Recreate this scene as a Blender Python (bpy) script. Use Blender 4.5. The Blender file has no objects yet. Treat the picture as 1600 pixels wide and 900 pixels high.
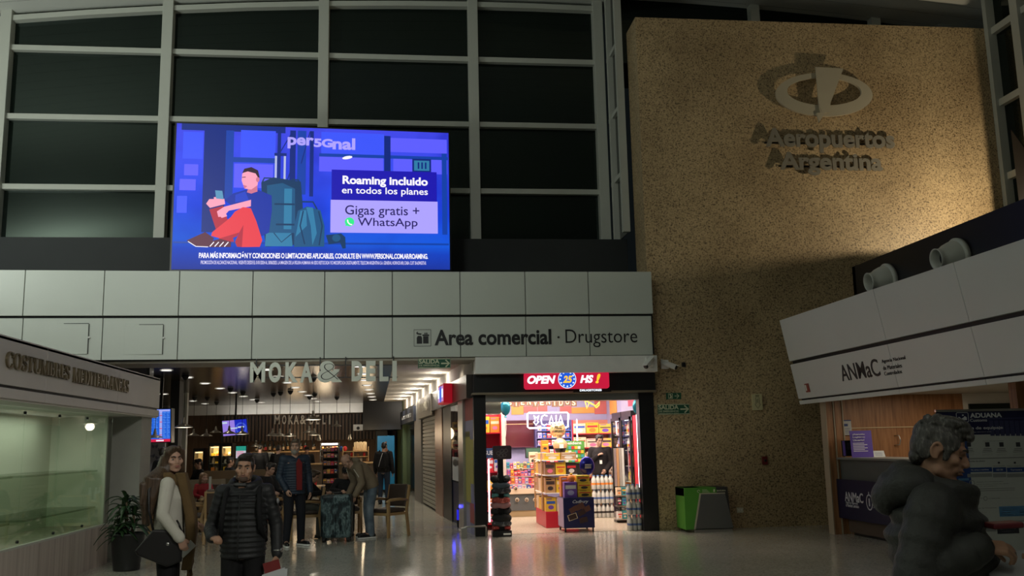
import bpy, bmesh, random
from math import sin, cos, tan, pi, radians, sqrt, atan2, floor as ifloor
from mathutils import Vector, Matrix
V = Vector
random.seed(11)
sc = bpy.context.scene
col = sc.collection

# ------------------------------------------------------------------ camera
FPX, EYE = 1464.0, 1.60
YAW, PITCH, ROLL = radians(6.8), radians(9.45), radians(1.254)
FW = V((sin(YAW)*cos(PITCH), cos(YAW)*cos(PITCH), sin(PITCH)))
R0 = V((cos(YAW), -sin(YAW), 0)); U0 = R0.cross(FW)
RT = cos(ROLL)*R0 - sin(ROLL)*U0
UP = sin(ROLL)*R0 + cos(ROLL)*U0
CAM = V((0, 0, EYE))
cd = bpy.data.cameras.new('camera'); cam = bpy.data.objects.new('camera', cd); col.objects.link(cam)
cd.sensor_width = 36.0; cd.lens = 36.0*FPX/1600.0; cd.clip_start = 0.1; cd.clip_end = 200
m = Matrix.Identity(4)
for i in range(3):
    m[i][0] = RT[i]; m[i][1] = UP[i]; m[i][2] = -FW[i]; m[i][3] = CAM[i]
cam.matrix_world = m
sc.camera = cam

# ------------------------------------------------------------------ light
sc.view_settings.view_transform = 'Standard'
sc.view_settings.look = 'None'
sc.view_settings.exposure = 0.0
sc.view_settings.gamma = 1.0
sc.view_settings.use_curve_mapping = False
w = bpy.data.worlds.new('night'); sc.world = w; w.use_nodes = True
bg = w.node_tree.nodes['Background']; bg.inputs[0].default_value = (0.55, 0.72, 0.75, 1); bg.inputs[1].default_value = 0.006

def area(name, loc, target, size, power, color=(1, 1, 1), sy=None, spread=180):
    l = bpy.data.lights.new(name, 'AREA'); l.energy = power; l.color = color
    l.shape = 'RECTANGLE'; l.size = size; l.size_y = sy or size; l.spread = radians(spread)
    o = bpy.data.objects.new(name, l); col.objects.link(o); o.location = loc
    d = V(target) - V(loc); o.rotation_euler = d.to_track_quat('-Z', 'Y').to_euler()
    return o
def spot(name, loc, target, power, color=(1, 1, 1), angle=120, blend=.6, r=.05):
    l = bpy.data.lights.new(name, 'SPOT'); l.energy = power; l.color = color
    l.spot_size = radians(angle); l.spot_blend = blend; l.shadow_soft_size = r
    o = bpy.data.objects.new(name, l); col.objects.link(o); o.location = loc
    d = V(target) - V(loc); o.rotation_euler = d.to_track_quat('-Z', 'Y').to_euler()
    return o
def point(name, loc, power, color=(1, 1, 1), r=.1):
    l = bpy.data.lights.new(name, 'POINT'); l.energy = power; l.color = color; l.shadow_soft_size = r
    o = bpy.data.objects.new(name, l); col.objects.link(o); o.location = loc
    return o
# added fills without fixtures wash fascia, left kiosk and hall; uplights light the vault
area('hall_fill', (-4.5, 0.0, 8.6), (-3.0, 17.0, 4.2), 2.0, 42, (.93, 1.0, .93), 1.0, 58)
area('hall_fill', (4.0, -3.0, 7.0), (-3.2, 9.5, 1.6), 2.0, 30, (1.0, .98, .90), 1.0, 46)  # added to brighten the left kiosk and the nearby people
area('vault_uplight', (-9.0, 12.5, 5.2), (-8.0, 15.0, 10.4), 2.5, 280, (.92, 1.0, .93), 1.0)
area('vault_uplight', (-12.5, 1.5, 6.8), (-12.0, 1.0, 10.4), 1.5, 700, (.92, 1.0, .93), 1.0)
area('hall_front_fill', (-1.0, -4.0, 8.5), (2.5, 12.0, 0), 4.0, 34, (1.0, .96, .84), 3.0)  # added soft fill behind the viewer, no fixture there
# shop ceiling panels
area('drugstore_light', (2.9, 19.0, 2.98), (2.9, 19.0, 0), 2.6, 160, (1.0, .84, .68), 3.0)
area('drugstore_light', (2.9, 21.2, 2.98), (2.9, 21.6, 0), 2.6, 125, (1.0, .80, .74), .8)
area('drugstore_light', (2.9, 17.5, 2.9), (2.9, 19.6, 0.8), 2.6, 70, (1.0, .84, .72), .25)  # added strip, not a panel: brightens shelf fronts near the door
area('beam_light', (-3.6, 34.4, 2.75), (-3.6, 34.9, 3.05), 5.0, 9, (1.0, .95, .86), .1)
area('kiosk_light', (8.6, 13.6, 2.27), (8.6, 13.6, 0), 1.6, 26.0, (1.0, .86, .66), 2.0)
area('vitrine_light', (-4.8, 11.3, 2.12), (-4.8, 11.3, 0), .4, 28.0, (.92, 1.0, .86), 6.0)

# ------------------------------------------------------------------ pixel rays (16:9 frame of 1600 x 900)
def ray(x, y): return FW + RT*((x-800)/FPX) - UP*((y-450)/FPX)
def atY(x, y, Y): r = ray(x, y); return CAM + r*(Y/r.y)
def atX(x, y, X): r = ray(x, y); return CAM + r*(X/r.x)
def atZ(x, y, z=0.0): r = ray(x, y); return CAM + r*((z-EYE)/r.z)

# ------------------------------------------------------------------ materials
MATS = {}
def principled(name):
    mt = bpy.data.materials.new(name); mt.use_nodes = True
    return mt, mt.node_tree, mt.node_tree.nodes['Principled BSDF']
def mat(name, c, rough=.5, metal=0., var=.08, scale=6., bump=0., bscale=None, emit=0., spec=.5, coat=0., stretch=None, obj=True):
    """procedural: noise-varied base colour, optional noise bump"""
    if name in MATS: return MATS[name]
    mt, nt, p = principled(name)
    if emit:
        p.inputs['Base Color'].default_value = (*[x*.1 for x in c], 1)
        p.inputs['Emission Color'].default_value = (*c, 1); p.inputs['Emission Strength'].default_value = emit
        p.inputs['Roughness'].default_value = .4
        MATS[name] = mt; return mt
    tc = nt.nodes.new('ShaderNodeTexCoord'); mp = nt.nodes.new('ShaderNodeMapping')
    nt.links.new(tc.outputs['Object'], mp.inputs[0])
    if stretch: mp.inputs['Scale'].default_value = stretch
    n = nt.nodes.new('ShaderNodeTexNoise'); n.inputs['Scale'].default_value = scale; n.inputs['Detail'].default_value = 5
    nt.links.new(mp.outputs[0], n.inputs['Vector'])
    mx = nt.nodes.new('ShaderNodeMix'); mx.data_type = 'RGBA'
    mx.inputs['A'].default_value = (*[max(0, x*(1-var)) for x in c], 1); mx.inputs['B'].default_value = (*[min(1, x*(1+var)) for x in c], 1)
    nt.links.new(n.outputs['Fac'], mx.inputs['Factor']); nt.links.new(mx.outputs['Result'], p.inputs['Base Color'])
    p.inputs['Roughness'].default_value = rough; p.inputs['Metallic'].default_value = metal
    p.inputs['Specular IOR Level'].default_value = spec; p.inputs['Coat Weight'].default_value = coat
    if bump:
        n2 = nt.nodes.new('ShaderNodeTexNoise'); n2.inputs['Scale'].default_value = bscale or scale*8; n2.inputs['Detail'].default_value = 4
        nt.links.new(mp.outputs[0], n2.inputs['Vector'])
        b = nt.nodes.new('ShaderNodeBump'); b.inputs['Strength'].default_value = bump; b.inputs['Distance'].default_value = .02
        nt.links.new(n2.outputs['Fac'], b.inputs['Height']); nt.links.new(b.outputs[0], p.inputs['Normal'])
    MATS[name] = mt; return mt
def E(name, c, s=1.0): return mat('glow_'+name, c, emit=s)
def glass(name, tint, refl, rough=.02):
    """thin pane: mostly see-through, with a mirror share (no light-path switches)"""
    if name in MATS: return MATS[name]
    mt = bpy.data.materials.new(name); mt.use_nodes = True; nt = mt.node_tree; nt.nodes.clear()
    o = nt.nodes.new('ShaderNodeOutputMaterial'); t = nt.nodes.new('ShaderNodeBsdfTransparent'); g = nt.nodes.new('ShaderNodeBsdfGlossy')
    mx = nt.nodes.new('ShaderNodeMixShader'); t.inputs[0].default_value = (*tint, 1); g.inputs['Roughness'].default_value = rough
    fr = nt.nodes.new('ShaderNodeMath'); fr.operation = 'POWER'; fr.inputs[1].default_value = 5
    lw = nt.nodes.new('ShaderNodeLayerWeight'); nt.links.new(lw.outputs['Facing'], fr.inputs[0])
    ad = nt.nodes.new('ShaderNodeMath'); ad.operation = 'MULTIPLY_ADD'; ad.inputs[1].default_value = .6; ad.inputs[2].default_value = .03+refl; ad.use_clamp = True
    nt.links.new(fr.outputs[0], ad.inputs[0]); nt.links.new(ad.outputs[0], mx.inputs[0])
    nt.links.new(t.outputs[0], mx.inputs[1]); nt.links.new(g.outputs[0], mx.inputs[2]); nt.links.new(mx.outputs[0], o.inputs[0])
    MATS[name] = mt; return mt
def ramp_mat(name, stops, tex='noise', scale=10., rough=.5, stretch=(1, 1, 1), detail=6, spec=.5, second=None, bump=0., metal=0.):
    """colour ramp over noise / voronoi / wave; second = (scale, lo, hi) multiplies by a broad noise"""
    if name in MATS: return MATS[name]
    mt, nt, p = principled(name)
    tc = nt.nodes.new('ShaderNodeTexCoord'); mp = nt.nodes.new('ShaderNodeMapping'); mp.inputs['Scale'].default_value = stretch
    nt.links.new(tc.outputs['Object'], mp.inputs[0])
    if tex == 'noise':
        n = nt.nodes.new('ShaderNodeTexNoise'); n.inputs['Detail'].default_value = detail; out = n.outputs['Fac']
    elif tex == 'voronoi':
        n = nt.nodes.new('ShaderNodeTexVoronoi'); out = n.outputs['Color']
    else:
        n = nt.nodes.new('ShaderNodeTexWave'); n.inputs['Distortion'].default_value = 4; n.inputs['Detail'].default_value = 3; out = n.outputs['Fac']
    n.inputs['Scale'].default_value = scale
    nt.links.new(mp.outputs[0], n.inputs['Vector'])
    r = nt.nodes.new('ShaderNodeValToRGB'); e = r.color_ramp.elements
    while len(e) > 1: e.remove(e[-1])
    e[0].position = stops[0][0]; e[0].color = (*stops[0][1], 1)
    for ps, c in stops[1:]:
        q = e.new(ps); q.color = (*c, 1)
    nt.links.new(out, r.inputs[0]); res = r.outputs[0]
    if second:
        n2 = nt.nodes.new('ShaderNodeTexNoise'); n2.inputs['Scale'].default_value = second[0]; n2.inputs['Detail'].default_value = 4
        nt.links.new(mp.outputs[0], n2.inputs['Vector'])
        r2 = nt.nodes.new('ShaderNodeValToRGB'); r2.color_ramp.elements[0].position = .38; r2.color_ramp.elements[1].position = .62
        r2.color_ramp.elements[0].color = (*second[1], 1); r2.color_ramp.elements[1].color = (*second[2], 1)
        nt.links.new(n2.outputs['Fac'], r2.inputs[0])
        mx = nt.nodes.new('ShaderNodeMix'); mx.data_type = 'RGBA'; mx.blend_type = 'MULTIPLY'; mx.inputs['Factor'].default_value = 1
        nt.links.new(res, mx.inputs['A']); nt.links.new(r2.outputs[0], mx.inputs['B']); res = mx.outputs['Result']
    nt.links.new(res, p.inputs['Base Color'])
    p.inputs['Roughness'].default_value = rough; p.inputs['Specular IOR Level'].default_value = spec; p.inputs['Metallic'].default_value = metal
    if bump:
        b = nt.nodes.new('ShaderNodeBump'); b.inputs['Strength'].default_value = bump; b.inputs['Distance'].default_value = .01
        nt.links.new(out, b.inputs['Height']); nt.links.new(b.outputs[0], p.inputs['Normal'])
    MATS[name] = mt; return mt

# ------------------------------------------------------------------ mesh builder
class MB:
    def __init__(s): s.v = []; s.f = []; s.m = []; s.s = []
    def add(s, vs, fs, m=0, smooth=False, M=None):
        b = len(s.v)
        for q in vs: s.v.append(M @ V(q) if M is not None else V(q))
        for q in fs: s.f.append([b+i for i in q]); s.m.append(m); s.s.append(smooth)
        return s
    def box(s, x0, x1, y0, y1, z0, z1, m=0, M=None):
        vs = [(x, y, z) for z in (z0, z1) for y in (y0, y1) for x in (x0, x1)]
        return s.add(vs, [(0, 2, 3, 1), (4, 5, 7, 6), (0, 1, 5, 4), (2, 6, 7, 3), (0, 4, 6, 2), (1, 3, 7, 5)], m, False, M)
    def beam(s, a, b, wx, wy, up=(0, 0, 1), m=0):
        a = V(a); b = V(b); d = (b-a); L = d.length; d.normalize(); u = V(up)
        if abs(d.dot(u)) > .95: u = V((0, 1, 0))
        x = d.cross(u).normalized(); y = x.cross(d)
        vs = [p + x*sx*wx/2 + y*sy*wy/2 for p in (a, b) for sx, sy in ((-1, -1), (1, -1), (1, 1), (-1, 1))]
        return s.add(vs, [(3, 2, 1, 0), (4, 5, 6, 7), (0, 1, 5, 4), (1, 2, 6, 5), (2, 3, 7, 6), (3, 0, 4, 7)], m)
    def loft(s, rings, m=0, smooth=True, caps=True, loop=False, M=None):
        n = len(rings[0]); vs = [q for r in rings for q in r]; fs = []
        R = len(rings)
        for i in range(R if loop else R-1):
            j = (i+1) % R
            for k in range(n):
                fs.append((i*n+k, i*n+(k+1) % n, j*n+(k+1) % n, j*n+k))
        if caps and not loop:
            fs.append(tuple(range(n))[::-1]); fs.append(tuple(range((R-1)*n, R*n)))
        return s.add(vs, fs, m, smooth, M)
    def cyl(s, a, b, r0, r1=None, n=16, m=0, smooth=True, caps=True):
        r1 = r0 if r1 is None else r1
        return s.tubes([a, b], [r0, r1], n, m, smooth, caps)
    def tubes(s, pts, rs, n=10, m=0, smooth=True, caps=True, loop=False):
        pts = [V(p) for p in pts]; K = len(pts)
        if not hasattr(rs, '__len__'): rs = [rs]*K
        rings = []; up = None
        for i, p in enumerate(pts):
            if loop: d = pts[(i+1) % K]-pts[i-1]
            else: d = (pts[min(i+1, K-1)]-pts[max(i-1, 0)])
            d.normalize()
            if up is None:
                up = V((0, 0, 1)) if abs(d.z) < .9 else V((0, 1, 0))
            x = d.cross(up).normalized(); up = x.cross(d).normalized()
            rings.append([p + (x*cos(2*pi*k/n)-up*sin(2*pi*k/n))*max(rs[i], 1e-5) for k in range(n)])
        return s.loft(rings, m, smooth, caps, loop)
    def cap(s, a, b, r0, r1=None, n=14, m=0):
        """rounded tapered capsule"""
        a = V(a); b = V(b); r1 = r0 if r1 is None else r1
        d = (b-a).normalized() if (b-a).length > 1e-6 else V((0, 0, 1))
        pts = []; rs = []
        for t in (-1, -.85, -.5, 0): pts.append(a+d*r0*t); rs.append(r0*sqrt(max(0, 1-t*t)))
        for t in (0, .5, .85, 1): pts.append(b+d*r1*t); rs.append(r1*sqrt(max(0, 1-t*t)))
        rs[0] = rs[1]*.05; rs[-1] = rs[-2]*.05
        return s.tubes(pts, rs, n, m)
    def ell(s, c, r, M=None, n=16, m=0, k=9):
        rings = []
        for i in range(k+1):
            t = pi*i/k; z = -cos(t); q = max(sin(t), .02)
            rings.append([V((cos(2*pi*j/n)*q*r[0], sin(2*pi*j/n)*q*r[1], z*r[2])) for j in range(n)])
        c = V(c)
        rings = [[(M @ q if M is not None else q) + c for q in R] for R in rings]
        return s.loft(rings, m)
    def lathe(s, prof, c=(0, 0, 0), n=24, m=0, M=None, smooth=True, caps=True):
        c = V(c)
        rings = [[(c + V((r*cos(2*pi*k/n), r*sin(2*pi*k/n), z))) for k in range(n)] for r, z in [(max(r, 1e-4), z) for r, z in prof]]
        return s.loft(rings, m, smooth, caps, False, M)
    def prism(s, pts, T, d0=0., d1=.01, m=0):
        """2-D outline (counter-clockwise) mapped by T=(origin, xdir, ydir), extruded along the normal from d0 to d1"""
        O, X, Y = V(T[0]), V(T[1]), V(T[2]); N = X.cross(Y)
        if sum(pts[i-1][0]*pts[i][1]-pts[i][0]*pts[i-1][1] for i in range(len(pts))) < 0: pts = pts[::-1]
        n = len(pts); vs = [O+X*p[0]+Y*p[1]+N*d for d in (d0, d1) for p in pts]
        fs = [tuple(range(n))[::-1], tuple(range(n, 2*n))]+[(i, (i+1) % n, n+(i+1) % n, n+i) for i in range(n)]
        return s.add(vs, fs, m)
    def ngon(s, pts, T, d=0., m=0): 
        O, X, Y = V(T[0]), V(T[1]), V(T[2]); N = X.cross(Y)
        if sum(pts[i-1][0]*pts[i][1]-pts[i][0]*pts[i-1][1] for i in range(len(pts))) < 0: pts = pts[::-1]
        return s.add([O+X*p[0]+Y*p[1]+N*d for p in pts], [tuple(range(len(pts)))], m)
    def rect(s, x0, y0, x1, y1, T, d=0., m=0): return s.ngon([(x0, y0), (x1, y0), (x1, y1), (x0, y1)], T, d, m)
    def ring2(s, pts, wd, T, d0, d1, m=0, closed=True):
        """flat stroke of width wd following a 2-D polyline"""
        n = len(pts); L = []; Rr = []
        for i in range(n):
            a = V(pts[i-1] if (closed or i) else pts[i]); b = V(pts[(i+1) % n] if (closed or i < n-1) else pts[i]); d = (b-a)
            if d.length < 1e-9: d = V((1, 0))
            d.normalize(); nn = V((-d.y, d.x)); p = V(pts[i]); L.append(p+nn*wd/2); Rr.append(p-nn*wd/2)
        for i in range(n if closed else n-1):
            j = (i+1) % n
            s.prism([tuple(Rr[i]), tuple(Rr[j]), tuple(L[j]), tuple(L[i])], T, d0, d1, m)
        return s
    def text(s, st, T, W, Hh, d=.004, m=0, bold=0., shear=0., d0=0., space=1., fit=True):
        vs, fs, (x0, y0, x1, y1) = text_geo(st, bold, shear, space)
        sx = W/(x1-x0); sy = Hh/(y1-y0)
        if not fit: sx = sy
        O, X, Y = V(T[0]), V(T[1]), V(T[2]); N = X.cross(Y)
        return s.add([O+X*((q[0]-x0)*sx)+Y*((q[1]-y0)*sy)+N*(d0+(q[2]+.5)*d) for q in vs], fs, m)

_TXT = {}
def text_geo(st, bold, shear, space):
    key = (st, bold, shear, space)
    if key in _TXT: return _TXT[key]
    cu = bpy.data.curves.new('t', 'FONT'); cu.body = st; cu.size = 1; cu.offset = bold; cu.shear = shear; cu.extrude = .5
    cu.space_character = space; cu.space_line = .8; cu.resolution_u = 4
    o = bpy.data.objects.new('t', cu); col.objects.link(o)
    dg = bpy.context.evaluated_depsgraph_get(); me = bpy.data.meshes.new_from_object(o.evaluated_get(dg))
    vs = [tuple(q.co) for q in me.vertices]; fs = [tuple(p.vertices) for p in me.polygons]
    bpy.data.objects.remove(o); bpy.data.curves.remove(cu); bpy.data.meshes.remove(me)
    b = (min(q[0] for q in vs), min(q[1] for q in vs), max(q[0] for q in vs), max(q[1] for q in vs))
    _TXT[key] = (vs, fs, b); return _TXT[key]

# ------------------------------------------------------------------ objects
WM = {}       # world matrices of the roots, kept by name
def thing(name, label, cat, loc=(0, 0, 0), rz=0., group=None):
    o = bpy.data.objects.new(name, None); col.objects.link(o)
    o.empty_display_size = .1
    o.location = loc; o.rotation_euler = (0, 0, rz)
    o['label'] = label; o['category'] = cat
    if group: o['group'] = group
    WM[o.name] = Matrix.Translation(loc) @ Matrix.Rotation(rz, 4, 'Z')
    return o
def obj(name, mb, mats, parent=None, label=None, cat=None, group=None, kind=None, bevel=0., local=False, sub=0):
    me = bpy.data.meshes.new(name)
    base = None
    if parent is None:
        lo = V([min(q[i] for q in mb.v) for i in range(3)]); hi = V([max(q[i] for q in mb.v) for i in range(3)])
        base = V(((lo.x+hi.x)/2, (lo.y+hi.y)/2, lo.z)); vs = [q-base for q in mb.v]
    elif local: vs = mb.v
    else:
        inv = WM[parent.name].inverted(); vs = [inv @ q for q in mb.v]
    me.from_pydata([tuple(q) for q in vs], [], mb.f)
    if not isinstance(mats, (list, tuple)): mats = [mats]
    for q in mats: me.materials.append(q)
    for p, a, b in zip(me.polygons, mb.m, mb.s): p.material_index = a; p.use_smooth = b
    me.update()
    o = bpy.data.objects.new(name, me); col.objects.link(o)
    if parent is None:
        o.location = base; WM[o.name] = Matrix.Translation(base)
    else:
        o.parent = parent; WM[o.name] = WM[parent.name]
    if label: o['label'] = label
    if cat: o['category'] = cat
    if group: o['group'] = group
    if kind: o['kind'] = kind
    if bevel:
        b = o.modifiers.new('bevel', 'BEVEL'); b.width = bevel; b.segments = 2; b.limit_method = 'ANGLE'
    if sub:
        b = o.modifiers.new('sub', 'SUBSURF'); b.levels = sub; b.render_levels = sub
    return o
def struct(name, mb, mats, **k): return obj(name, mb, mats, kind='structure', **k)
def copy_tree(o, parent=None):
    c = o.copy(); col.objects.link(c)
    if parent is not None: c.parent = parent
    WM[c.name] = WM[o.name]
    for ch in list(o.children): copy_tree(ch, c)
    return c
def place(o, loc, rz=0., label=None, group=None):
    o.location = loc; o.rotation_euler = (0, 0, rz); WM[o.name] = Matrix.Translation(loc) @ Matrix.Rotation(rz, 4, 'Z')
    def down(q):
        for ch in q.children: WM[ch.name] = WM[o.name]; down(ch)
    down(o)
    if label: o['label'] = label
    if group: o['group'] = group
    return o
XD, YD, ZD = V((1, 0, 0)), V((0, 1, 0)), V((0, 0, 1))
def front(x, y, z): return (V((x, y, z)), XD, ZD)             # a sheet facing the viewer's side (-Y)
def frame_px(px0, py0, px1, py1, Y):                            # sheet at depth Y, lower-left corner, width, height from two pixels
    a = atY(px0, py1, Y); b = atY(px1, py0, Y); return (a, XD, ZD), b.x-a.x, b.z-a.z
# ------------------------------------------------------------------ shared materials
M_granite = ramp_mat('speckled_granite', [(.0, (.06, .045, .03)), (.36, (.16, .115, .075)), (.45, (.44, .34, .22)), (.6, (.58, .45, .30)), (.75, (.68, .56, .40))], 'noise', 34, .55, detail=9, second=(.55, (.68, .63, .50), (1, .96, .80)))
M_floor = ramp_mat('polished_terrazzo', [(.3, (.32, .31, .26)), (.45, (.52, .50, .43)), (.6, (.60, .58, .50)), (.72, (.74, .72, .62))], 'noise', 38, .13, detail=8, second=(.5, (.82, .82, .8), (1, 1, 1)), spec=.55)
M_sfloor = ramp_mat('shop_terrazzo', [(.3, (.36, .30, .22)), (.5, (.52, .45, .34)), (.7, (.66, .58, .46))], 'noise', 40, .22, detail=8)
M_clad = mat('pale_cladding', (.60, .635, .575), .42, .0, .025, 1.2)
M_kclad = mat('kiosk_cladding', (.68, .69, .66), .4, 0, .04, 1.2)
M_dark = mat('black_joint', (.012, .013, .013), .6)
M_ledge = mat('charcoal_ledge', (.020, .023, .023), .7, 0, .2, 2)
M_mull = mat('mullion_paint', (.48, .49, .43), .45, 0, .05, 2)
M_blackpaint = mat('black_paint', (.008, .008, .009), .35, 0, .1, 3)
M_glassw = None
def night_glass():
    mt, nt, p = principled('night_glass')
    n = nt.nodes.new('ShaderNodeTexNoise'); n.inputs['Scale'].default_value = .8
    tc = nt.nodes.new('ShaderNodeTexCoord'); nt.links.new(tc.outputs['Object'], n.inputs['Vector'])
    mx = nt.nodes.new('ShaderNodeMix'); mx.data_type = 'RGBA'
    mx.inputs['A'].default_value = (.003, .005, .004, 1); mx.inputs['B'].default_value = (.006, .010, .008, 1)
    nt.links.new(n.outputs['Fac'], mx.inputs['Factor']); nt.links.new(mx.outputs['Result'], p.inputs['Base Color'])
    p.inputs['Roughness'].default_value = .03; p.inputs['IOR'].default_value = 1.5; p.inputs['Specular Tint'].default_value = (.82, 1.0, .90, 1)
    return mt
M_nglass = night_glass()
M_ceil = mat('vault_boards', (.60, .61, .56), .7, 0, .04, 1.5)
M_soffit = mat('tan_soffit', (.42, .38, .31), .6, 0, .06, 2)
M_cream = mat('cream_plaster', (.66, .61, .54), .7, 0, .04, 2)
M_chrome = mat('brushed_steel', (.52, .52, .50), .3, 1., .08, 3, stretch=(1, 1, 20))
M_wood = ramp_mat('warm_wood', [(.25, (.20, .085, .035)), (.5, (.34, .155, .065)), (.75, (.44, .22, .10))], 'noise', 3.2, .4, stretch=(9, 9, .7), detail=8)
M_pine = ramp_mat('pale_wood', [(.3, (.40, .25, .11)), (.5, (.52, .34, .16)), (.7, (.60, .41, .21))], 'noise', 5, .45, stretch=(8, 8, 1))
M_white = mat('white_paint', (.84, .84, .81), .5)
M_lettergrey = mat('metal_letters', (.40, .37, .30), .38, .55, .08, 3)

FY = 17.0                       # plane of the stone wall and of the shop fronts
# floor: hall and cafe terrazzo, lighter inside the drugstore
f = MB(); f.box(-16, 13, -6, 40, -.2, 0); struct('floor', f, M_floor)
f = MB(); f.box(1.5, 4.95, 17.22, 22.7, 0, .004); struct('floor', f, M_sfloor)
# stone wall
f = MB(); f.box(4.6, 12.15, FY, FY+.75, 0, 9.88); struct('wall_back', f, M_granite)
# vault: boarded ceiling, higher towards the right
def vz(x): return 11.04 - .0058*(x-2.6)**2
mb = MB(); n = 30
xs = [-16+i*(29/n) for i in range(n+1)]
for i in range(n):
    a, b = xs[i], xs[i+1]
    for k in range(58):
        y0 = -8+k*.47; y1 = y0+.462
        mb.add([(a, y0, vz(a)), (b, y0, vz(b)), (b, y1, vz(b)), (a, y1, vz(a))], [(0, 3, 2, 1)])
        mb.add([(a, y1, vz(a)+.012), (b, y1, vz(b)+.012), (b, y0+.47, vz(b)+.012), (a, y0+.47, vz(a)+.012)], [(0, 3, 2, 1)], 1)
mb.add([(-16, -8, 11.8), (13, -8, 11.8), (13, 19.3, 11.8), (-16, 19.3, 11.8)], [(0, 3, 2, 1)], 1)
struct('ceiling', mb, [M_ceil, M_dark])
# dark night behind the glass and the hall's side/back enclosure
f = MB(); f.box(-16.2, -16, -6, 40, 0, 11); struct('wall_left', f, mat('hall_side', (.22, .23, .21), .8))
f = MB(); f.box(-16, 13, -6.2, -6, 0, 11); struct('wall_front', f, mat('hall_side', (.22, .23, .21), .8))
# curtain wall: panes, mullions, transoms
GY = 18.8
MX = [-14.1, -10.98, -7.86, -4.74, -1.6, 1.51, 4.22]
TZ = [5.72, 6.78, 8.22, 9.66, 11.0]
wn = 1
for i in range(len(MX)-1):
    f = MB()
    for z0, z1 in zip(TZ[:-1], TZ[1:]): f.box(MX[i], MX[i+1], GY+.06, GY+.08, z0, z1)
    struct('window_%d' % wn, f, M_nglass); wn += 1
tn = 1
for x in MX:
    f = MB(); f.box(x-.105, x+.105, GY-.16, GY+.1, 5.4, 11.1); struct('trim_%d' % tn, f, M_mull, bevel=.008); tn += 1
for z in TZ[1:4]:
    f = MB(); f.box(-14.1, 4.2, GY-.07, GY+.06, z-.055, z+.055); struct('trim_%d' % tn, f, M_mull, bevel=.006); tn += 1
f = MB()
for i in range(len(MX)-1):
    x0, x1 = MX[i], MX[i+1]
    for a, b in ((x0, (x0+x1)/2), ((x0+x1)/2, x1)):
        za, zb = vz(a)-.2, vz(b)-.2
        f.add([(a, GY-.1, za), (b, GY-.1, zb), (b, GY-.1, zb+.11), (a, GY-.1, za+.11), (a, GY+.08, za), (b, GY+.08, zb), (b, GY+.08, zb+.11), (a, GY+.08, za+.11)],
              [(0, 1, 2, 3), (7, 6, 5, 4), (3, 2, 6, 7), (1, 0, 4, 5)])
struct('trim_%d' % tn, f, M_mull); tn += 1
# return of the curtain wall beside the stone wall, and the glazing above and behind it
f = MB(); f.box(4.47, 4.49, 17.8, GY, 5.7, 11.2); struct('window_%d' % wn, f, M_nglass); wn += 1
for z in (6.95, 8.35, 9.72):
    f = MB(); f.box(4.40, 4.47, 17.8, GY, z-.045, z+.045); struct('trim_%d' % tn, f, M_mull); tn += 1
f = MB(); f.box(4.36, 4.50, 17.72, 17.84, 5.7, 11.2); struct('trim_%d' % tn, f, M_mull); tn += 1
f = MB(); f.box(4.36, 4.47, GY-.32, GY-.2, 5.7, 11.2); struct('trim_%d' % tn, f, M_mull); tn += 1
f = MB(); f.box(4.5, 12.3, 18.5, 18.52, 9.0, 11.4); struct('window_%d' % wn, f, M_nglass); wn += 1
for x0, x1 in ((7.52, 7.72), (10.28, 10.48)):
    f = MB(); f.box(x0, x1, 18.3, 18.5, 9.0, 11.4); struct('trim_%d' % tn, f, M_mull); tn += 1
f = MB(); f.box(11.75, 12.5, 18.2, 18.5, 9.0, 11.4); struct('trim_%d' % tn, f, mat('column_paint', (.30, .31, .27), .6)); tn += 1
# glazed wall coming forward on the right
f = MB(); f.box(12.16, 12.18, 3, 17, 3.0, 11.4); struct('window_%d' % wn, f, M_nglass); wn += 1
for z in (3.3, 5.1, 6.68, 8.22, 9.76):
    f = MB(); f.box(12.05, 12.16, 3, 17, z-.07, z+.07); struct('trim_%d' % tn, f, M_mull); tn += 1
for y, wd in ((16.93, .12), (16.05, .22), (13.0, .22), (9.9, .22)):
    f = MB(); f.box(11.98, 12.2, y-wd/2, y+wd/2, 3.0, 11.4); struct('trim_%d' % tn, f, M_mull); tn += 1
f = MB(); f.box(12.15, 12.4, 2, 17, 0, 3.0); struct('wall_right', f, M_cream)
# ledge over the fascia
f = MB(); f.box(-14.2, 4.58, 18.35, 18.62, 4.4, 5.68); f.box(-14.2, 4.58, 17.0, 18.4, 4.35, 4.6); struct('wall_ledge', f, M_ledge)

# fascia: two rows of metal panels with open joints, slight bend on the left
def fas_y(x): return 16.62 if x > -1.5 else 16.62 - (-1.5-x)*.035
JT = [atY(q, 460, 16.6).x for q in (43, 165, 281, 395, 507, 613, 719, 821, 920)]
ed = [-13.5, -11.6, -9.9, -8.2] + JT + [4.585]
for r, (z0, z1, dy) in enumerate(((3.905, 4.685, 0.), (3.15, 3.865, .035))):
    mb = MB()
    for a, b in zip(ed[:-1], ed[1:]):
        a2, b2 = a+.007, b-.007; ya, yb = fas_y(a)+dy, fas_y(b)+dy
        x1 = b2-(.03 if (r and b > 4) else 0)
        mb.add([(a2, ya, z0), (x1, yb, z0), (x1, yb, z1), (a2, ya, z1), (a2, ya+.05, z0), (x1, yb+.05, z0), (x1, yb+.05, z1), (a2, ya+.05, z1)],
               [(0, 1, 2, 3), (7, 6, 5, 4), (3, 2, 6, 7), (1, 0, 4, 5), (0, 3, 7, 4), (2, 1, 5, 6)])
    struct('trim_%d' % tn, mb, M_clad, bevel=.004); tn += 1
mb = MB()
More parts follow.
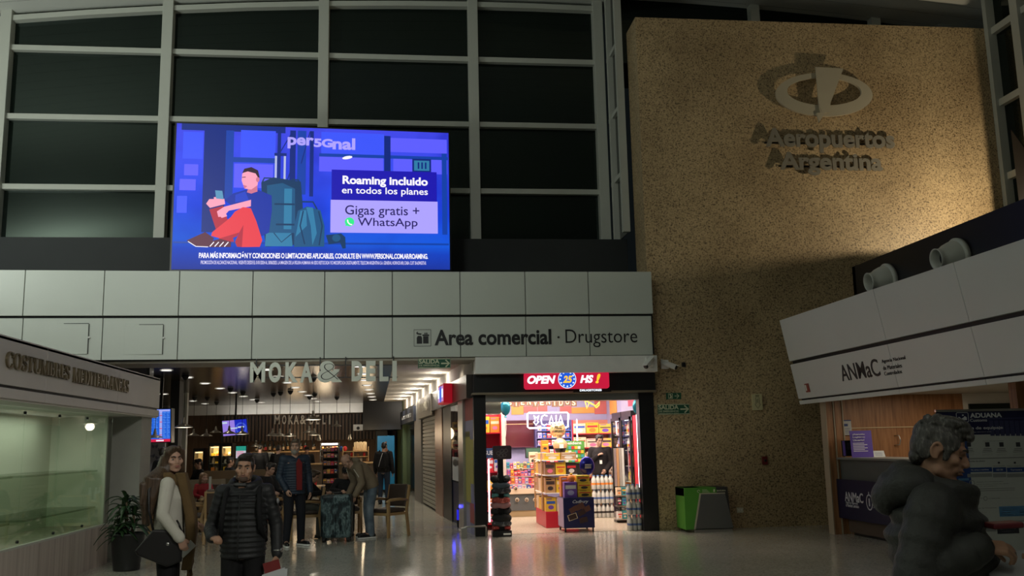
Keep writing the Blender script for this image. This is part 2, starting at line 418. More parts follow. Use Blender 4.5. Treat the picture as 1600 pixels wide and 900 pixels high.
for a, b in zip(ed[:-1], ed[1:]):
    mb.add([(a, fas_y(a)+.07, 3.17), (b, fas_y(b)+.07, 3.17), (b, fas_y(b)+.07, 4.66), (a, fas_y(a)+.07, 4.66), (a, 17.0, 3.17), (b, 17.0, 3.17), (b, 17.0, 4.66), (a, 17.0, 4.66)],
           [(0, 1, 2, 3), (7, 6, 5, 4), (3, 2, 6, 7), (1, 0, 4, 5), (0, 3, 7, 4), (2, 1, 5, 6)])
struct('wall_fascia', mb, M_dark)
# two inspection hatches in the lower fascia row
def hatch(px0, py0, px1, py1, lab):
    a = atY(px0, py1, 16.42); b = atY(px1, py0, 16.42); y = fas_y((a.x+b.x)/2)+.035
    o = thing('access_hatch', lab, 'hatch', ((a.x+b.x)/2, y, a.z))
    m1 = MB(); m1.box(a.x, b.x, y-.012, y+.02, a.z, b.z); obj('door', m1, M_clad, o, bevel=.003)
    m2 = MB()
    for x0, x1, z0, z1 in ((a.x-.012, a.x-.003, a.z, b.z), (b.x+.003, b.x+.01, a.z, b.z), (a.x, b.x, b.z+.003, b.z+.012)): m2.box(x0, x1, y-.003, y+.02, z0, z1)
    obj('gap_frame', m2, M_ledge, o)
    m3 = MB(); m3.cyl((b.x+.02, y-.02, a.z+.28), (b.x+.02, y+.02, a.z+.28), .018, n=12); obj('latch', m3, M_white, o)
hatch(71, 505, 136, 553, 'pale square access hatch on the lower fascia row above the left vitrine kiosk')
hatch(190, 506, 252, 553, 'pale square access hatch with round latch, right of the other one on the fascia')
# drugstore front: white head panel, black lintel, side pilasters
f = MB(); f.box(1.30, 4.62, FY-.35, FY+.2, 2.845, 3.14); struct('trim_%d' % tn, f, M_white); tn += 1
f = MB(); f.box(1.28, 1.50, FY, FY+.2, 0, 2.5); struct('wall_pilaster', f, M_blackpaint)
f = MB(); f.box(4.33, 4.61, FY-.02, FY+.2, 0, 2.5); struct('wall_pilaster', f, M_blackpaint)
f = MB(); f.box(1.28, 4.62, FY-.16, FY+.2, 2.52, 2.85); struct('wall_lintel', f, M_blackpaint)
f = MB(); f.box(1.25, 4.63, FY-.17, FY+.2, 2.485, 2.52); struct('trim_%d' % tn, f, mat('bronze_trim', (.30, .25, .18), .4, .6)); tn += 1
# drugstore room: side and back walls, ceiling
M_purple = mat('violet_wall', (.34, .33, .52), .7)
f = MB(); f.box(1.36, 1.46, FY+.2, 22.8, 0, 3.1); struct('wall_side', f, M_purple)
f = MB(); f.box(4.98, 5.1, FY+.7, 22.8, 0, 3.1); struct('wall_side', f, M_purple)
f = MB(); f.box(1.4, 5.0, 22.75, 22.9, 0, 3.1); struct('wall_rear', f, M_purple)
f = MB(); f.box(1.3, 5.1, FY+.2, 22.9, 3.05, 3.14); struct('ceiling', f, M_cream)
# cafe: slatted metal ceiling, cream corridor strip, tan soffit, beam, rear and side walls
M_slat = mat('bronze_slats', (.13, .105, .08), .22, .75, .25, 3, stretch=(.3, 6, 1))
mb = MB()
y = 17.6
while y < 37:
    mb.box(-12, -.12-.03*(y-17), y, y+.155, 3.2, 3.22); y += .165
mb.box(-12, 0.2, 17.2, 37.4, 3.24, 3.3, 1)
struct('ceiling', mb, [M_slat, M_dark])
mb = MB(); mb.add([(-.12, 17.2, 3.195), (1.36, 17.2, 3.195), (0.1, 37.4, 3.195), (-.75, 37.4, 3.195)], [(0, 1, 2, 3)]); mb.box(-1, 1.4, 17.2, 37.4, 3.23, 3.3)
struct('ceiling', mb, M_cream)
f = MB(); f.box(-12, 1.3, 16.7, 17.62, 3.10, 3.14); struct('ceiling_soffit', f, M_soffit)
f = MB(); f.box(-12, -.9, 34.9, 35.3, 2.86, 3.2); struct('trim_%d' % tn, f, M_white); tn += 1
M_backwall = ramp_mat('cafe_back_boards', [(.2, (.10, .055, .03)), (.5, (.17, .10, .055)), (.8, (.23, .14, .08))], 'noise', 2.5, .55, stretch=(7, 7, .6))
f = MB(); f.box(-13, 1.2, 37.4, 37.6, 0, 3.3); struct('wall_cafe', f, M_backwall)
M_grey = mat('grey_panel', (.10, .105, .10), .5, 0, .15, 2)
f = MB(); f.box(-9.9, -9.7, 17.2, 37.4, 0, 3.3); struct('wall_cafe', f, M_grey)
# ------------------------------------------------------------------ advertising screen above the fascia
SA = atY(267.5, 421, 16.6); SB = atY(703, 421.5, 17.2)
SXD = (SB-SA); SW = SXD.length; SXD.normalize(); SH = 2.66
SN = SXD.cross(ZD)
scr = thing('video_screen', 'large lit advertising screen standing above the metal fascia', 'screen', ((SA.x+SB.x)/2, (SA.y+SB.y)/2, SA.z))
m1 = MB(); m1.prism([(-.03, -.03), (SW+.03, -.03), (SW+.03, SH+.03), (-.03, SH+.03)], (SA, SXD, ZD), -.22, -.012)
obj('housing', m1, M_blackpaint, scr)
m1 = MB(); m1.box(-3.2, 0, 17.15, 17.5, 4.60, 4.76); obj('bracket', m1, M_blackpaint, scr)
def screen_bg():
    mt, nt, p = principled('screen_background')
    tc = nt.nodes.new('ShaderNodeTexCoord'); sp = nt.nodes.new('ShaderNodeSeparateXYZ'); nt.links.new(tc.outputs['Generated'], sp.inputs[0])
    r = nt.nodes.new('ShaderNodeValToRGB'); e = r.color_ramp.elements
    e[0].position = 0; e[0].color = (.01, .03, .30, 1); e[1].position = 1; e[1].color = (.05, .06, .80, 1)
    for ps, c in ((.14, (.004, .05, .52, 1)), (.2, (.004, .10, .72, 1)), (.42, (.006, .06, .80, 1)), (.7, (.035, .07, .88, 1))):
        q = e.new(ps); q.color = c
    nt.links.new(sp.outputs['Z'], r.inputs[0])
    n = nt.nodes.new('ShaderNodeTexNoise'); n.inputs['Scale'].default_value = 2.2; n.inputs['Detail'].default_value = 3
    nt.links.new(tc.outputs['Generated'], n.inputs['Vector'])
    mx = nt.nodes.new('ShaderNodeMix'); mx.data_type = 'RGBA'; mx.blend_type = 'MULTIPLY'; mx.inputs['B'].default_value = (.5, .55, .75, 1)
    mr = nt.nodes.new('ShaderNodeMapRange'); mr.inputs[1].default_value = .45; mr.inputs[2].default_value = .62
    nt.links.new(n.outputs['Fac'], mr.inputs[0]); nt.links.new(mr.outputs[0], mx.inputs['Factor']); nt.links.new(r.outputs[0], mx.inputs['A'])
    p.inputs['Base Color'].default_value = (.01, .01, .02, 1); p.inputs['Roughness'].default_value = .5
    nt.links.new(mx.outputs['Result'], p.inputs['Emission Color']); p.inputs['Emission Strength'].default_value = 1.0
    return mt
ST = (SA, SXD, ZD)
def q2(x, y):                                  # picture coordinates of the screen: 0..1440 across, 0..780 down (as in an enlarged view)
    return ((x-95)/1445*SW, (835-y)/775*SH)
def Q(*pts): return [q2(*p) for p in pts]
pm = MB(); pm.ngon([(0, 0), (SW, 0), (SW, SH), (0, SH)], ST, 0)
scols = {'dk': (.004, .02, .20), 'dk2': (.006, .05, .38), 'lt': (.045, .09, .95), 'sky': (.11, .11, .98), 'sweater': (.008, .03, .36), 'sweater2': (.015, .05, .55), 'red': (.80, .045, .07), 'red2': (.45, .02, .05), 'skin': (.95, .36, .50), 'skin2': (.62, .17, .27),
         'hair': (.03, .012, .03), 'shoe': (.10, .02, .05), 'teal': (.012, .09, .22), 'teal2': (.03, .20, .38), 'teal3': (.006, .04, .12), 'navy': (.012, .008, .42), 'lilac': (.42, .36, .98), 'white': (.95, .92, 1.0), 'ink': (.02, .012, .12), 'green': (.03, .85, .26), 'silver': (.45, .5, .75), 'legal': (.62, .58, .85), 'phone': (.10, .30, .50)}
sk = list(scols); smats = [screen_bg()] + [E('screen_'+k, scols[k], 1.0) for k in sk]
def si(k): return sk.index(k)+1
lay = [.0012]
def P(k, *pts):
    lay[0] += .00025; pm.ngon(Q(*pts), ST, lay[0], si(k))
def R(k, x0, y0, x1, y1): P(k, (x0, y0), (x1, y0), (x1, y1), (x0, y1))
def EL(k, cx, cy, rx, ry, n=20, a=0.):
    P(k, *[(cx+rx*cos(2*pi*i/n)*cos(a)-ry*sin(2*pi*i/n)*sin(a), cy+rx*cos(2*pi*i/n)*sin(a)+ry*sin(2*pi*i/n)*cos(a)) for i in range(n)])
def ST_(k, pts, w):
    lay[0] += .00025; pm.ring2(Q(*pts), w/1445*SW, ST, lay[0]-.0002, lay[0], si(k), closed=False)
# waiting-hall backdrop: posts, rails, bright windows
R('dk', 120, 60, 650, 95); R('dk', 235, 60, 345, 640); R('lt', 130, 105, 230, 250); R('dk2', 345, 90, 385, 470)
R('lt', 420, 85, 600, 235); R('lt', 840, 80, 1180, 200); R('sky', 830, 215, 1175, 300); R('sky', 390, 270, 590, 400); R('sky', 1215, 100, 1530, 180); R('sky', 1230, 205, 1530, 300)
R('dk2', 350, 235, 620, 262); R('dk2', 830, 200, 1535, 218); R('dk', 1180, 90, 1215, 300); R('dk2', 1500, 180, 1528, 640); R('dk', 610, 75, 628, 430); R('dk', 675, 78, 705, 430); R('dk', 780, 78, 800, 440); R('dk2', 715, 78, 760, 430)
ST_('dk', [(625, 200), (690, 80)], 5); ST_('dk', [(640, 430), (700, 240)], 5); ST_('dk', [(735, 260), (780, 80)], 5)
R('sky', 140, 280, 210, 340); R('sky', 120, 360, 200, 420); R('lt', 110, 450, 160, 540); R('dk', 1335, 215, 1440, 290); R('teal2', 1345, 225, 1430, 282)
for x in (1365, 1385, 1405): R('dk', x, 235, x+9, 272)
EL('white', 980, 220, 28, 9, 12, -.2); R('dk2', 100, 690, 1535, 700)
# trolley case, big rucksack, small rucksack, camera bag
for x in (598, 644): R('silver', x, 215, x+11, 380)
R('dk', 595, 206, 658, 222)
P('teal3', (530, 370), (590, 340), (735, 360), (745, 470), (760, 700), (560, 715), (540, 560))
P('teal', (560, 385), (640, 370), (705, 400), (710, 640), (575, 640), (565, 520)); R('teal2', 650, 400, 690, 620); R('teal3', 600, 480, 705, 490); R('teal3', 610, 590, 705, 600)
ST_('teal3', [(535, 370), (545, 345), (580, 345), (590, 372)], 8); ST_('teal3', [(680, 372), (690, 350), (722, 352), (728, 372)], 8)
P('teal2', (560, 640), (690, 640), (698, 712), (556, 712)); ST_('teal3', [(600, 640), (640, 690), (690, 645)], 5)
P('teal', (722, 520), (770, 495), (840, 515), (862, 600), (862, 712), (705, 715), (705, 600)); P('teal2', (765, 500), (800, 500), (822, 640), (800, 705), (790, 600)); P('teal2', (735, 520), (765, 515), (770, 600), (712, 660))
ST_('teal3', [(750, 520), (735, 600), (760, 700)], 7); ST_('teal3', [(830, 520), (850, 600), (835, 705)], 7); ST_('teal3', [(745, 470), (800, 470), (822, 510)], 8)
P('teal3', (870, 650), (950, 640), (972, 660), (975, 720), (958, 722), (945, 690), (885, 700)); EL('teal', 925, 665, 22, 20)
# seated man with a phone
P('red2', (272, 520), (340, 500), (380, 620), (400, 690), (330, 690))
P('sweater', (390, 432), (455, 410), (520, 412), (585, 440), (588, 520), (575, 640), (535, 660), (500, 560), (470, 500), (380, 495), (345, 470))
P('sweater2', (400, 440), (450, 420), (470, 470), (400, 480))
P('skin', (255, 490), (270, 465), (345, 462), (350, 490), (275, 512))
P('skin', (310, 530), (345, 505), (480, 465), (480, 500), (370, 525), (345, 555), (318, 560))
P('red', (400, 530), (440, 505), (480, 510), (510, 580), (542, 680), (530, 716), (440, 718), (425, 640), (330, 672), (285, 660), (290, 640), (380, 560))
P('red2', (425, 640), (445, 600), (440, 718), (415, 716), (405, 690)); P('red2', (330, 672), (425, 640), (415, 660), (350, 690))
P('shoe', (165, 685), (255, 640), (300, 672), (280, 715), (215, 718)); P('shoe', (275, 690), (330, 675), (385, 690), (385, 718), (275, 720))
for i in range(4): ST_('white', [(280+i*24, 716), (300+i*24, 692)], 5)
ST_('white', [(172, 690), (212, 716), (272, 718)], 4)
P('skin2', (465, 400), (510, 380), (512, 420), (480, 432), (458, 425))
P('skin', (432, 325), (455, 305), (500, 312), (515, 345), (512, 385), (480, 410), (445, 405), (438, 385), (430, 362)); P('skin2', (438, 385), (460, 392), (445, 406)); EL('skin2', 512, 355, 9, 14)
P('hair', (432, 322), (442, 298), (478, 288), (512, 305), (522, 345), (512, 342), (500, 322), (460, 312)); ST_('hair', [(432, 345), (450, 343)], 4)
P('skin', (292, 455), (335, 450), (345, 492), (298, 498)); P('phone', (298, 418), (334, 420), (342, 465), (304, 462)); P('skin', (318, 545), (350, 530), (362, 555), (335, 565))
# two text boxes and the writing
R('navy', 897, 290, 1470, 467); R('lilac', 893, 457, 1474, 636)
def TX(k, s, x0, y0, x1, y1, bold=.0, d=.0005, space=1.):
    lay[0] += .0003; a = q2(x0, y1); b = q2(x1, y0)
    pm.text(s, (SA+SXD*a[0]+ZD*a[1]+SN*lay[0], SXD, ZD), b[0]-a[0], b[1]-a[1], .0003, si(k), bold, space=space)
TX('white', 'Roaming incluido', 955, 322, 1420, 382, .035); TX('white', 'en todos los planes', 952, 383, 1420, 432, .012)
TX('ink', 'Gigas gratis +', 970, 485, 1372, 553, .006); TX('ink', 'WhatsApp', 1038, 553, 1362, 612, .006)
EL('green', 994, 577, 25, 24); P('green', (972, 600), (976, 580), (990, 595)); ST_('white', [(983, 565), (986, 580), (996, 590), (1008, 592)], 7)
TX('lilac', 'per', 662, 116, 800, 180, .035); TX('lilac', 'nal', 900, 112, 1022, 178, .035); TX('lilac', '5', 800, 120, 842, 168, .045); TX('lilac', 'G', 842, 120, 900, 168, .045)
TX('white', 'PARA MÁS INFORMACIÓN Y CONDICIONES O LIMITACIONES APLICABLES, CONSULTE EN WWW.PERSONAL.COM.AR/ROAMING.', 228, 742, 1418, 782, .03, space=.92)
TX('legal', 'PROMOCIÓN DE ALCANCE NACIONAL. VIGENTE DESDE EL 01/01/2024 AL 30/06/2025. LA IMAGEN DE LA FIGURA HUMANA HA SIDO RETOCADA Y/O MODIFICADA DIGITALMENTE. TELECOM ARGENTINA S.A. GENERAL HORNOS 690, CABA. CUIT 30-63945373-8.', 238, 785, 1408, 812, .02, space=.9)
obj('picture', pm, smats, scr)

# ------------------------------------------------------------------ lettering on the fascia and the cafe sign
M_ink = mat('black_lettering', (.012, .012, .013), .5)
fy = fas_y(2)+.034
def put_text(name, s, px, label, Y, mt, bold=0., depth=.006, cat='lettering', group=None, shear=0., parent=None):
    T, w_, h_ = frame_px(*px, Y); mb = MB(); mb.text(s, T, w_, h_, depth, 0, bold, shear)
    return obj(name, mb, mt, parent, label if parent is None else None, cat if parent is None else None, group)
ls = thing('wall_lettering', 'black words Area comercial Drugstore with gift pictogram on the pale fascia', 'lettering', (2.7, fy, 3.4))
put_text('bold_words', 'Area comercial', (679, 514, 861, 540), None, fy, M_ink, .028, parent=ls)
put_text('light_word', 'Drugstore', (884, 514, 995, 543), None, fy, M_ink, -.004, parent=ls)
T, w_, h_ = frame_px(647, 515, 673, 541, fy)
mb = MB(); mb.ring2([(0, 0), (w_, 0), (w_, h_), (0, h_)], .008, T, 0, .006)
c = lambda pts: mb.prism([(x*w_, y*h_) for x, y in pts], T, 0, .006)
c([(.16, .15), (.48, .15), (.48, .5), (.42, .62), (.22, .62), (.16, .5)]); c([(.54, .16), (.86, .16), (.86, .6), (.54, .6)]); c([(.5, .62), (.9, .62), (.9, .7), (.5, .7)])
c([(.6, .72), (.7, .72), (.66, .85)]); c([(.7, .72), (.82, .72), (.76, .85)]); c([(.16, .72), (.42, .68), (.46, .76), (.2, .8)]); c([(.12, .8), (.2, .74), (.24, .9)])
obj('gift_pictogram', mb, M_ink, ls)
mb = MB(); a = atY(872.5, 527, fy); mb.cyl(a+V((0, 0, 0)), a+V((0, -.006, 0)), .02, n=14); obj('dot', mb, M_ink, ls)

M_sign = mat('sage_sign_letters', (.80, .83, .74), .5, 0, .03)
MY = 16.56
mk = thing('hanging_sign', 'pale cut-out letters MOKA & DELI hung on rods under the fascia', 'sign', (-1.2, MY, 2.7))
def condensed(name, s, px, bold):
    T, w_, h_ = frame_px(*px, MY); mb = MB(); mb.text(s, T, w_, h_, .05, 0, bold); obj(name, mb, M_sign, mk)
for s, x0, x1, b in (('M', 391, 415, .032), ('O', 420, 440, .045), ('K', 446, 466, .045), ('A', 469, 489, .035), ('D', 549.5, 567, .05), ('E', 572, 587, .05), ('L', 593, 607, .04), ('I', 613, 620, .03)):
    condensed('letter', s, (x0, 566, x1, 598) if x0 < 480 else ((x0, 566, x1, 597) if x0 < 500 else (x0, 564, x1, 596)), b)
T, w_, h_ = frame_px(496, 564, 535, 598, MY); mb = MB(); mb.text('&', T, w_, h_, .05, 0, .085)
mb.text('&', (T[0]+XD*w_*.14+ZD*h_*.12, XD, ZD), w_*.72, h_*.76, .004, 1, -.035, d0=.05); obj('ampersand', mb, [M_sign, M_ledge], mk)
for py, x0, x1 in ((571, 391, 621), (590, 391, 621)):
    mb = MB(); a = atY(x0, py, MY+.03); b = atY(x1, py-.5, MY+.03); mb.beam(a, b, .02, .02); obj('rod', mb, M_blackpaint, mk)
for px in (400, 500, 540, 615): mb = MB(); a = atY(px, 590, MY+.08); mb.beam(a, V((a.x, a.y, 3.17)), .02, .02); obj('hanger', mb, M_blackpaint, mk)

# ------------------------------------------------------------------ stone wall: emblem, letters, signs
M_emblem = mat('satin_brass_steel', (.60, .54, .40), .35, .3, .06, 2)
def wall_xy(px, py, Y=FY): a = atY(px, py, Y); return a.x, a.z
em = thing('wall_emblem', 'raised metal emblem of a tilted ring and a wedge on the stone wall', 'emblem', (8.4, FY-.2, 7.7))
SO = .16                                            # stand-off from the stone
EY = FY-SO
cx, cz = wall_xy(1288.5, 150, EY); T0 = front(0, EY, 0)
def EP(px, py): a = atY(px, py, EY); return (a.x, a.z)
n = 64; o_, i_ = [], []
for k in range(n):
    t = 2*pi*k/n
    ex, ez = 75.5*cos(t), 34*sin(t); ix, iz = 58*cos(t), 21.5*sin(t)+4.5
    o_.append(EP(1288+ex+.0*ez, 147.5-ez+.02*ex)); i_.append(EP(1288+ix, 147.5-iz+.02*ix))
mb = MB(); rings = []
for k in range(n):
    (ox, oz), (qx, qz) = o_[k], i_[k]
    rings.append([V((ox, EY, oz)), V((qx, EY, qz)), V((qx, EY+.05, qz)), V((ox, EY+.05, oz))])
mb.loft(rings, 0, False, False, loop=True); obj('ring', mb, M_emblem, em)
mb = MB(); EY2 = EY-.03
pts = [EP(1272.5, 106), EP(1316, 108), EP(1297, 160), EP(1295, 178), EP(1290, 178), EP(1278, 193), EP(1279, 176), EP(1276, 160)]
mb.prism([EP(1272.5, 106), EP(1316, 108.5), EP(1296, 162), EP(1295, 177), EP(1283, 177), EP(1277, 160)], T0, .03, .05)
mb.prism([EP(1275, 177), EP(1288, 177), EP(1278.5, 192)], T0, .0, .04); mb.prism([EP(1277, 160), EP(1296, 160), EP(1291, 178), EP(1280, 178)], T0, .02, .045)
obj('wedge', mb, M_emblem, em)
for px, py in ((1225, 150), (1352, 150), (1283, 120), (1285, 165)):
    mb = MB(); a = EP(px, py); mb.cyl((a[0], EY+.04, a[1]), (a[0], FY-.001, a[1]), .015, n=8); obj('pin', mb, M_blackpaint, em)
def stone_word(s, px, label):
    T, w_, h_ = frame_px(*px, FY-.1); o = thing('raised_letters', label, 'lettering', (T[0].x+w_/2, FY-.05, T[0].z), group=None)
    mb = MB(); mb.text(s, T, w_, h_, .035, 0, .032); obj('letters', mb, M_lettergrey, o)
    m2 = MB(); m2.box(T[0].x+.02, T[0].x+w_-.02, FY-.03, FY-.001, T[0].z+h_*.42, T[0].z+h_*.48); obj('rail', m2, M_blackpaint, o)
stone_word('Aeropuertos', (1197, 204, 1395, 238), 'upper raised metal word Aeropuertos under the ring emblem on stone')
stone_word('Argentina', (1219, 240, 1376, 274), 'lower raised metal word Argentina on the stone wall')

M_sgreen = mat('sign_green', (.012, .10, .05), .5); M_scream = mat('sign_cream', (.62, .66, .46), .5, emit=0); M_swhite = mat('sign_white', (.72, .74, .66), .5)
def exit_sign(px, Y, label, border=True, double=True):
    T, w_, h_ = frame_px(*px, Y); o = thing('exit_sign', label, 'sign', (T[0].x+w_/2, Y, T[0].z))
    mb = MB(); mb.prism([(0, 0), (w_, 0), (w_, h_), (0, h_)], T, -.012, 0); obj('plate', mb, M_sgreen, o)
    mb = MB()
    if border: mb.ring2([(.008, .008), (w_-.008, .008), (w_-.008, h_-.008), (.008, h_-.008)], .012, T, 0, .002)
    if double:
        for s, x0, y0, x1, y1, b in (('SALIDA', .03, .48, .66, .93, .03), ('DE EMERGENCIA', .04, .24, .66, .40, .02), ('EMERGENCY EXIT', .04, .09, .66, .17, .01)):
            mb.text(s, (T[0]+XD*w_*x0+ZD*h_*y0, XD, ZD), w_*(x1-x0), h_*(y1-y0), .002, 0, b)
        ax0, ax1, t_ = .71, .96, .07*h_
    else:
        mb.ring2([(w_*.16, h_*.15), (w_*.42, h_*.15), (w_*.42, h_*.85), (w_*.16, h_*.85)], .012, T, 0, .002); obj('pictogram_frame', mb, M_scream, o); mb = MB()
        mb.prism([(w_*.22, h_*.2), (w_*.3, h_*.5), (w_*.24, h_*.62), (w_*.32, h_*.66), (w_*.38, h_*.5), (w_*.36, h_*.22)], T, 0, .002); mb.prism([(w_*.28+.014*cos(k), h_*.68+.016*sin(k)) for k in range(6)], T, 0, .002)
        ax0, ax1, t_ = .56, .86, .05*h_
    obj('lettering', mb, M_scream, o); mb = MB()
    mb.ring2([(w_*ax0, h_*.5), (w_*(ax1-.02), h_*.5)], t_*2, T, 0, .002, closed=False)
    mb.ring2([(w_*ax1-h_*.38, h_*.85), (w_*ax1, h_*.5), (w_*ax1-h_*.38, h_*.15)], t_*2, T, 0, .002, closed=False)
    obj('arrow', mb, M_scream, o)
    return o
exit_sign((1028, 631, 1077, 648), FY-.012, 'green SALIDA emergency exit sign with arrow on the stone wall')
exit_sign((1041, 613.5, 1064, 624), FY-.012, 'small green running-man arrow sign on the stone wall above the larger one', False, False)
ex = exit_sign((653, 560, 704, 576), 16.6, 'green SALIDA sign with arrow hung under the fascia beside the cafe letters')
for px in (660, 698): mb = MB(); a = atY(px, 560, 16.62); mb.beam(a, (a.x, a.y, 3.17), .01, .01); obj('hanger', mb, M_chrome, ex)
# yellow down-arrow sign box
T, w_, h_ = frame_px(1177, 615.5, 1190.5, 641, FY-.06)
o = thing('arrow_sign', 'pale yellow box sign with downward arrow on the stone wall', 'sign', (T[0].x+w_/2, FY-.03, T[0].z))
mb = MB(); mb.prism([(0, 0), (w_, 0), (w_, h_), (0, h_)], T, -.06, 0); obj('box', mb, mat('pale_yellow', (.66, .60, .34), .5), o, bevel=.004)
mb = MB(); mb.ring2([(w_*.32, h_*.78), (w_*.32, h_*.38), (w_*.2, h_*.38), (w_*.5, h_*.10), (w_*.8, h_*.38), (w_*.68, h_*.38), (w_*.68, h_*.78)], .008, T, 0, .002)
for k in range(3): mb.rect(w_*.3, h_*(.84+.04*k), w_*.7, h_*(.86+.04*k), T, .001)
mb.text('HIDRO', (T[0]+XD*w_*.4+ZD*h_*.45, XD, ZD), w_*.2, h_*.25, .001, 0)
obj('arrow', mb, mat('dark_olive', (.06, .05, .03), .5), o)
# fire call point, socket plate
x, z = wall_xy(1194, 719.5); o = thing('call_point', 'small dark red alarm call point on the stone wall', 'alarm', (x, FY-.03, z-.08))
mb = MB(); mb.box(x-.05, x+.05, FY-.05, FY, z-.075, z+.075); obj('housing', mb, mat('dull_red', (.14, .012, .012), .45), o, bevel=.008)
mb = MB(); mb.cyl((x, FY-.05, z), (x, FY-.062, z), .025); obj('button', mb, M_blackpaint, o)
x, z = wall_xy(1156, 797); o = thing('socket_plate', 'cream electrical socket plate low on the stone wall', 'socket', (x, FY-.01, z-.05))
mb = MB(); mb.box(x-.062, x+.062, FY-.014, FY, z-.045, z+.045); obj('plate', mb, mat('ivory', (.62, .60, .46), .5), o, bevel=.004)
for dx in (-.025, .025): mb = MB(); mb.cyl((x+dx, FY-.018, z), (x+dx, FY-.012, z), .014, n=10); obj('insert', mb, M_white, o)
# cameras
def bullet(base, d, label, dome=False):
    base = V(base); o = thing('security_camera', label, 'camera', base); d = V(d).normalized()
    mb = MB(); mb.box(base.x-.07, base.x+.07, base.y-.06, base.y, base.z-.07, base.z+.10); obj('junction_box', mb, M_white, o, bevel=.012)
    c0 = base+V((0, -.12, .02)); mb = MB(); mb.beam(base+V((0, -.03, .0)), c0, .03, .03); obj('bracket', mb, M_white, o)
    mb = MB(); mb.tubes([c0-d*.08, c0+d*.2], [.045, .05], 14); mb.beam(c0-d*.09+V((0, 0, .05)), c0+d*.27+V((0, 0, .05)), .1, .012); obj('body', mb, M_white, o)
    mb = MB(); mb.cyl(c0+d*.2, c0+d*.215, .046, .044, 14); obj('lens', mb, M_blackpaint, o)
a = atY(1038, 571, FY); bullet((a.x, FY, a.z), (.75, -.5, -.38), 'white bullet camera mounted on the stone wall')
a = atY(1014, 567, FY-.35); bullet((a.x, FY-.35, a.z), (-.6, -.6, -.5), 'white bullet camera over the corner of the black lintel')
x, z = wall_xy(1067.5, 570); mb = MB(); mb.box(x-.035, x+.035, FY-.04, FY, z-.04, z+.04); mb.box(x+.015, x+.04, FY-.045, FY, z-.04, z-.01)
o = thing('wall_sensor', 'small black square sensor on the stone wall right of the camera', 'sensor', (x, FY-.02, z-.04)); obj('housing', mb, M_blackpaint, o, bevel=.004)
# recycling station
bx0, bx1 = 4.93, 5.75; by0, by1 = 16.42, 16.98
o = thing('recycling_bin', 'green and grey recycling bin against the stone wall', 'bin', ((bx0+bx1)/2, 16.7, 0))
mb = MB(); mb.prism([(0, .05), (.20, .05), (.32, .77), (.0, .77)], front(bx0, by0, 0), -.54, 0); mb.prism([(0, .77), (.58, .77), (.60, .66), (.31, .62), (.0, .62)], front(bx0, by0, 0), -.54, .002)
obj('green_shell', mb, mat('leaf_green', (.085, .30, .035), .4), o, bevel=.006)
mb = MB(); mb.prism([(.3, .05), (.84, .05), (.80, .77), (.58, .77), (.6, .66), (.3, .62)], front(bx0, by0, 0), -.54, -.004); obj('dark_shell', mb, mat('graphite', (.03, .03, .032), .4), o, bevel=.006)
mb = MB(); mb.prism([(.17, .06), (.86, .06), (.74, .655), (.30, .655)], front(bx0, by0, 0), .0, .02); obj('front_panel', mb, mat('bin_steel', (.20, .205, .205), .33, .7, .1, 2, stretch=(1, 1, .2)), o, bevel=.004)
mb = MB(); mb.prism([(.145, .06), (.17, .06), (.30, .655), (.275, .655)], front(bx0, by0, 0), .0, .024); mb.prism([(.275, .655), (.74, .655), (.74, .672), (.275, .672)], front(bx0, by0, 0), 0, .024); obj('trim_strip', mb, mat('beige_trim', (.48, .44, .34), .4), o)
mb = MB(); mb.box(bx0+.15, bx1+.02, by0-.02, by1-.02, 0, .045); obj('plinth', mb, M_chrome, o)
mb = MB(); mb.ring2([(.265+.022*cos(k*pi/5), .705+.022*sin(k*pi/5)) for k in range(9)], .008, front(bx0, by0, 0), .004, .006, closed=False); obj('recycling_mark', mb, M_scream, o); mb = MB()
for k in range(3): mb.rect(.33, .685+.02*k, .46-.02*k, .692+.02*k, front(bx0, by0, 0), .006)
obj('printed_lines', mb, M_scream, o); mb = MB(); mb.prism([(.53, .69), (.56, .685), (.565, .73), (.54, .74)], front(bx0, by0, 0), .0, .006); obj('pictograms', mb, M_scream, o); mb = MB(); mb.text('BASURA', (V((bx0+.60, by0, .695)), XD, ZD), .16, .025, .004)
obj('lettering', mb, M_scream, o)
# ------------------------------------------------------------------ right kiosk (customs and control counter)
def hit(px, py, O, N):
    r = ray(px, py); return CAM + r*((V(O)-CAM).dot(V(N))/r.dot(V(N)))
TILT = .18
def kx(z): return 6.99-(z-2.18)*TILT
KUP = V((-TILT, 0, 1)).normalized(); KO = V((6.99, 16, 2.18)); KXD = V((0, -1, 0)); KN = KXD.cross(KUP)
kj = hit(1503, 460, KO, KN).y
joints = [16.0, kj+2.0, kj, kj-2.0, kj-4.0, 4.5]
def slab(mb, y0, y1, z0, z1, th=.05, m=0):
    a = [(kx(z0), y, z0) for y in (y0, y1)]+[(kx(z1), y, z1) for y in (y1, y0)]
    b = [(x+th, y, z) for x, y, z in a]
    mb.add(a+b, [(0, 1, 2, 3), (7, 6, 5, 4), (0, 4, 5, 1), (1, 5, 6, 2), (2, 6, 7, 3), (3, 7, 4, 0)], m)
for z0, z1 in ((2.945, 3.68), (2.275, 2.885), (2.18, 2.245)):
    mb = MB()
    for a, b in zip(joints[:-1], joints[1:]): slab(mb, a-.004, b+.004, z0, z1)
    struct('trim_%d' % tn, mb, M_kclad, bevel=.004); tn += 1
mb = MB(); slab(mb, 15.98, 4.5, 2.2, 3.66, .1)
mb.v = [V((q.x+.05, q.y, q.z)) for q in mb.v]; struct('wall_kiosk', mb, M_dark)
f = MB(); f.box(6.95, 12.1, 4.5, 16.0, 3.6, 3.66); struct('roof_kiosk', f, M_blackpaint)
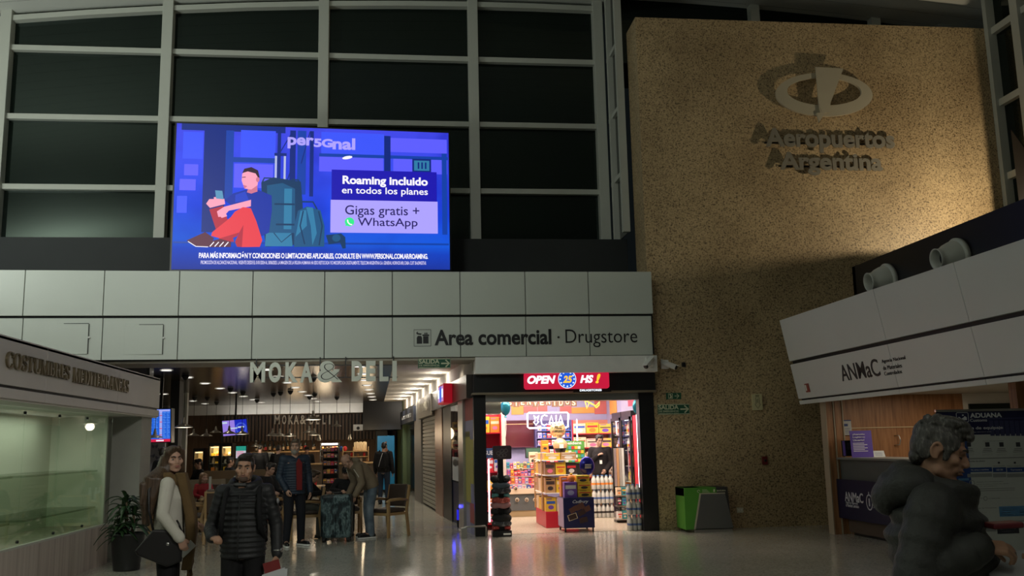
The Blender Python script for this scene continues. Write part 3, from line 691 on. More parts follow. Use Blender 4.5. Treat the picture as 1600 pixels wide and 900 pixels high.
f = MB(); f.box(7.0, 12.1, 4.5, 16.0, 2.3, 2.36); struct('ceiling_kiosk', f, mat('kiosk_soffit', (.34, .32, .27), .6))
f = MB(); f.box(7.6, 7.75, 4.5, 14.88, 3.66, 4.44); f.box(7.6, 11.9, 14.78, 14.88, 3.66, 4.44); struct('wall_parapet', f, M_blackpaint)
M_tan = mat('pale_edge_strip', (.42, .34, .24), .45)
f = MB(); f.box(7.28, 9.75, 15.5, 15.6, 0, 2.32); struct('wall_kiosk', f, M_wood)
f = MB(); f.box(7.44, 9.75, 15.485, 15.5, 1.735, 1.752); struct('trim_%d' % tn, f, mat('pale_inlay', (.60, .45, .27), .4)); tn += 1
f = MB(); f.box(9.75, 12.1, 15.5, 15.6, 0, 2.32); struct('wall_kiosk', f, M_cream)
f = MB(); f.box(9.85, 11.3, 15.46, 15.52, 1.2, 2.12); struct('window_%d' % wn, f, M_nglass); wn += 1
for x0, x1, m_ in ((7.13, 7.27, M_wood), (7.29, 7.43, M_wood)):
    f = MB(); f.box(x0+.02, x1, 15.33, 15.5, 0, 2.3); struct('trim_%d' % tn, f, m_); tn += 1
for x in (7.13, 7.275, 7.43):
    f = MB(); f.box(x, x+.018, 15.31, 15.5, 0, 2.3); struct('trim_%d' % tn, f, M_tan); tn += 1
yp = atX(1583, 620, 8.0).y
f = MB(); f.box(8.0, 8.12, yp-.08, yp+.08, 0, 2.3); struct('trim_%d' % tn, f, M_wood); tn += 1
# counter
ct = thing('service_counter', 'high dark service counter of the right kiosk with a banner on its front', 'counter', (7.6, 13.4, 0))
mb = MB(); mb.box(7.26, 7.95, 11.5, 15.3, 1.225, 1.26); obj('worktop', mb, mat('grey_worktop', (.22, .22, .20), .35), ct, bevel=.006)
mb = MB(); mb.box(7.32, 7.36, 11.5, 15.3, .88, 1.225); obj('upper_panel', mb, mat('slate_panel', (.085, .095, .085), .5), ct)
mb = MB(); mb.box(7.34, 7.8, 11.55, 15.2, .05, .88); obj('base', mb, mat('dark_wood', (.085, .06, .04), .5, 0, .3, 3, stretch=(1, 1, 6)), ct)
mb = MB(); mb.box(7.4, 7.75, 11.6, 15.15, 0, .05); obj('plinth', mb, M_blackpaint, ct)
# banner hung on the counter front
BX = 7.245; bT = (V((BX, 15.63, 0)), V((0, -1, 0)), ZD)
M_navy = mat('navy_banner', (.006, .006, .035), .5)
bn = thing('counter_banner', 'dark navy banner with white ANMaC lettering hung on the counter front', 'banner', (BX, 14.6, .27))
mb = MB(); mb.prism([(0, .905), (.2, .27), (3.4, .27), (3.4, .905)], bT, -.012, 0); obj('cloth', mb, M_navy, bn)
def onX(px, py, X): p = atX(px, py, X); return (15.63-p.y, p.z)
def xtext(mb, s, px0, py0, px1, py1, X, T, d=.002, m=0, bold=0.):
    a = onX(px0, py1, X); b = onX(px1, py0, X); mb.text(s, (V(T[0])+V(T[1])*a[0]+ZD*a[1], T[1], T[2]), b[0]-a[0], abs(b[1]-a[1]), d, m, bold)
mb = MB(); xtext(mb, 'ANMaC', 1320.5, 771, 1348, 783, BX, bT, bold=.015); xtext(mb, 'Agencia Nacional', 1322, 785, 1340, 787.5, BX, bT); xtext(mb, 'de Materiales Controlados', 1322, 789, 1342, 791.5, BX, bT)
xtext(mb, 'Ministerio', 1363.5, 780, 1380, 784, BX, bT, bold=.02); xtext(mb, 'de Seguridad', 1364, 787, 1384, 791, BX, bT, bold=.02); xtext(mb, 'Argentina', 1365, 793, 1384, 795.5, BX, bT)
c0 = onX(1358.5, 785, BX); mb.ring2([(c0[0]+.10*cos(k*pi/9)*(.95), c0[1]+.115*sin(k*pi/9)) for k in range(18)], .018, bT, 0, .002); mb.rect(c0[0]-.02, c0[1]-.06, c0[0]+.02, c0[1]+.06, bT, .002); mb.rect(c0[0]-.012, c0[1]+.1, c0[0]+.012, c0[1]+.16, bT, .002)
obj('lettering', mb, mat('banner_white', (.62, .62, .64), .5), bn)
# fascia lettering of the kiosk
kl = thing('kiosk_lettering', 'black ANMaC lettering with three small lines on the right kiosk fascia', 'lettering', tuple(hit(1345, 580, KO, KN)))
def ktext(mb, s, px0, py_, px1, hpx, bold=0., d=.005):
    a = hit(px0, py_, KO, KN); b = hit(px1, py_-(px1-px0)*.145, KO, KN); t = hit(px0, py_-hpx, KO, KN)
    mb.text(s, (V((a.x, a.y, a.z)), KXD, KUP), a.y-b.y, (t-a).length, d, 0, bold, d0=.001)
mb = MB(); ktext(mb, 'ANMaC', 1317, 596, 1377, 23, .008); obj('large_word', mb, M_ink, kl)
for w4 in (('Agencia Nacional', 1379, 569, 1416, 6.5), ('de Materiales', 1381, 578.5, 1410, 6), ('Controlados', 1383, 587, 1410, 5.5)): mb = MB(); ktext(mb, *w4); obj('small_words', mb, M_ink, kl)
a = hit(1262, 606, KO, KN); o = thing('alarm_plate', 'small red plate with pale mark on the lower left of the kiosk fascia', 'sign', (a.x, a.y, a.z-.06))
mb = MB(); mb.prism([(-.075, -.075), (.075, -.075), (.075, .075), (-.075, .075)], (a, KXD, KUP), .0, .012); obj('plate', mb, mat('plate_red', (.30, .06, .04), .5), o)
mb = MB(); mb.prism([(-.06, -.045), (-.015, -.045), (-.015, .055), (-.06, .055)], (a, KXD, KUP), .012, .015); obj('mark', mb, M_swhite, o)
# jet air nozzles in the black parapet
M_noz = mat('nozzle_paint', (.58, .59, .53), .4, 0, .05, 3)
def nozzle(px, py, label):
    p = atX(px, py, 7.6); c = V((7.58, p.y, p.z)); o = thing('air_nozzle', label, 'vent', c, group='air nozzles on the kiosk roof parapet')
    ax = V((-1, .0, -.12)).normalized(); q = ax.to_track_quat('Z', 'Y').to_matrix().to_4x4(); M = Matrix.Translation(c) @ q
    mb = MB(); mb.lathe([(.255, -.02), (.26, .03), (.235, .05), (.225, .05)], n=32, M=M); obj('flange', mb, M_noz, o)
    mb = MB(); mb.lathe([(.225, .04), (.215, .12), (.185, .2), (.15, .25), (.142, .3), (.15, .34), (.135, .34), (.12, .28), (.1, .12)], n=32, M=M, caps=False); obj('bowl', mb, M_noz, o)
    mb = MB(); mb.lathe([(.118, .2), (.118, .21), (.0, .21)], n=24, M=M); obj('throat', mb, M_blackpaint, o)
nozzle(1390, 437, 'left of the two round air nozzles on the black kiosk parapet')
nozzle(1500, 401, 'right of the two round air nozzles on the black kiosk parapet')
# flood lamp behind the parapet
LPX, LPY = 11.1, 14.9
fl_ = thing('flood_lamp', 'hooded flood lamp on the kiosk roof behind the black parapet', 'lamp', (LPX, LPY, 3.66))
mb = MB(); mb.cyl((LPX, LPY, 3.66), (LPX, LPY, 5.3), .03); mb.box(LPX-.15, LPX+.15, LPY-.15, LPY+.15, 3.66, 3.70); obj('post', mb, M_blackpaint, fl_)
mb = MB(); mb.box(LPX-.6, LPX+.30, LPY-.25, LPY+.55, 5.29, 5.31); mb.box(LPX-.6, LPX+.30, LPY-.3, LPY-.25, 5.29, 5.52)
mb.add([(LPX+.27, LPY-.3, 5.30), (LPX+.29, LPY-.3, 5.30), (LPX+.235, LPY+.7, 5.30), (LPX+.215, LPY+.7, 5.30), (LPX+.27, LPY-.3, 5.65), (LPX+.29, LPY-.3, 5.65), (LPX+.235, LPY+.7, 7.2), (LPX+.215, LPY+.7, 7.2)], [(0, 1, 2, 3), (4, 7, 6, 5), (0, 4, 5, 1), (1, 5, 6, 2), (2, 6, 7, 3), (3, 7, 4, 0)])
obj('hood', mb, M_blackpaint, fl_)  # unseen plates, shaped to cut the light low and right on the stone
mb = MB(); mb.ell((LPX, LPY-.08, 5.37), (.03, .03, .03)); obj('bulb', mb, E('flood_bulb', (1, .8, .5), 8), fl_)
spot('stone_wall_flood', (LPX, LPY, 5.37), (LPX-1.1, 17.0, 6.0), 250, (1.0, .83, .58), 155, .5, .035)
# ceiling light, notices and papers on the counter
p = atZ(1347, 630.5, 2.285); o = thing('downlight', 'small round ceiling light lit under the right kiosk fascia', 'light', (p.x, p.y, 2.28))
mb = MB(); mb.lathe([(.11, .02), (.115, 0), (.1, 0), (.095, .01)], (p.x, p.y, 2.275), caps=False); obj('rim', mb, M_white, o)
mb = MB(); mb.lathe([(.095, 0), (.0, 0)], (p.x, p.y, 2.283), caps=False); obj('diffuser', mb, E('kiosk_lamp', (1, .95, .85), 3), o)
NY = 14.9
def card(name, px, Y, label, cat, c, lean=0., th=.008):
    T, w_, h_ = frame_px(*px, Y); o = thing(name, label, cat, (T[0].x+w_/2, Y, T[0].z)); T = (T[0], XD, V((0, lean, 1)).normalized())
    mb = MB(); mb.prism([(0, 0), (w_, 0), (w_, h_), (0, h_)], T, -th, 0); obj('sheet', mb, c, o); return o, T, w_, h_
M_paper = mat('paper', (.55, .57, .58), .6); M_violet = mat('violet_print', (.10, .055, .36), .5); M_bluep = mat('blue_print', (.02, .05, .22), .5)
o, T, w_, h_ = card('wall_notice', (1317.5, 656, 1329.5, 680), 15.47, 'narrow white notice pinned to the wood wall of the right kiosk', 'notice', M_paper)
mb = MB(); mb.rect(0, h_*.93, w_, h_, T, .002); mb.rect(w_*.12, h_*.58, w_*.6, h_*.74, T, .002)
for k in range(4): mb.rect(w_*.25, h_*(.12+.1*k), w_*.8, h_*(.14+.1*k), T, .002)
obj('print', mb, M_bluep, o)
o, T, w_, h_ = card('leaflet_stand', (1317.5, 688, 1332, 713), NY+.12, 'black leaflet stand on the counter left of the violet poster', 'stand', M_blackpaint, .05, .03)
mb = MB(); mb.rect(w_*.05, h_*.04, w_*.28, h_*.98, T, .002); obj('leaflet', mb, M_violet, o)
mb = MB()
for k in range(5): mb.rect(w_*.45, h_*(.45+.09*k), w_*.8, h_*(.47+.09*k), T, .003)
obj('lettering', mb, mat('grey_print', (.2, .2, .2), .5), o)
o, T, w_, h_ = card('table_poster', (1331.5, 672.5, 1362, 715), NY, 'violet poster with white text standing on the right kiosk counter', 'poster', M_violet, .06)
mb = MB()
for k, (s, x1) in enumerate((('¡Atención', .66), ('Legítimo', .66), ('Usuario!', .62))): mb.text(s, (T[0]+XD*w_*.1+ZD*h_*(.82-.105*k), XD, ZD), w_*(x1-.1), h_*.075, .002, 0, .02)
for k in range(6): mb.rect(w_*.1, h_*(.22+.06*k), w_*(.62 if k % 2 else .76), h_*(.245+.06*k), T, .002)
obj('lettering', mb, mat('print_white', (.66, .64, .72), .5), o)
o, T, w_, h_ = card('desk_card', (1365, 703, 1383, 714.6), NY, 'small tilted white card stand on the counter beside the violet poster', 'card', M_paper, .5)
mb = MB()
for k in range(4): mb.rect(w_*.2, h_*(.25+.15*k), w_*.8, h_*(.28+.15*k), T, .002)
obj('print', mb, M_bluep, o)
p = atY(1402, 688, 15.46); o = thing('door_handle', 'curved metal pull handle on the wood wall of the right kiosk', 'handle', (p.x, 15.47, p.z-.08))
mb = MB(); mb.tubes([(p.x-.03, 15.485, p.z+.08), (p.x+.02, 15.43, p.z+.085), (p.x+.045, 15.43, p.z), (p.x+.02, 15.43, p.z-.075), (p.x-.04, 15.485, p.z-.08)], .009, 8); obj('bar', mb, M_chrome, o)
# roll-up banners in front of the kiosk
def rollup(x0, w_, Y, label, h_=1.88):
    o = thing('rollup_banner', label, 'banner', (x0+w_/2, Y, 0))
    mb = MB(); mb.box(x0-.01, x0+w_+.01, Y-.07, Y+.07, 0, .07); obj('base', mb, M_chrome, o, bevel=.01)
    mb = MB(); mb.cyl((x0+w_/2, Y+.03, .05), (x0+w_/2, Y+.03, h_), .01, n=8); obj('pole', mb, M_chrome, o)
    mb = MB(); mb.box(x0-.005, x0+w_+.005, Y-.015, Y+.015, h_-.015, h_+.012); obj('top_rail', mb, M_chrome, o)
    return o, (V((x0, Y, 0)), XD, ZD)
BY = 10.6; hdr = M_navyh = mat('banner_navy', (.012, .014, .065), .45)
M_bwhite = mat('banner_paper', (.52, .54, .52), .55, 0, .03); M_bgrey = mat('banner_grey', (.27, .28, .28), .5); M_bblue = mat('banner_blue', (.02, .055, .22), .5); M_sky = mat('banner_sky', (.10, .25, .46), .5); M_bink = mat('banner_ink', (.03, .03, .04), .5); M_hwhite = mat('banner_heading', (.66, .68, .70), .5); M_fold = mat('banner_column', (.045, .05, .13), .5)
x0 = atY(1462, 645, BY).x; BWD = 1.45; XB = 6.68-x0; o, T = rollup(x0, BWD, BY, 'customs roll-up banner with ADUANA heading on dark blue beside the man')
bm_ = [M_bwhite, hdr, M_bblue, M_bgrey, M_sky, M_bink, M_hwhite, M_fold]
mb = MB(); mb.prism([(XB, .07), (BWD, .07), (BWD, 1.59), (XB, 1.59)], T, -.003, 0, 0); mb.prism([(0, 1.59), (BWD, 1.59), (BWD, 1.875), (0, 1.875)], T, -.003, 0, 1); mb.prism([(0, .07), (XB, .07), (XB, 1.59), (0, 1.59)], T, -.003, 0, 2)
for k in range(5): mb.rect(XB-.16-.04*(k % 2), 1.06-.09*k, XB-.03, 1.085-.09*k, T, .001, 4)
obj('sheet', mb, bm_, o)
def bpx(px, py): p = atY(px, py, BY-.004); return (p.x-x0, p.z)
mb = MB()
def btxt(s, px0, py0, px1, py1, m=5, bold=0.):
    a = bpx(px0, py1); b = bpx(px1, py0); mb.text(s, (T[0]+XD*a[0]+ZD*a[1], XD, ZD), b[0]-a[0], b[1]-a[1], .0008, m, bold, d0=.002)
def brec(px0, py0, px1, py1, m, d=.001):
    a = bpx(px0, py1); b = bpx(px1, py0); mb.rect(a[0], a[1], b[0], b[1], T, d, m)
for k in range(7): brec(1548+k*8, 657, 1552+k*8, 681, 7)
brec(1540, 652, 1604, 655, 7)
btxt('ADUANA', 1516, 644.5, 1565, 653, 6, .035); btxt('Customs', 1516, 654, 1542, 659, 6, .01); btxt('Régimen de equipaje', 1490, 665.5, 1567, 673, 6, .015); btxt('Baggage information guide', 1516, 674, 1549, 676, 6)
a = bpx(1495.5, 659.5); b = bpx(1512.5, 644.5)
mb.ring2([(a[0]+.01, a[1]), (b[0]-.01, a[1]), (b[0], a[1]+.01), (b[0], b[1]-.01), (b[0]-.01, b[1]), (a[0]+.01, b[1]), (a[0], b[1]-.01), (a[0], a[1]+.01)], .007, T, .001, .002, 6)
ww, hh = b[0]-a[0], b[1]-a[1]
for pts in ([(.15, .2), (.85, .2), (.85, .5), (.7, .62), (.55, .45), (.4, .35), (.25, .55), (.15, .55)], [(.55+.09*cos(k), .72+.09*sin(k)) for k in range(6)]): mb.ngon([(a[0]+u*ww, a[1]+v*hh) for u, v in pts], T, .002, 6)
for cx in (1514, 1543, 1565, 1591):
    brec(cx-3, 691, cx+3, 698, 5)
    for k in range(3): brec(cx-(6+k), 700.5+2.5*k, cx+(6+k), 701.5+2.5*k, 5)
    for k in range(2): brec(cx-8, 708.5+2*k, cx+8, 709.2+2*k, 3)
btxt('Contenido del equipaje', 1536, 688, 1568, 690, 5); brec(1508, 715.5, 1602, 716, 3)
btxt('Monedas de aduana', 1511, 719, 1539, 722, 5); btxt('Equipaje acompañado', 1552, 727, 1570, 729, 5); btxt('Mercadería', 1574, 727, 1596, 729, 5)
for cx in (1561, 1586): brec(cx-1.5, 721.5, cx+1.5, 724.5, 5)
for x_0, x_1, t_ in ((1512, 1550, 'Vía aérea o marítima'), (1552, 1572, 'USD 500'), (1574, 1602, 'Terrestre')):
    brec(x_0, 730, x_1, 738, 2); brec(x_0, 739.5, x_1, 746, 3); btxt(t_, x_0+5, 732.5, x_1-5, 735.5, 6, .01)
def circ(px, py, r):
    c0 = bpx(px, py); mb.ring2([(c0[0]+r*cos(k*pi/8), c0[1]+r*sin(k*pi/8)) for k in range(16)], .008, T, .001, .002, 3)
circ(1519, 754.5, .03); circ(1540, 779, .022)
btxt('Mercadería nueva comprada en el exterior', 1526, 751.5, 1568, 754, 5); btxt('Excedente sujeto a tributos del régimen', 1526, 755, 1576, 757.5, 5); btxt('Y uso del pasajero', 1526, 758.5, 1557, 760.5, 5)
for k in range(2): brec(1527, 763+3*k, 1586, 763.7+3*k, 3)
btxt('A partir de los', 1519, 777.5, 1535, 780, 5); btxt('por unidad familiar', 1545, 777.5, 1563, 780, 5); brec(1564, 778, 1600, 778.8, 3)
btxt('Límites de franquicia', 1520, 792.5, 1557, 795.5, 5)
for k in range(3): brec(1520, 797.5+3*k, 1550-8*k, 798.4+3*k, 3)
brec(1562.5, 790, 1606, 807.5, 4)
for k in range(4): brec(1566, 793+3.6*k, 1580+6*(k % 2), 794.4+3.6*k, 6); brec(1594, 793+3.6*k, 1603, 794.4+3.6*k, 6)
brec(1521, 815, 1604, 815.5, 3); brec(1522, 821.5, 1556, 831.5, 3); brec(1559, 822.5, 1592, 834.5, 5); brec(1526, 825, 1550, 826.5, 5); brec(1563, 826, 1588, 827.2, 6); brec(1566, 829.5, 1585, 830.5, 6)
obj('print', mb, bm_, o)

# ------------------------------------------------------------------ left kiosk: glazed vitrine with lettered fascia
M_lk = mat('grey_stone_fascia', (.56, .53, .49), .5, 0, .09, 1.5, bump=.05)
LX = -4.0
lj = [5.0, atX(-60, 580, LX).y, atX(73, 580, LX).y, atX(230, 605, LX).y*0+13.9, 16.22]
for z0, z1 in ((2.305, 2.79), (2.17, 2.275)):
    mb = MB()
    for a, b in zip(lj[:-1], lj[1:]): mb.box(LX-.05, LX, a+.003, b-.003, z0, z1)
    struct('trim_%d' % tn, mb, M_lk, bevel=.004); tn += 1
f = MB(); f.box(-7.5, LX-.03, 5, 16.2, 2.19, 2.76); struct('wall_kiosk', f, M_dark)
f = MB(); f.box(-7.5, LX, 5, 16.2, 2.76, 2.80); struct('roof_kiosk', f, M_lk)
f = MB(); f.box(-5.4, LX-.02, 5, 16.18, 2.15, 2.19); struct('ceiling_kiosk', f, M_lk)
M_vback = mat('vitrine_back', (.60, .64, .52), .6, 0, .04, 1)
f = MB(); f.box(-5.3, -5.2, 5, 11.75, 0, 2.15); f.box(-5.3, -5.2, 12.05, 14.9, 0, 2.15); struct('wall_kiosk', f, M_vback)
f = MB(); f.box(-5.5, -5.45, 11.6, 12.2, 0, 2.15); struct('wall_kiosk', f, M_dark)
f = MB(); f.box(-5.2, -4.40, 14.84, 14.9, .55, 2.15); struct('wall_kiosk', f, M_vback)
M_base = ramp_mat('striped_travertine', [(.3, (.33, .28, .24)), (.5, (.46, .40, .35)), (.7, (.55, .49, .43))], 'noise', 2.0, .5, stretch=(.6, 6, .15), detail=6)
f = MB(); f.box(-5.2, -4.33, 5, 14.9, 0, .55); struct('wall_kiosk', f, M_base)
vt = thing('display_vitrine', 'empty lit glass vitrine under the lettered fascia of the left kiosk', 'vitrine', (-4.8, 11, .55))
ys = sorted([atX(q, 740, -4.36).y for q in (-55, 33, 88, 132, 172)]); ys = [6.5, 8.0]+ys
M_vglass = glass('vitrine_glass', (.93, .96, .92), .05)
for a, b in zip(ys[:-1], ys[1:]):
    mb = MB(); mb.box(-4.365, -4.355, a+.006, b-.006, .57, 2.14); obj('glass_pane', mb, M_vglass, vt)
mb = MB(); mb.box(-4.39, -4.33, 6.5, 14.84, .55, .575); obj('sill', mb, M_mull, vt)
zs = [atX(100, 738, -4.75).z, atX(100, 797, -4.75).z]
for z in zs:
    for a, b in ((6.5, 11.7), (12.1, 14.8)):
        mb = MB(); mb.box(-5.18, -4.5, a, b, z-.012, z+.012); obj('shelf', mb, glass('shelf_glass_green', (.78, .84, .76), .05), vt)
for a in ys[1:-1]:
    for z in (.62, 2.08): mb = MB(); mb.cyl((-4.37, a, z), (-4.345, a, z), .018, n=10); obj('clamp', mb, M_dark, vt)
mb = MB(); mb.box(-5.18, -5.0, 7.5, 11.6, 1.85, 2.1); obj('light_box', mb, E('vitrine_box', (.50, .53, .44), .22), vt)
mb = MB(); mb.box(-5.12, -5.05, 11.82, 11.98, 1.55, 1.72); obj('switch_box', mb, M_blackpaint, vt)
f = MB(); f.box(-4.52, -4.08, 15.5, 16.1, 0, 2.16); struct('wall_pier', f, mat('pier_plaster', (.40, .40, .36), .6))
# serif lettering
def ellp(cx, cy, rx, ry, a0, a1, n=14): return [(cx+rx*cos(a0+(a1-a0)*i/n), cy+ry*sin(a0+(a1-a0)*i/n)) for i in range(n+1)]
def crescent(cx, cy, rx, ry, tx, ty, a0, a1): return ellp(cx, cy, rx, ry, a0, a1)+ellp(cx, cy, rx-tx, ry-ty, a1, a0)
def BXs(x0, y0, x1, y1): return [(x0, y0), (x1, y0), (x1, y1), (x0, y1)]
TK, TN = .19, .055
def stem(x, y0=0, y1=1, s=True): return [BXs(x, y0, x+TK, y1)]+([BXs(x-.07, y0, x+TK+.07, y0+TN)] if s and y0 == 0 else [])+([BXs(x-.07, y1-TN, x+TK+.07, y1)] if s and y1 == 1 else [])
def line(x0, y0, x1, y1, w_): return [(x0-w_/2, y0), (x0+w_/2, y0), (x1+w_/2, y1), (x1-w_/2, y1)]
SER = {
 'C': (.74, [crescent(.40, .5, .40, .52, TK, TN, .75, 2*pi-.75), BXs(.63, .66, .69, .98), BXs(.63, .04, .68, .3)]),
 'O': (.84, [crescent(.42, .5, .42, .52, TK, TN, 0, pi), crescent(.42, .5, .42, .52, TK, TN, pi, 2*pi)]),
 'S': (.58, [crescent(.29, .74, .27, .28, .13, TN, .5, 1.5*pi), crescent(.29, .26, .29, .28, .15, TN, -.5*pi-1.1, .5*pi), BXs(.48, .68, .54, .98), BXs(.02, .03, .07, .32), line(.42, .40, .18, .62, .22)]),
 'T': (.70, stem(.26)[:2]+[BXs(.0, .94, .70, 1), BXs(0, .72, .05, .98), BXs(.65, .72, .70, .98)]),
 'U': (.80, [BXs(.07, .3, .07+TK, 1), BXs(0, .945, .33, 1), BXs(.66, .3, .72, 1), BXs(.58, .945, .8, 1), crescent(.395, .32, .325, .34, .16, .08, pi, 2*pi)]),
 'M': (1.0, [BXs(.08, 0, .13, 1), BXs(0, 0, .22, TN), line(.5, 0, .14, 1, .17), line(.46, 0, .82, 1, .06), BXs(.0, .945, .2, 1)]+stem(.76)),
 'B': (.68, stem(.07)+[crescent(.26, .75, .32, .25, .15, TN, -.5*pi, .5*pi), crescent(.26, .27, .40, .27, .17, TN, -.5*pi, .5*pi)]),
 'R': (.76, stem(.07)+[crescent(.26, .74, .36, .26, .16, TN, -.5*pi, .5*pi), line(.68, 0, .42, .5, .18), BXs(.6, 0, .8, TN)]),
 'E': (.64, stem(.07)+[BXs(.2, .945, .6, 1), BXs(.2, 0, .62, TN), BXs(.2, .48, .48, .53), BXs(.55, .75, .60, 1), BXs(.57, 0, .62, .28), BXs(.45, .38, .49, .64)]),
 'D': (.80, stem(.07)+[crescent(.28, .5, .50, .5, TK, TN, -.5*pi, .5*pi)]),
 'I': (.36, stem(.08)), 'A': (.84, [line(.66, 0, .42, 1.02, .2), line(.12, 0, .42, 1.02, .06), BXs(.22, .3, .58, .35), BXs(0, 0, .26, TN), BXs(.52, 0, .84, TN)]),
 'N': (.84, [BXs(.1, 0, .15, 1), BXs(0, 0, .24, TN), BXs(0, .945, .2, 1), line(.66, 0, .14, 1, .19), BXs(.68, 0, .73, 1), BXs(.58, .945, .84, 1)])}
def serif(word, T, W, Hh, d):
    mb = MB(); tot = sum(SER[c_][0]+.06 for c_ in word)-.06; s = W/tot; x = 0.
    for c_ in word:
        w_, ps = SER[c_]
        for p in ps: mb.prism([((x+u)*s, v*Hh) for u, v in p], T, .002, d)
        x += w_+.06
    return mb
M_brass = mat('dull_brass', (.16, .125, .07), .45, .5, .15, 3)
ll = thing('kiosk_lettering', 'dark brass serif words COSTUMBRES MEDITERRANEAS on the left kiosk fascia', 'lettering', (LX, 11.5, 2.4))
for word, x_0, yt, yb, x_1 in (('COSTUMBRES', 7, 548, 574, 106), ('MEDITERRANEAS', 112, 573.5, 597, 199.5)):
    a = atX(x_0, yb, LX); t_ = atX(x_0, yt, LX); b = atX(x_1, 600, LX)
    mb = serif(word, (V((LX, a.y, a.z)), YD, ZD), b.y-a.y, t_.z-a.z, .025); obj('word', mb, M_brass, ll)
# ------------------------------------------------------------------ people
def remesh(mb, voxel, smooth=3, post=None, sm=.5):
    me = bpy.data.meshes.new('tmp'); me.from_pydata([tuple(q) for q in mb.v], [], mb.f)
    o = bpy.data.objects.new('tmp', me); col.objects.link(o)
    r = o.modifiers.new('r', 'REMESH'); r.mode = 'VOXEL'; r.voxel_size = voxel; r.use_smooth_shade = True
    if smooth: s = o.modifiers.new('s', 'SMOOTH'); s.factor = sm; s.iterations = smooth
    dg = bpy.context.evaluated_depsgraph_get(); out = bpy.data.meshes.new_from_object(o.evaluated_get(dg))
    bpy.data.objects.remove(o); bpy.data.meshes.remove(me)
    if post:
        for v in out.vertices: v.co = post(v.co)
    return out
def skinned(name, mb, voxel, mt, parent, smooth=3, post=None, label=None, sm=.5):
    me = remesh(mb, voxel, smooth, post, sm); me.name = name; me.materials.clear(); me.materials.append(mt)
    for p in me.polygons: p.use_smooth = True
    o = bpy.data.objects.new(name, me); col.objects.link(o); o.parent = parent; WM[o.name] = WM[parent.name]
    if label: o['label'] = label
    return o
def cloth(name, c, rough=.8, var=.2, scale=9, bump=.15, bscale=140): return mat('cloth_'+name, c, rough, 0, var, scale, bump, bscale, spec=.3)
SKIN = mat('skin', (.46, .27, .19), .5, 0, .08, 12, .05, 90); SKIN2 = mat('skin_tan', (.42, .235, .15), .5, 0, .1, 12, .05, 90)
HAIRB = ramp_mat('hair_black', [(.3, (.008, .006, .005)), (.7, (.028, .022, .018))], 'noise', 30, .45, stretch=(3, 3, .4), bump=.5)
HAIRN = ramp_mat('hair_brown', [(.3, (.030, .016, .009)), (.7, (.085, .048, .026))], 'noise', 30, .45, stretch=(3, 3, .3), bump=.5)
HAIRG = ramp_mat('hair_grey', [(.3, (.030, .028, .025)), (.55, (.075, .07, .062)), (.75, (.22, .21, .19))], 'noise', 40, .5, stretch=(2.5, 2.5, .8), bump=.6)
M_eyew = mat('eye_white', (.34, .32, .30), .3); M_iris = mat('iris_dark', (.025, .015, .01), .2); M_lip = mat('lips', (.36, .13, .11), .45)

def frameM(o, x, y, z): return Matrix(((x[0], y[0], z[0], o[0]), (x[1], y[1], z[1], o[1]), (x[2], y[2], z[2], o[2]), (0, 0, 0, 1)))
def headM(c, yaw=0., pitch=0., roll=0., s=1.):
    """yaw: turn to own left (+); pitch: nod down (+); roll: tilt"""
    return Matrix.Translation(c) @ Matrix.Rotation(yaw, 4, 'Z') @ Matrix.Rotation(roll, 4, 'Y') @ Matrix.Rotation(pitch, 4, 'X') @ Matrix.Scale(s, 4)
def hel(mb, M, c, r, n=16): mb.ell((0, 0, 0), (1, 1, 1), n=n) if False else mb.loft([[M @ (V(c)+V((cos(2*pi*j/n)*max(sin(pi*i/9), .02)*r[0], sin(2*pi*j/n)*max(sin(pi*i/9), .02)*r[1], -cos(pi*i/9)*r[2]))) for j in range(n)] for i in range(10)])
def hcap(mb, M, a, b, r0, r1): s = M.to_scale()[0]; mb.cap(M @ V(a), M @ V(b), r0*s, r1*s, 12)
def add_head(mb, M, fem=False):
    w_ = .94 if fem else 1.
    hel(mb, M, (0, .018, .035), (.076*w_, .097, .084)); hel(mb, M, (0, -.025, -.015), (.066*w_, .066, .075)); hel(mb, M, (0, -.032, -.065), (.052*w_, .052, .048))
    hel(mb, M, (0, -.066, -.095), (.024, .02, .019)); hcap(mb, M, (-.046*w_, -.01, -.075), (-.012, -.066, -.096), .022, .017); hcap(mb, M, (.046*w_, -.01, -.075), (.012, -.066, -.096), .022, .017)
    hcap(mb, M, (-.034, -.078, .026), (.034, -.078, .026), .0125, .0125); hcap(mb, M, (0, -.083, .016), (0, -.104, -.024), .0085, .0115); hel(mb, M, (0, -.099, -.030), (.0165, .0125, .0095))
    for s in (-1, 1):
        hel(mb, M, (s*.044*w_, -.052, -.018), (.026, .03, .024)); hel(mb, M, (s*.074*w_, .012, -.006), (.008, .014, .024))
        for e_ in range(9): a0, a1 = [radians(-115+285*q/9) for q in (e_, e_+1)]; hcap(mb, M, (s*(.080+.004*cos(a0-1))*w_, .014+.019*cos(a0), -.002+.030*sin(a0)), (s*(.080+.004*cos(a1-1))*w_, .014+.019*cos(a1), -.002+.030*sin(a1)), .0058, .0058)
        if not fem: hel(mb, M, (s*.026, -.070, -.052), (.018, .014, .020))
    hel(mb, M, (0, -.087, -.053), (.026, .014, .007)); hel(mb, M, (0, -.084, -.066), (.022, .014, .0085))
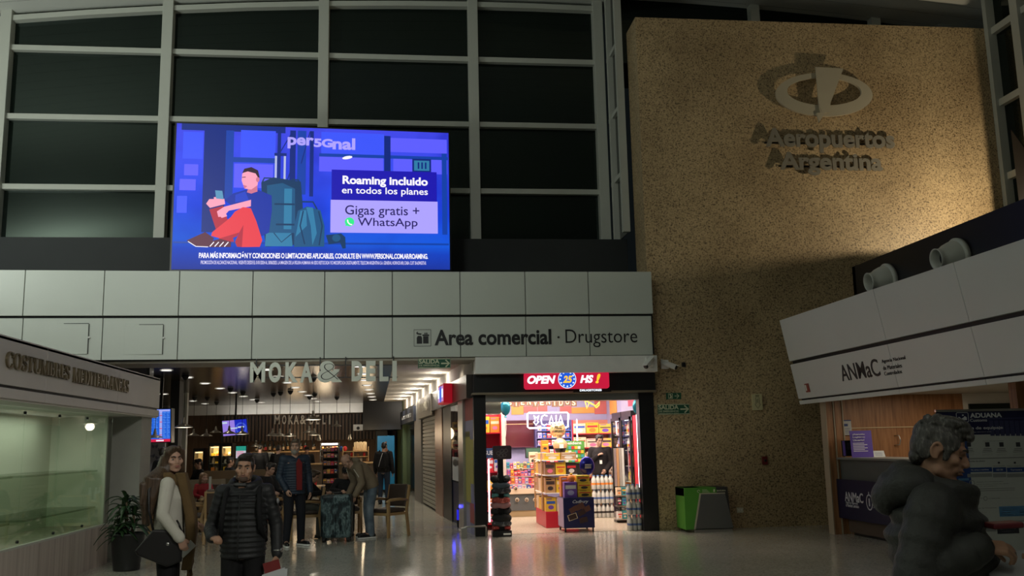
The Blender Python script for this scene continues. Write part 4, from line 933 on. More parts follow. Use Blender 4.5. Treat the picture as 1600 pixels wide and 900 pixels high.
def eye_dents(M):
    inv = M.inverted(); s = M.to_scale()[0]; out = M.to_3x3() @ V((0, 1, 0)); out.normalize()
    cs_ = [M @ V((sg*.031, -.082, .004)) for sg in (-1, 1)]; mouth = M @ V((0, -.099, -.0595)); 
    def post(co):
        for c in cs_:
            d = (co-c).length/(.017*s)
            if d < 2.2: co = co + out*(.011*s*max(0, 1-d*d/4.8))
        q = inv @ co
        if abs(q.x) < .026 and abs(q.z+.0597) < .006 and q.y < -.07: co = co + out*(.005*s*(1-abs(q.z+.0597)/.006))
        return co
    return post
def add_face(parent, M, brow=HAIRB, lips=None, fem=False, stubble=None, eyes=True):
    if eyes:
        for s in (-1, 1):
            mb = MB(); hel(mb, M, (s*.031, -.0675, .003), (.0125, .0095, .0062), 14); eo = obj('eyeball', mb, M_eyew, parent, local=True)
            mb = MB(); hel(mb, M, (s*.031, -.0752, .003), (.0052, .003, .0052), 12); obj('iris', mb, M_iris, eo, local=True)
    for s in (-1, 1):
        mb = MB(); hcap(mb, M, (s*.014, -.0925, .0245), (s*.030, -.0895, .0305), .0045, .0048); hcap(mb, M, (s*.030, -.0895, .0305), (s*.048, -.0755, .026), .0048, .0025); obj('eyebrow', mb, brow, parent, local=True)
    if lips:
        mb = MB(); hel(mb, M, (0, -.0905, -.0535), (.0215, .012, .0045)); hel(mb, M, (0, -.0885, -.0655), (.0185, .012, .0062)); obj('lips', mb, lips, parent, local=True)
def add_hand(mb, wrist, d, palm, side, s=1., curl=.5, spread=.0, curls=None, thumb=.5):
    X = V(d).normalized(); P = V(palm); P = (P-X*P.dot(X)).normalized(); Z = -P; Y = Z.cross(X)
    M = frameM(V(wrist), X, Y, Z)
    def T(x, y, z): return M @ V((x*s, y*s*side, z*s))
    for y, x1, r in ((.028, .082, .0135), (.010, .088, .0145), (-.010, .086, .0145), (-.027, .078, .013)): mb.cap(T(.012, y*.6, 0), T(x1, y, 0), .017*s, r*s, 10)
    mb.cap(T(-.03, 0, 0), T(.02, 0, 0), .024*s, .026*s, 10)
    for k, (y, x1, L) in enumerate(((.031, .083, .072), (.0105, .089, .082), (-.0105, .087, .076), (-.030, .078, .060))):
        c_ = curls[k] if curls else curl*(1+.08*k); p = (x1, y, 0.); a = 0.; rr = (.0093, .0088, .0080, .0070)
        for q, (f, ang) in enumerate(((.46, .75), (.30, 1.0), (.24, .75))):
            a += c_*ang; n_ = (p[0]+L*f*cos(a), p[1]+spread*(1.5-k)*L*f, p[2]-L*f*sin(a)); mb.cap(T(*p), T(*n_), rr[q]*s, rr[q+1]*s, 9); p = n_
    t0 = (.022, .024, -.006); t1 = (.052, .052, -.014-.02*thumb); t2 = (.083, .056-.02*thumb, -.022-.036*thumb); t3 = (.102, .050-.035*thumb, -.026-.045*thumb)
    mb.cap(T(*t0), T(*t1), .0165*s, .0125*s, 9); mb.cap(T(*t1), T(*t2), .0118*s, .0098*s, 9); mb.cap(T(*t2), T(*t3), .0098*s, .0080*s, 9)
def std(h=1.75, fem=False):
    s = h/1.75; sw = .165 if fem else .19
    J = dict(P=V((0, 0, .94)), W=V((0, -.005, 1.09)), C=V((0, .0, 1.28)), N=V((0, .02, 1.475)), H=V((0, -.012, 1.63)), s=s,
             sL=V((sw, .01, 1.42)), sR=V((-sw, .01, 1.42)), eL=V((sw+.06, .04, 1.13)), eR=V((-sw-.06, .04, 1.13)), wL=V((sw+.07, -.03, .88)), wR=V((-sw-.07, -.03, .88)),
             hL=V((.09, 0, .91)), hR=V((-.09, 0, .91)), kL=V((.10, -.02, .50)), kR=V((-.10, -.02, .50)), aL=V((.105, .02, .085)), aR=V((-.105, .02, .085)), tL=V((.125, -.15, .03)), tR=V((-.125, -.15, .03)))
    for k in J:
        if k != 's': J[k] = J[k]*s
    return J
def spine(J, t):
    pts = [J['P'], J['W'], J['C'], J['N']]; hv = (J['hL']-J['hR']).normalized(); sv = (J['sL']-J['sR']).normalized()
    tt = min(max(t, 0), 2.999); i = int(tt); f = tt-i; p = pts[i].lerp(pts[i+1], f)
    d = (pts[min(i+1, 3)]-pts[i]).normalized()
    if t < 0: dd = J.get('down', (J['P']-J['W']).normalized()); p = pts[0]+dd*(-t)*.18*J['s']; d = -dd
    if i < 2 and t >= 0: d = (d*(1-f)+(pts[min(i+2, 3)]-pts[i+1]).normalized()*f).normalized()
    lat = hv.lerp(sv, min(1, max(0, tt/2))).normalized(); lat = (lat-d*lat.dot(d)).normalized(); fw = lat.cross(d).normalized()   # fw points to the back for lat=+X,d=+Z -> -Y ... sign fixed below
    return p, lat, -fw, d
def torso(mb, J, prof, n=22, off=0.):
    """prof: (t, half width, half depth, forward shift)"""
    rings = []; s = J['s']
    for q in prof:
        t, hw, hd = q[:3]; fs = q[3] if len(q) > 3 else 0.
        p, lat, bk, d = spine(J, t)
        rings.append([p+lat*((hw*s+off)*cos(2*pi*k/n))+bk*((hd*s+off)*sin(2*pi*k/n)-fs*s) for k in range(n)])
    # make sure the rings run anticlockwise about the spine
    a = rings[0]; nn = (a[1]-a[0]).cross(a[2]-a[1])
    if nn.dot(rings[1][0]-rings[0][0]) < 0: rings = [r[::-1] for r in rings]
    mb.loft(rings)
MALE = [(-.6, .06, .06), (-.45, .135, .10), (0, .165, .115), (.5, .155, .11), (1, .148, .105), (1.5, .16, .115), (2, .175, .122), (2.4, .175, .112), (2.7, .13, .085), (2.9, .075, .065), (3, .055, .058)]
FEM = [(-.6, .06, .06), (-.45, .14, .105), (0, .168, .12), (.5, .150, .11), (1, .122, .095), (1.5, .135, .105), (2, .150, .125, .015), (2.4, .148, .10), (2.7, .11, .075), (2.9, .062, .056), (3, .048, .05)]
def limb(mb, a, b, c, r0, r1, r2, s=1.): mb.cap(a, b, r0*s, r1*s); mb.cap(b, c, r1*s, r2*s)
def puff(mb, a, b, r0, r1, n):
    a, b = V(a), V(b); d = (b-a); L = d.length; q = d.normalized().to_track_quat('Z', 'Y').to_matrix()
    mb.cap(a, b, r0*.93, r1*.93)
    for i in range(n):
        t = (i+.5)/n; r = r0+(r1-r0)*t; mb.ell(a+d*t, (r, r, max(L/n*.72, r*.3)), q, 16)
def body(parent, J, M, fem=False, voxel=.011, hands=(), skin=SKIN, mb_extra=None):
    mb = MB(); s = J['s']; torso(mb, J, FEM if fem else MALE); add_head(mb, M, fem)
    k = .86 if fem else 1.
    mb.cap(J['N']-V((0, 0, .05*s)), M @ V((0, .02, -.045)), .056*s*k, .052*s*k)
    for q in 'LR':
        mb.cap(J['C'].lerp(J['N'], .55), J['s'+q], .07*s*k, .052*s*k); limb(mb, J['s'+q], J['e'+q], J['w'+q], .05*k, .038*k, .026*k, s); limb(mb, J['h'+q], J['k'+q], J['a'+q], .08, .052, .036, s); mb.cap(J['a'+q], J['t'+q], .036*s, .026*s)
    for h_ in hands: add_hand(mb, *h_[:4], s=h_[4].get('s', .95*s), **{kk: v for kk, v in h_[4].items() if kk != 's'})
    return skinned('body', mb, voxel, skin, parent, 2, eye_dents(M))
def arms(mb, J, r0, r1, r2, puffn=0, stop=.97, which='LR'):
    s = J['s']
    for q in which:
        w_ = J['e'+q].lerp(J['w'+q], stop)
        if puffn: mb.cap(J['C'].lerp(J['N'], .5), J['s'+q], (r0+.02)*s, r0*s); puff(mb, J['s'+q], J['e'+q], r0*s, r1*s, puffn); puff(mb, J['e'+q], w_, r1*s, r2*s, puffn-1); mb.ell(J['e'+q], (r1*s,)*3)
        else: mb.cap(J['C'].lerp(J['N'], .5), J['s'+q], (r0+.015)*s, r0*s); limb(mb, J['s'+q], J['e'+q], w_, r0, r1, r2, s)
def legs(mb, J, r0=.095, r1=.068, r2=.055, flare=0.):
    s = J['s']; torso(mb, J, [(-.55, .09, .08), (-.3, .16, .12), (0, .178, .128), (.35, .17, .12), (.75, .155, .112)])
    for q in 'LR': limb(mb, J['h'+q], J['k'+q], J['a'+q], r0, r1, r2+flare, s)
def shoes(parent, J, m_, sole=None):
    s = J['s']
    for q in 'LR':
        a, t = J['a'+q], J['t'+q]; d = (t-a); d.z = 0; d.normalize(); z0 = min(a.z, t.z+.05)-.03*s
        mb = MB(); heel = V((a.x, a.y, t.z+.02*s))-d*.05*s; toe = V((t.x, t.y, t.z+.012*s))+d*.05*s
        mb.cap(heel, toe, .044*s, .036*s); mb.cap(a, heel+d*.05*s+V((0, 0, .02*s)), .046*s, .045*s); so = skinned('shoe', mb, .012, m_, parent, 2)
        mb = MB(); side = V((-d.y, d.x, 0)); zb = t.z-.026*s
        pts = [heel-d*.045*s+side*.02*s, heel-d*.03*s+side*.04*s, toe-d*.06*s+side*.048*s, toe+d*.02*s+side*.03*s, toe+d*.042*s, toe+d*.02*s-side*.03*s, toe-d*.06*s-side*.048*s, heel-d*.03*s-side*.04*s, heel-d*.045*s-side*.02*s]
        mb.prism([(p.x, p.y) for p in pts], (V((0, 0, zb)), V((1, 0, 0)), V((0, 1, 0))), -.0, .024*s); obj('sole', mb, sole or M_blackpaint, so, local=True)
def short_hair(parent, M, m_, v=.007, bald=0., vol=1.):
    mb = MB(); hel(mb, M, (0, .022, .052), (.080*vol, .094*vol, .078*vol)); hel(mb, M, (0, .062, .005), (.072, .058, .078))
    for s in (-1, 1): hel(mb, M, (s*.064, -.005, .03), (.018, .05, .045)); hel(mb, M, (s*.069, -.028, .008), (.010, .016, .03))
    hel(mb, M, (0, -.055, .092), (.055, .032, .026)); hel(mb, M, (.022, -.04, .112), (.05, .05, .022))
    return skinned('hair', mb, v, m_, parent, 2)

# ---- woman with long hair, cream jumper and scarf
def woman():
    o = thing('person', 'woman with long brown hair in a cream jumper with brown scarf and black bag', 'person', (-1.98, 8.5, 0), radians(98))
    J = std(1.64, True); J['eR'] = V((-.245, .03, 1.08)); J['wR'] = V((-.265, -.12, .885)); J['eL'] = V((.2, -.02, 1.08)); J['wL'] = V((.15, -.2, .98))
    M = headM(J['H']+V((0, -.01, .005)), radians(-66), radians(2), radians(-3), .95)
    body(o, J, M, True, .0075, [(J['wR'], (.05, -.35, -.9), (1, 0, 0), 1, dict(curl=.75, thumb=.7)), (J['wL'], (-.2, -.8, -.3), (-.3, 0, -1), -1, dict(curl=.9))])
    add_face(o, M, HAIRB, M_lip, True)
    mb = MB(); torso(mb, J, [(-.02, .172, .125), (.25, .176, .13), (.45, .168, .125), (1, .15, .12), (1.5, .155, .125), (2, .168, .14, .012), (2.4, .165, .118), (2.7, .125, .092), (2.88, .082, .075)], off=.008)
    arms(mb, J, .064, .055, .045, 0, .94); mb.cap(J['eR'].lerp(J['wR'], .85), J['eR'].lerp(J['wR'], .96), .048, .046); hem = []
    skinned('jumper', mb, .009, cloth('cream_knit', (.60, .58, .50), .85, .08, 14, .35, 190), o, 3)
    mb = MB(); p, lat, bk, d = spine(J, .02)
    mb.tubes([p+lat*.185*cos(a)+bk*.138*sin(a) for a in [2*pi*i/24 for i in range(24)]], .017, 8, loop=True); obj('jumper_hem', mb, MATS['cloth_cream_knit'], o, local=True)
    mb = MB(); legs(mb, J, .105, .085, .075, .01); skinned('trousers', mb, .011, cloth('black_wool', (.010, .010, .011)), o, 3); shoes(o, J, M_blackpaint)
    # long hair: crown plus a curtain down the back
    mb = MB(); hel(mb, M, (0, .022, .048), (.081, .095, .078)); hel(mb, M, (0, .06, -.005), (.078, .060, .095))
    for s in (-1, 1): hcap(mb, M, (s*.066, -.035, .07), (s*.080, .02, -.11), .026, .032); hcap(mb, M, (s*.02, -.07, .105), (s*.066, -.038, .055), .022, .022)
    top = M @ V((0, .07, -.04)); 
    for k, (dx, w0, zb) in enumerate(((-.09, .05, 1.04), (-.045, .058, 1.0), (0, .062, .98), (.045, .058, 1.01), (.09, .05, 1.06))):
        mb.tubes([top+V((dx*.7, .0, .03)), top+V((dx, .045, -.12)), V((dx*1.1-.02, .175, 1.30)), V((dx*1.15-.03, .185, 1.16)), V((dx*1.0-.03, .165, zb))], [w0*.9, w0, w0*.95, w0*.8, w0*.3], 12)
    for k in range(3): mb.tubes([M @ V((-.070, .0+.02*k, .035)), M @ V((-.088, .02+.02*k, -.09)), V((-.115-.01*k, .09+.03*k, 1.36)), V((-.13, .13+.02*k, 1.22)), V((-.115, .15+.02*k, 1.00))], [.034, .052, .058, .050, .014], 10)
    for k in range(5): mb.tubes([M @ V((-.072, -.01, -.02)), M @ V((-.08, .05, -.12)), V((-.10-.015*k, .09+.03*k, 1.33)), V((-.10-.02*k, .13+.02*k, 1.16))], [.026, .028, .026, .010], 8)
    skinned('hair', mb, .009, ramp_mat('hair_dark_brown', [(.3, (.030, .018, .010)), (.7, (.105, .064, .036))], 'noise', 30, .42, stretch=(3, 3, .3), bump=.5), o, 2)
    # scarf: loop round the neck, two hanging ends with fringe
    M_scarf = cloth('mustard_scarf', (.135, .085, .035), .9, .2, 10, .3, 160); mb = MB(); nk = J['N']+V((0, -.005, .0))
    mb.tubes([nk+V((.095*cos(a), .085*sin(a)-.01, -.01+.02*cos(2*a)-.035*(sin(a) < 0))) for a in [2*pi*i/20 for i in range(20)]], .040, 12, loop=True)
    for sx, zb in ((-.085, .62), (.04, .72)):
        rings = []
        for t in range(12):
            u = t/11; z = 1.42+(zb-1.42)*u; y = -.09-.085*sin(min(1, u*2.2)*pi/2)+.015*sin(u*7); w_ = .062+.03*u; cx_ = sx+.01*sin(u*5)
            rings.append([V((cx_+w_*cos(2*pi*k/12), y+.050*sin(2*pi*k/12)+.010*sin(6*pi*k/12), z)) for k in range(12)])
        mb.loft([r[::-1] for r in rings])
    so = skinned('scarf', mb, .009, M_scarf, o, 2)
    mb = MB()
    for sx, zb in ((-.085, .62), (.04, .72)):
        for k in range(11): x = sx-.08+.016*k; mb.tubes([(x, -.185+.012*sin(k), zb+.02), (x+.006*sin(k*2), -.185+.02*sin(k*3), zb-.06), (x+.012*sin(k*3), -.185, zb-.125-.02*(k % 3))], [.006, .005, .003], 6)
    obj('fringe', mb, M_scarf, so, local=True)
    # shoulder bag with strap over the far shoulder
    b = thing('handbag', 'black soft shoulder bag hanging at the hip of the long haired woman', 'bag', (-1.98, 8.5, 0), radians(98)); b_loc = b
    mb = MB(); Tb = (V((-.245, .10, 0)), V((0, 1, 0)), V((0, 0, 1)))
    rings = []
    for x, k in ((-.238, .9), (-.231, 1), (-.195, 1), (-.188, .9)): rings.append([V((x, .06+(u-.06)*k, .80+(v-.80)*k)) for u, v in ((-.14, .95), (.10, .965), (.235, .80), (.215, .765), (-.02, .66), (-.135, .70))])
    mb.loft(rings, 0, False); obj('bag_body', mb, mat('bag_leather', (.010, .009, .009), .4), b, local=True, bevel=.012)
    mb = MB(); mb.tubes([(-.215, .10, .96), (-.215, .14, 1.12), (-.185, .15, 1.28), (-.10, .11, 1.415), (.02, .04, 1.47), (.09, -.06, 1.42)], .011, 6); mb.tubes([(-.212, -.12, .945), (-.205, -.10, 1.0), (-.19, -.08, 1.03)], .009, 6); obj('strap', mb, MATS['bag_leather'], b, local=True)
    mb = MB(); mb.ell((-.241, -.02, .845), (.006, .014, .014)); obj('clasp', mb, M_chrome, b, local=True)
    p_ = thing('phone', 'small dark phone held in the hand of the long haired woman', 'phone', (-1.98, 8.5, 0), radians(98)); mb = MB(); c = J['wR']+V((.04, -.05, -.085)); mb.beam(c+V((0, -.05, .045)), c+V((0, .05, -.05)), .009, .068, (0, 1, .3)); obj('case', mb, M_chrome, p_, local=True, bevel=.003)
woman()
# ---- man in the quilted jacket
def quilted_man():
    o = thing('person', 'dark haired man in a black quilted jacket with backpack straps holding papers', 'person', (-1.235, 7.75, 0), radians(0))
    J = std(1.575); J['eR'] = V((-.255, .02, .99)); J['wR'] = V((-.20, -.21, .945)); J['eL'] = V((.245, .04, 1.01)); J['wL'] = V((.265, -.04, .79))
    M = headM(J['H']+V((0, -.012, -.01)), radians(2), radians(2), radians(3), .92)
    body(o, J, M, False, .0075, [(J['wR'], (.55, -.75, .05), (.3, .1, -1), 1, dict(curl=.95, thumb=.8)), (J['wL'], (0, -.2, -1), (-1, 0, 0), -1, dict(curl=.6, thumb=.6))], SKIN2)
    add_face(o, M, HAIRB, mat('lips_dull', (.26, .12, .09), .5)); short_hair(o, M, HAIRB)
    mb = MB(); hel(mb, M, (0, -.068, -.084), (.043, .032, .030)); hel(mb, M, (0, -.0925, -.0475), (.026, .008, .0045))
    for s in (-1, 1): hcap(mb, M, (s*.066, .0, -.03), (s*.05, -.035, -.08), .010, .016)
    skinned('beard', mb, .006, mat('stubble', (.09, .055, .04), .8, 0, .2, 40), o, 2)
    pf = []
    for i in range(13):
        t = -.35+3.15*i/12; base = [(-.5, .185, .145), (0, .198, .155), (1, .190, .15), (2, .20, .155), (2.5, .185, .135), (2.8, .12, .105), (3, .09, .09)]
        for (a, b) in zip(base[:-1], base[1:]):
            if a[0] <= t <= b[0]+1e-6:
                f = (t-a[0])/(b[0]-a[0]); hw, hd = a[1]+(b[1]-a[1])*f, a[2]+(b[2]-a[2])*f
        pf += [(t-.10, hw-.012, hd-.012), (t, hw+.008, hd+.008)]
    M_puf = mat('quilted_nylon', (.020, .021, .022), .55, 0, .15, 6, .1, 60, spec=.35)
    mb = MB(); torso(mb, J, pf); arms(mb, J, .068, .062, .052, 5, .97); hv = J['N']
    mb.tubes([hv+V((.10*cos(a), .085*sin(a)+.012, .015+.03*sin(a))) for a in [pi*.78*-.5+pi*1.0*i/16*1.6-.2 for i in range(17)]], .034, 10)
    jk = skinned('jacket', mb, .008, M_puf, o, 1)
    mb = MB(); mb.tubes([(-.012, -.185*J['s']-.028, .77), (-.012, -.185*J['s']-.025, .9), (-.012, -.185*J['s']-.022, 1.08), (-.008, -.150*J['s']-.022, 1.26)], .005, 6); obj('zip', mb, M_dark, jk, local=True)
    mb = MB(); mb.ell((.263, -.045, 1.20), (.012, .02, .022)); obj('badge', mb, mat('badge_grey', (.24, .24, .25), .5), jk, local=True)
    mb = MB(); torso(mb, J, [(2.3, .10, .142), (2.6, .10, .11), (2.85, .07, .08)], off=.004); skinned('undershirt', mb, .01, cloth('black_tee', (.008, .008, .009)), o, 2)
    mb = MB(); mb.tubes([J['N']+V((.075*cos(a), .07*sin(a)-.005, .005)) for a in [2*pi*i/20 for i in range(20)]], .014, 8, loop=True); obj('shirt_collar', mb, cloth('grey_tee', (.10, .10, .10)), o, local=True)
    mb = MB(); legs(mb, J, .10, .078, .066); skinned('trousers', mb, .011, cloth('black_trouser', (.009, .009, .010)), o, 3); shoes(o, J, M_blackpaint)
    mb = MB(); mb.tubes([J['wL']+V((.034*cos(a), .034*sin(a), .035)) for a in [2*pi*i/16 for i in range(16)]], .006, 6, loop=True); mb.cyl(J['wL']+V((.03, -.012, .035)), J['wL']+V((.041, -.016, .035)), .017, n=14); obj('watch', mb, M_chrome, o, local=True)
    b = thing('backpack', 'black backpack worn by the man in the quilted jacket', 'bag', (-1.235, 7.75, 0), radians(0)); mb = MB(); torso_c = J['C']
    mb.box(-.15, .15, .165, .31, .86, 1.27); obj('pack_body', mb, cloth('pack_nylon', (.008, .008, .009)), b, local=True, bevel=.05)
    for s in (-1, 1): mb = MB(); mb.tubes([(s*.115, .17, 1.24), (s*.12, .06, 1.325), (s*.125, -.08, 1.29), (s*.135, -.155, 1.15), (s*.15, -.14, 1.0), (s*.17, .0, .9)], .02, 8); obj('strap', mb, MATS['cloth_pack_nylon'], b, local=True)
    c = J['wL']+V((.0, -.05, -.10)); p = thing('passport', 'red passport held in the hand of the man in the quilted jacket', 'passport', (-1.235, 7.75, 0), radians(0)); mb = MB(); mb.beam(c+V((-.09, -.01, .0)), c+V((.03, -.01, .03)), .008, .085, (0, 0, 1)); obj('cover', mb, mat('passport_red', (.20, .02, .02), .5), p, local=True)
    p = thing('paper_sheets', 'white folded papers held under the red passport by the quilted jacket man', 'paper', (-1.235, 7.75, 0), radians(0)); mb = MB(); mb.prism([(-.14, -.10), (.06, -.07), (.07, .03), (-.10, -.02)], (c+V((0, -.022, -.02)), V((1, 0, 0)), V((0, 0, 1))), -.004, 0); mb.prism([(.03, -.16), (.08, -.15), (.09, .02), (.05, .02)], (c+V((0, -.030, -.02)), V((1, 0, 0)), V((0, 0, 1))), -.004, 0); obj('sheets', mb, M_paper, p, local=True)
quilted_man()
# ---- grey haired man reading papers, right foreground
def reading_man():
    L0 = (2.195, 3.72, 0); rz = radians(62)
    o = thing('person', 'grey haired man in a dark hooded puffer jacket reading papers, seen in profile', 'person', L0, rz)
    J = std(1.72); J['H'] = V((-.005, -.022, 1.535)); J['N'] = V((0, .0, 1.39)); J['C'] = V((0, .02, 1.19)); J['sR'] = V((-.185, .03, 1.285)); J['sL'] = V((.185, .0, 1.285))
    J['eR'] = V((-.265, .115, 1.06)); J['wR'] = V((-.215, -.125, 1.175)); J['eL'] = V((.24, .05, 1.06)); J['wL'] = V((.05, -.20, 1.07))
    M = headM(J['H'], radians(-3), radians(20), 0, 1.05)
    body(o, J, M, False, .0048, [(J['wR'], (.28, -1, -.12), (.5, .0, -.85), 1, dict(curls=[.42, .62, .7, .75], thumb=.9, s=1.0)), (J['wL'], (-.75, -.7, .0), (0, -.2, 1), -1, dict(curl=.6, s=1.0))], SKIN2)
    add_face(o, M, HAIRB, mat('lips_dull', (.26, .12, .09), .5), eyes=False)
    for s in (-1, 1): mb = MB(); hcap(mb, M, (s*.019, -.0775, -.003), (s*.032, -.0785, -.0065), .0026, .0030); hcap(mb, M, (s*.032, -.0785, -.0065), (s*.045, -.0715, -.003), .0030, .0022); obj('eyelash', mb, HAIRB, o, local=True)
    mb = MB(); hel(mb, M, (0, .022, .050), (.081, .097, .077)); hel(mb, M, (0, .060, .008), (.075, .057, .074)); hel(mb, M, (0, .072, -.045), (.055, .036, .04))
    for s in (-1, 1): hel(mb, M, (s*.068, -.008, .04), (.016, .056, .042)); hel(mb, M, (s*.071, -.026, .002), (.009, .014, .036)); hel(mb, M, (s*.068, .05, -.01), (.014, .03, .04))
    hel(mb, M, (0, -.058, .102), (.060, .038, .028)); hel(mb, M, (0, -.088, .082), (.050, .016, .020)); hel(mb, M, (-.02, -.02, .122), (.05, .06, .022))
    for k in range(26):
        a = k*2.4; r_ = .02+.075*((k*37 % 26)/26); x, y = r_*cos(a)*.85, .02+r_*sin(a); z = .052+.08*sqrt(max(.05, 1-(r_/.1)**2)); hcap(mb, M, (x, y, z), (x*1.05+.004, y-.028, z-.004+.004*sin(k)), .010, .006)
    skinned('hair', mb, .005, HAIRG, o, 1)
    mb = MB()
    for s in (-1, 1): hcap(mb, M, (s*.0735, -.016, -.005), (s*.070, -.018, -.03), .006, .003)
    obj('sideburn', mb, HAIRG, o, local=True)
    M_p = mat('puffer_charcoal', (.045, .046, .042), .55, 0, .15, 6, .25, 70, spec=.35)
    pf = []
    base = [(-.6, .20, .175), (0, .215, .19), (1, .215, .20), (2, .225, .205), (2.5, .215, .175), (2.85, .15, .13), (3.0, .12, .11)]
    for i in range(8):
        t = -.5+3.35*i/7
        for (a, b) in zip(base[:-1], base[1:]):
            if a[0] <= t <= b[0]+1e-6: f = (t-a[0])/(b[0]-a[0]); hw, hd = a[1]+(b[1]-a[1])*f, a[2]+(b[2]-a[2])*f
        pf += [(t-.16, hw-.006, hd-.006), (t-.06, hw+.006, hd+.008), (t+.08, hw+.008, hd+.010)]
    mb = MB(); torso(mb, J, pf, 28)
    for q in 'LR':
        mb.cap(J['C'].lerp(J['N'], .5), J['s'+q], .12, .105); puff(mb, J['s'+q]+V((0, 0, .03)), J['e'+q], .112, .095, 3); mb.ell(J['e'+q], (.094, .094, .094)); puff(mb, J['e'+q], J['e'+q].lerp(J['wR' if q == 'R' else 'wL'], .93), .094, .068, 3)
    # stand collar and hood lying on the back
    nk = J['N']
    for k in range(3): mb.tubes([nk+V((.105*cos(a)*(1+.04*k), .098*sin(a)-.005-.012*(sin(a) < 0)*k, -.05+.03*k+.035*sin(a))) for a in [2*pi*i/22 for i in range(22)]], .040-.004*k, 10, loop=True)
    hood = MB()
    for (x, y, z, rx, ry, rz_) in ((0, .155, 1.385, .165, .085, .085), (-.10, .10, 1.40, .085, .10, .080), (.10, .10, 1.40, .085, .10, .080), (0, .20, 1.345, .12, .065, .075), (0, .13, 1.455, .125, .055, .045)): hood.ell((x, y, z), (rx, ry, rz_))
    skinned('hood', hood, .009, M_p, o, 3); skinned('jacket', mb, .008, M_p, o, 5)
    mb = MB(); mb.tubes([nk+V((.10*cos(a), .095*sin(a)-.035, -.035-.01*sin(a))) for a in [pi+pi*i/14 for i in range(15)]], .028, 10); skinned('inner_collar', mb, .008, cloth('collar_black', (.008, .008, .009)), o, 2)
    mb = MB(); legs(mb, J, .10, .078, .066); skinned('trousers', mb, .012, cloth('black_trouser', (.009, .009, .010)), o, 3); shoes(o, J, M_blackpaint)
    r_ = J['wR']+V((.045, -.11, -.035)); mb = MB(); mb.tubes([r_+V((.0, .008*cos(a), .0115*sin(a)))+V((-.004, 0, 0)) for a in [2*pi*i/14 for i in range(14)]], .0022, 6, loop=True); obj('ring', mb, mat('silver', (.8, .8, .78), .2, 1), o, local=True)
    s_ = thing('paper_sheets', 'white papers on a clipboard held by the grey haired man', 'paper', L0, rz); mb = MB()
    c = V((-.10, -.215, 1.085)); X = V((0, -1, .06)).normalized(); Y = V((.9, .1, .36)).normalized()
    mb.prism([(-.08, -.13), (.22, -.13), (.22, .13), (-.08, .13)], (c, X, Y), -.006, 0, 0); mb.prism([(-.075, -.125), (.21, -.125), (.21, .125), (-.075, .125)], (c, X, Y), -.009, -.006, 1); mb.prism([(-.075, -.125), (.21, -.125), (.21, .125), (-.075, .125)], (c, X, Y), .0, .003, 1)
    obj('sheets', mb, [M_chrome, M_paper], s_, local=True)
    w_ = thing('wallet', 'dark red wallet tucked against the jacket of the grey haired man', 'wallet', L0, rz); mb = MB(); mb.beam((-.135, -.16, 1.245), (-.10, -.27, 1.25), .10, .022, (0, 0, 1)); obj('cover', mb, mat('wallet_red', (.13, .012, .018), .5), w_, local=True, bevel=.006)
reading_man()
# ---- man in the blue quilted jacket
def blue_man():
    o = thing('person', 'bearded older man in a blue quilted jacket over red, standing beside the suitcase', 'person', (-1.80, 16.4, 0), radians(22))
    J = std(1.76); J['eR'] = V((-.25, .03, 1.14)); J['wR'] = V((-.17, -.13, .93)); J['aL'] = V((.15, .10, .085)); J['kL'] = V((.13, .04, .5)); J['tL'] = V((.20, -.06, .03)); J['tR'] = V((-.15, -.15, .03)); J['aR'] = V((-.13, .0, .085))
    M = headM(J['H'], radians(-24), radians(4), 0, 1.0); body(o, J, M, False, .009, [(J['wR'], (.2, -.3, -.9), (1, .2, 0), 1, dict(curl=.6)), (J['wL'], (0, -.1, -1), (-1, 0, 0), -1, dict(curl=.5))])
    add_face(o, M, HAIRG); short_hair(o, M, ramp_mat('hair_sandy', [(.3, (.06, .042, .03)), (.7, (.14, .10, .07))], 'noise', 30, .6))
    mb = MB(); hel(mb, M, (0, -.074, -.09), (.045, .036, .042)); hel(mb, M, (0, -.092, -.047), (.028, .012, .007))
    for s in (-1, 1): hcap(mb, M, (s*.066, .0, -.03), (s*.045, -.045, -.09), .012, .02)
    skinned('beard', mb, .007, mat('beard_grey', (.26, .24, .21), .85, 0, .3, 40, .5, 90), o, 1)
    M_b = mat('quilted_navy', (.010, .022, .042), .6, 0, .15, 6, .1, 60); pf = []
    for i in range(14): t = -.4+3.1*i/13; k = 1 if t < 2.3 else 1-(t-2.3)*.9; pf += [(t-.1, .180*k, .140*k), (t, .192*k, .152*k)]
    mb = MB(); torso(mb, J, pf); arms(mb, J, .076, .066, .052, 6); skinned('jacket', mb, .009, M_b, o, 1)
    mb = MB(); mb.prism([(-.03, .92), (.06, .92), (.055, 1.36), (.0, 1.44), (-.04, 1.36)], (V((.02, -.165, 0)), V((1, 0, 0)), V((0, 0, 1))), -.03, .012); obj('shirt_front', mb, cloth('red_shirt', (.17, .015, .015)), o, local=True)
    mb = MB(); legs(mb, J, .10, .076, .062); skinned('trousers', mb, .012, cloth('navy_trouser', (.010, .011, .016)), o, 3); shoes(o, J, M_blackpaint, M_white)
blue_man()
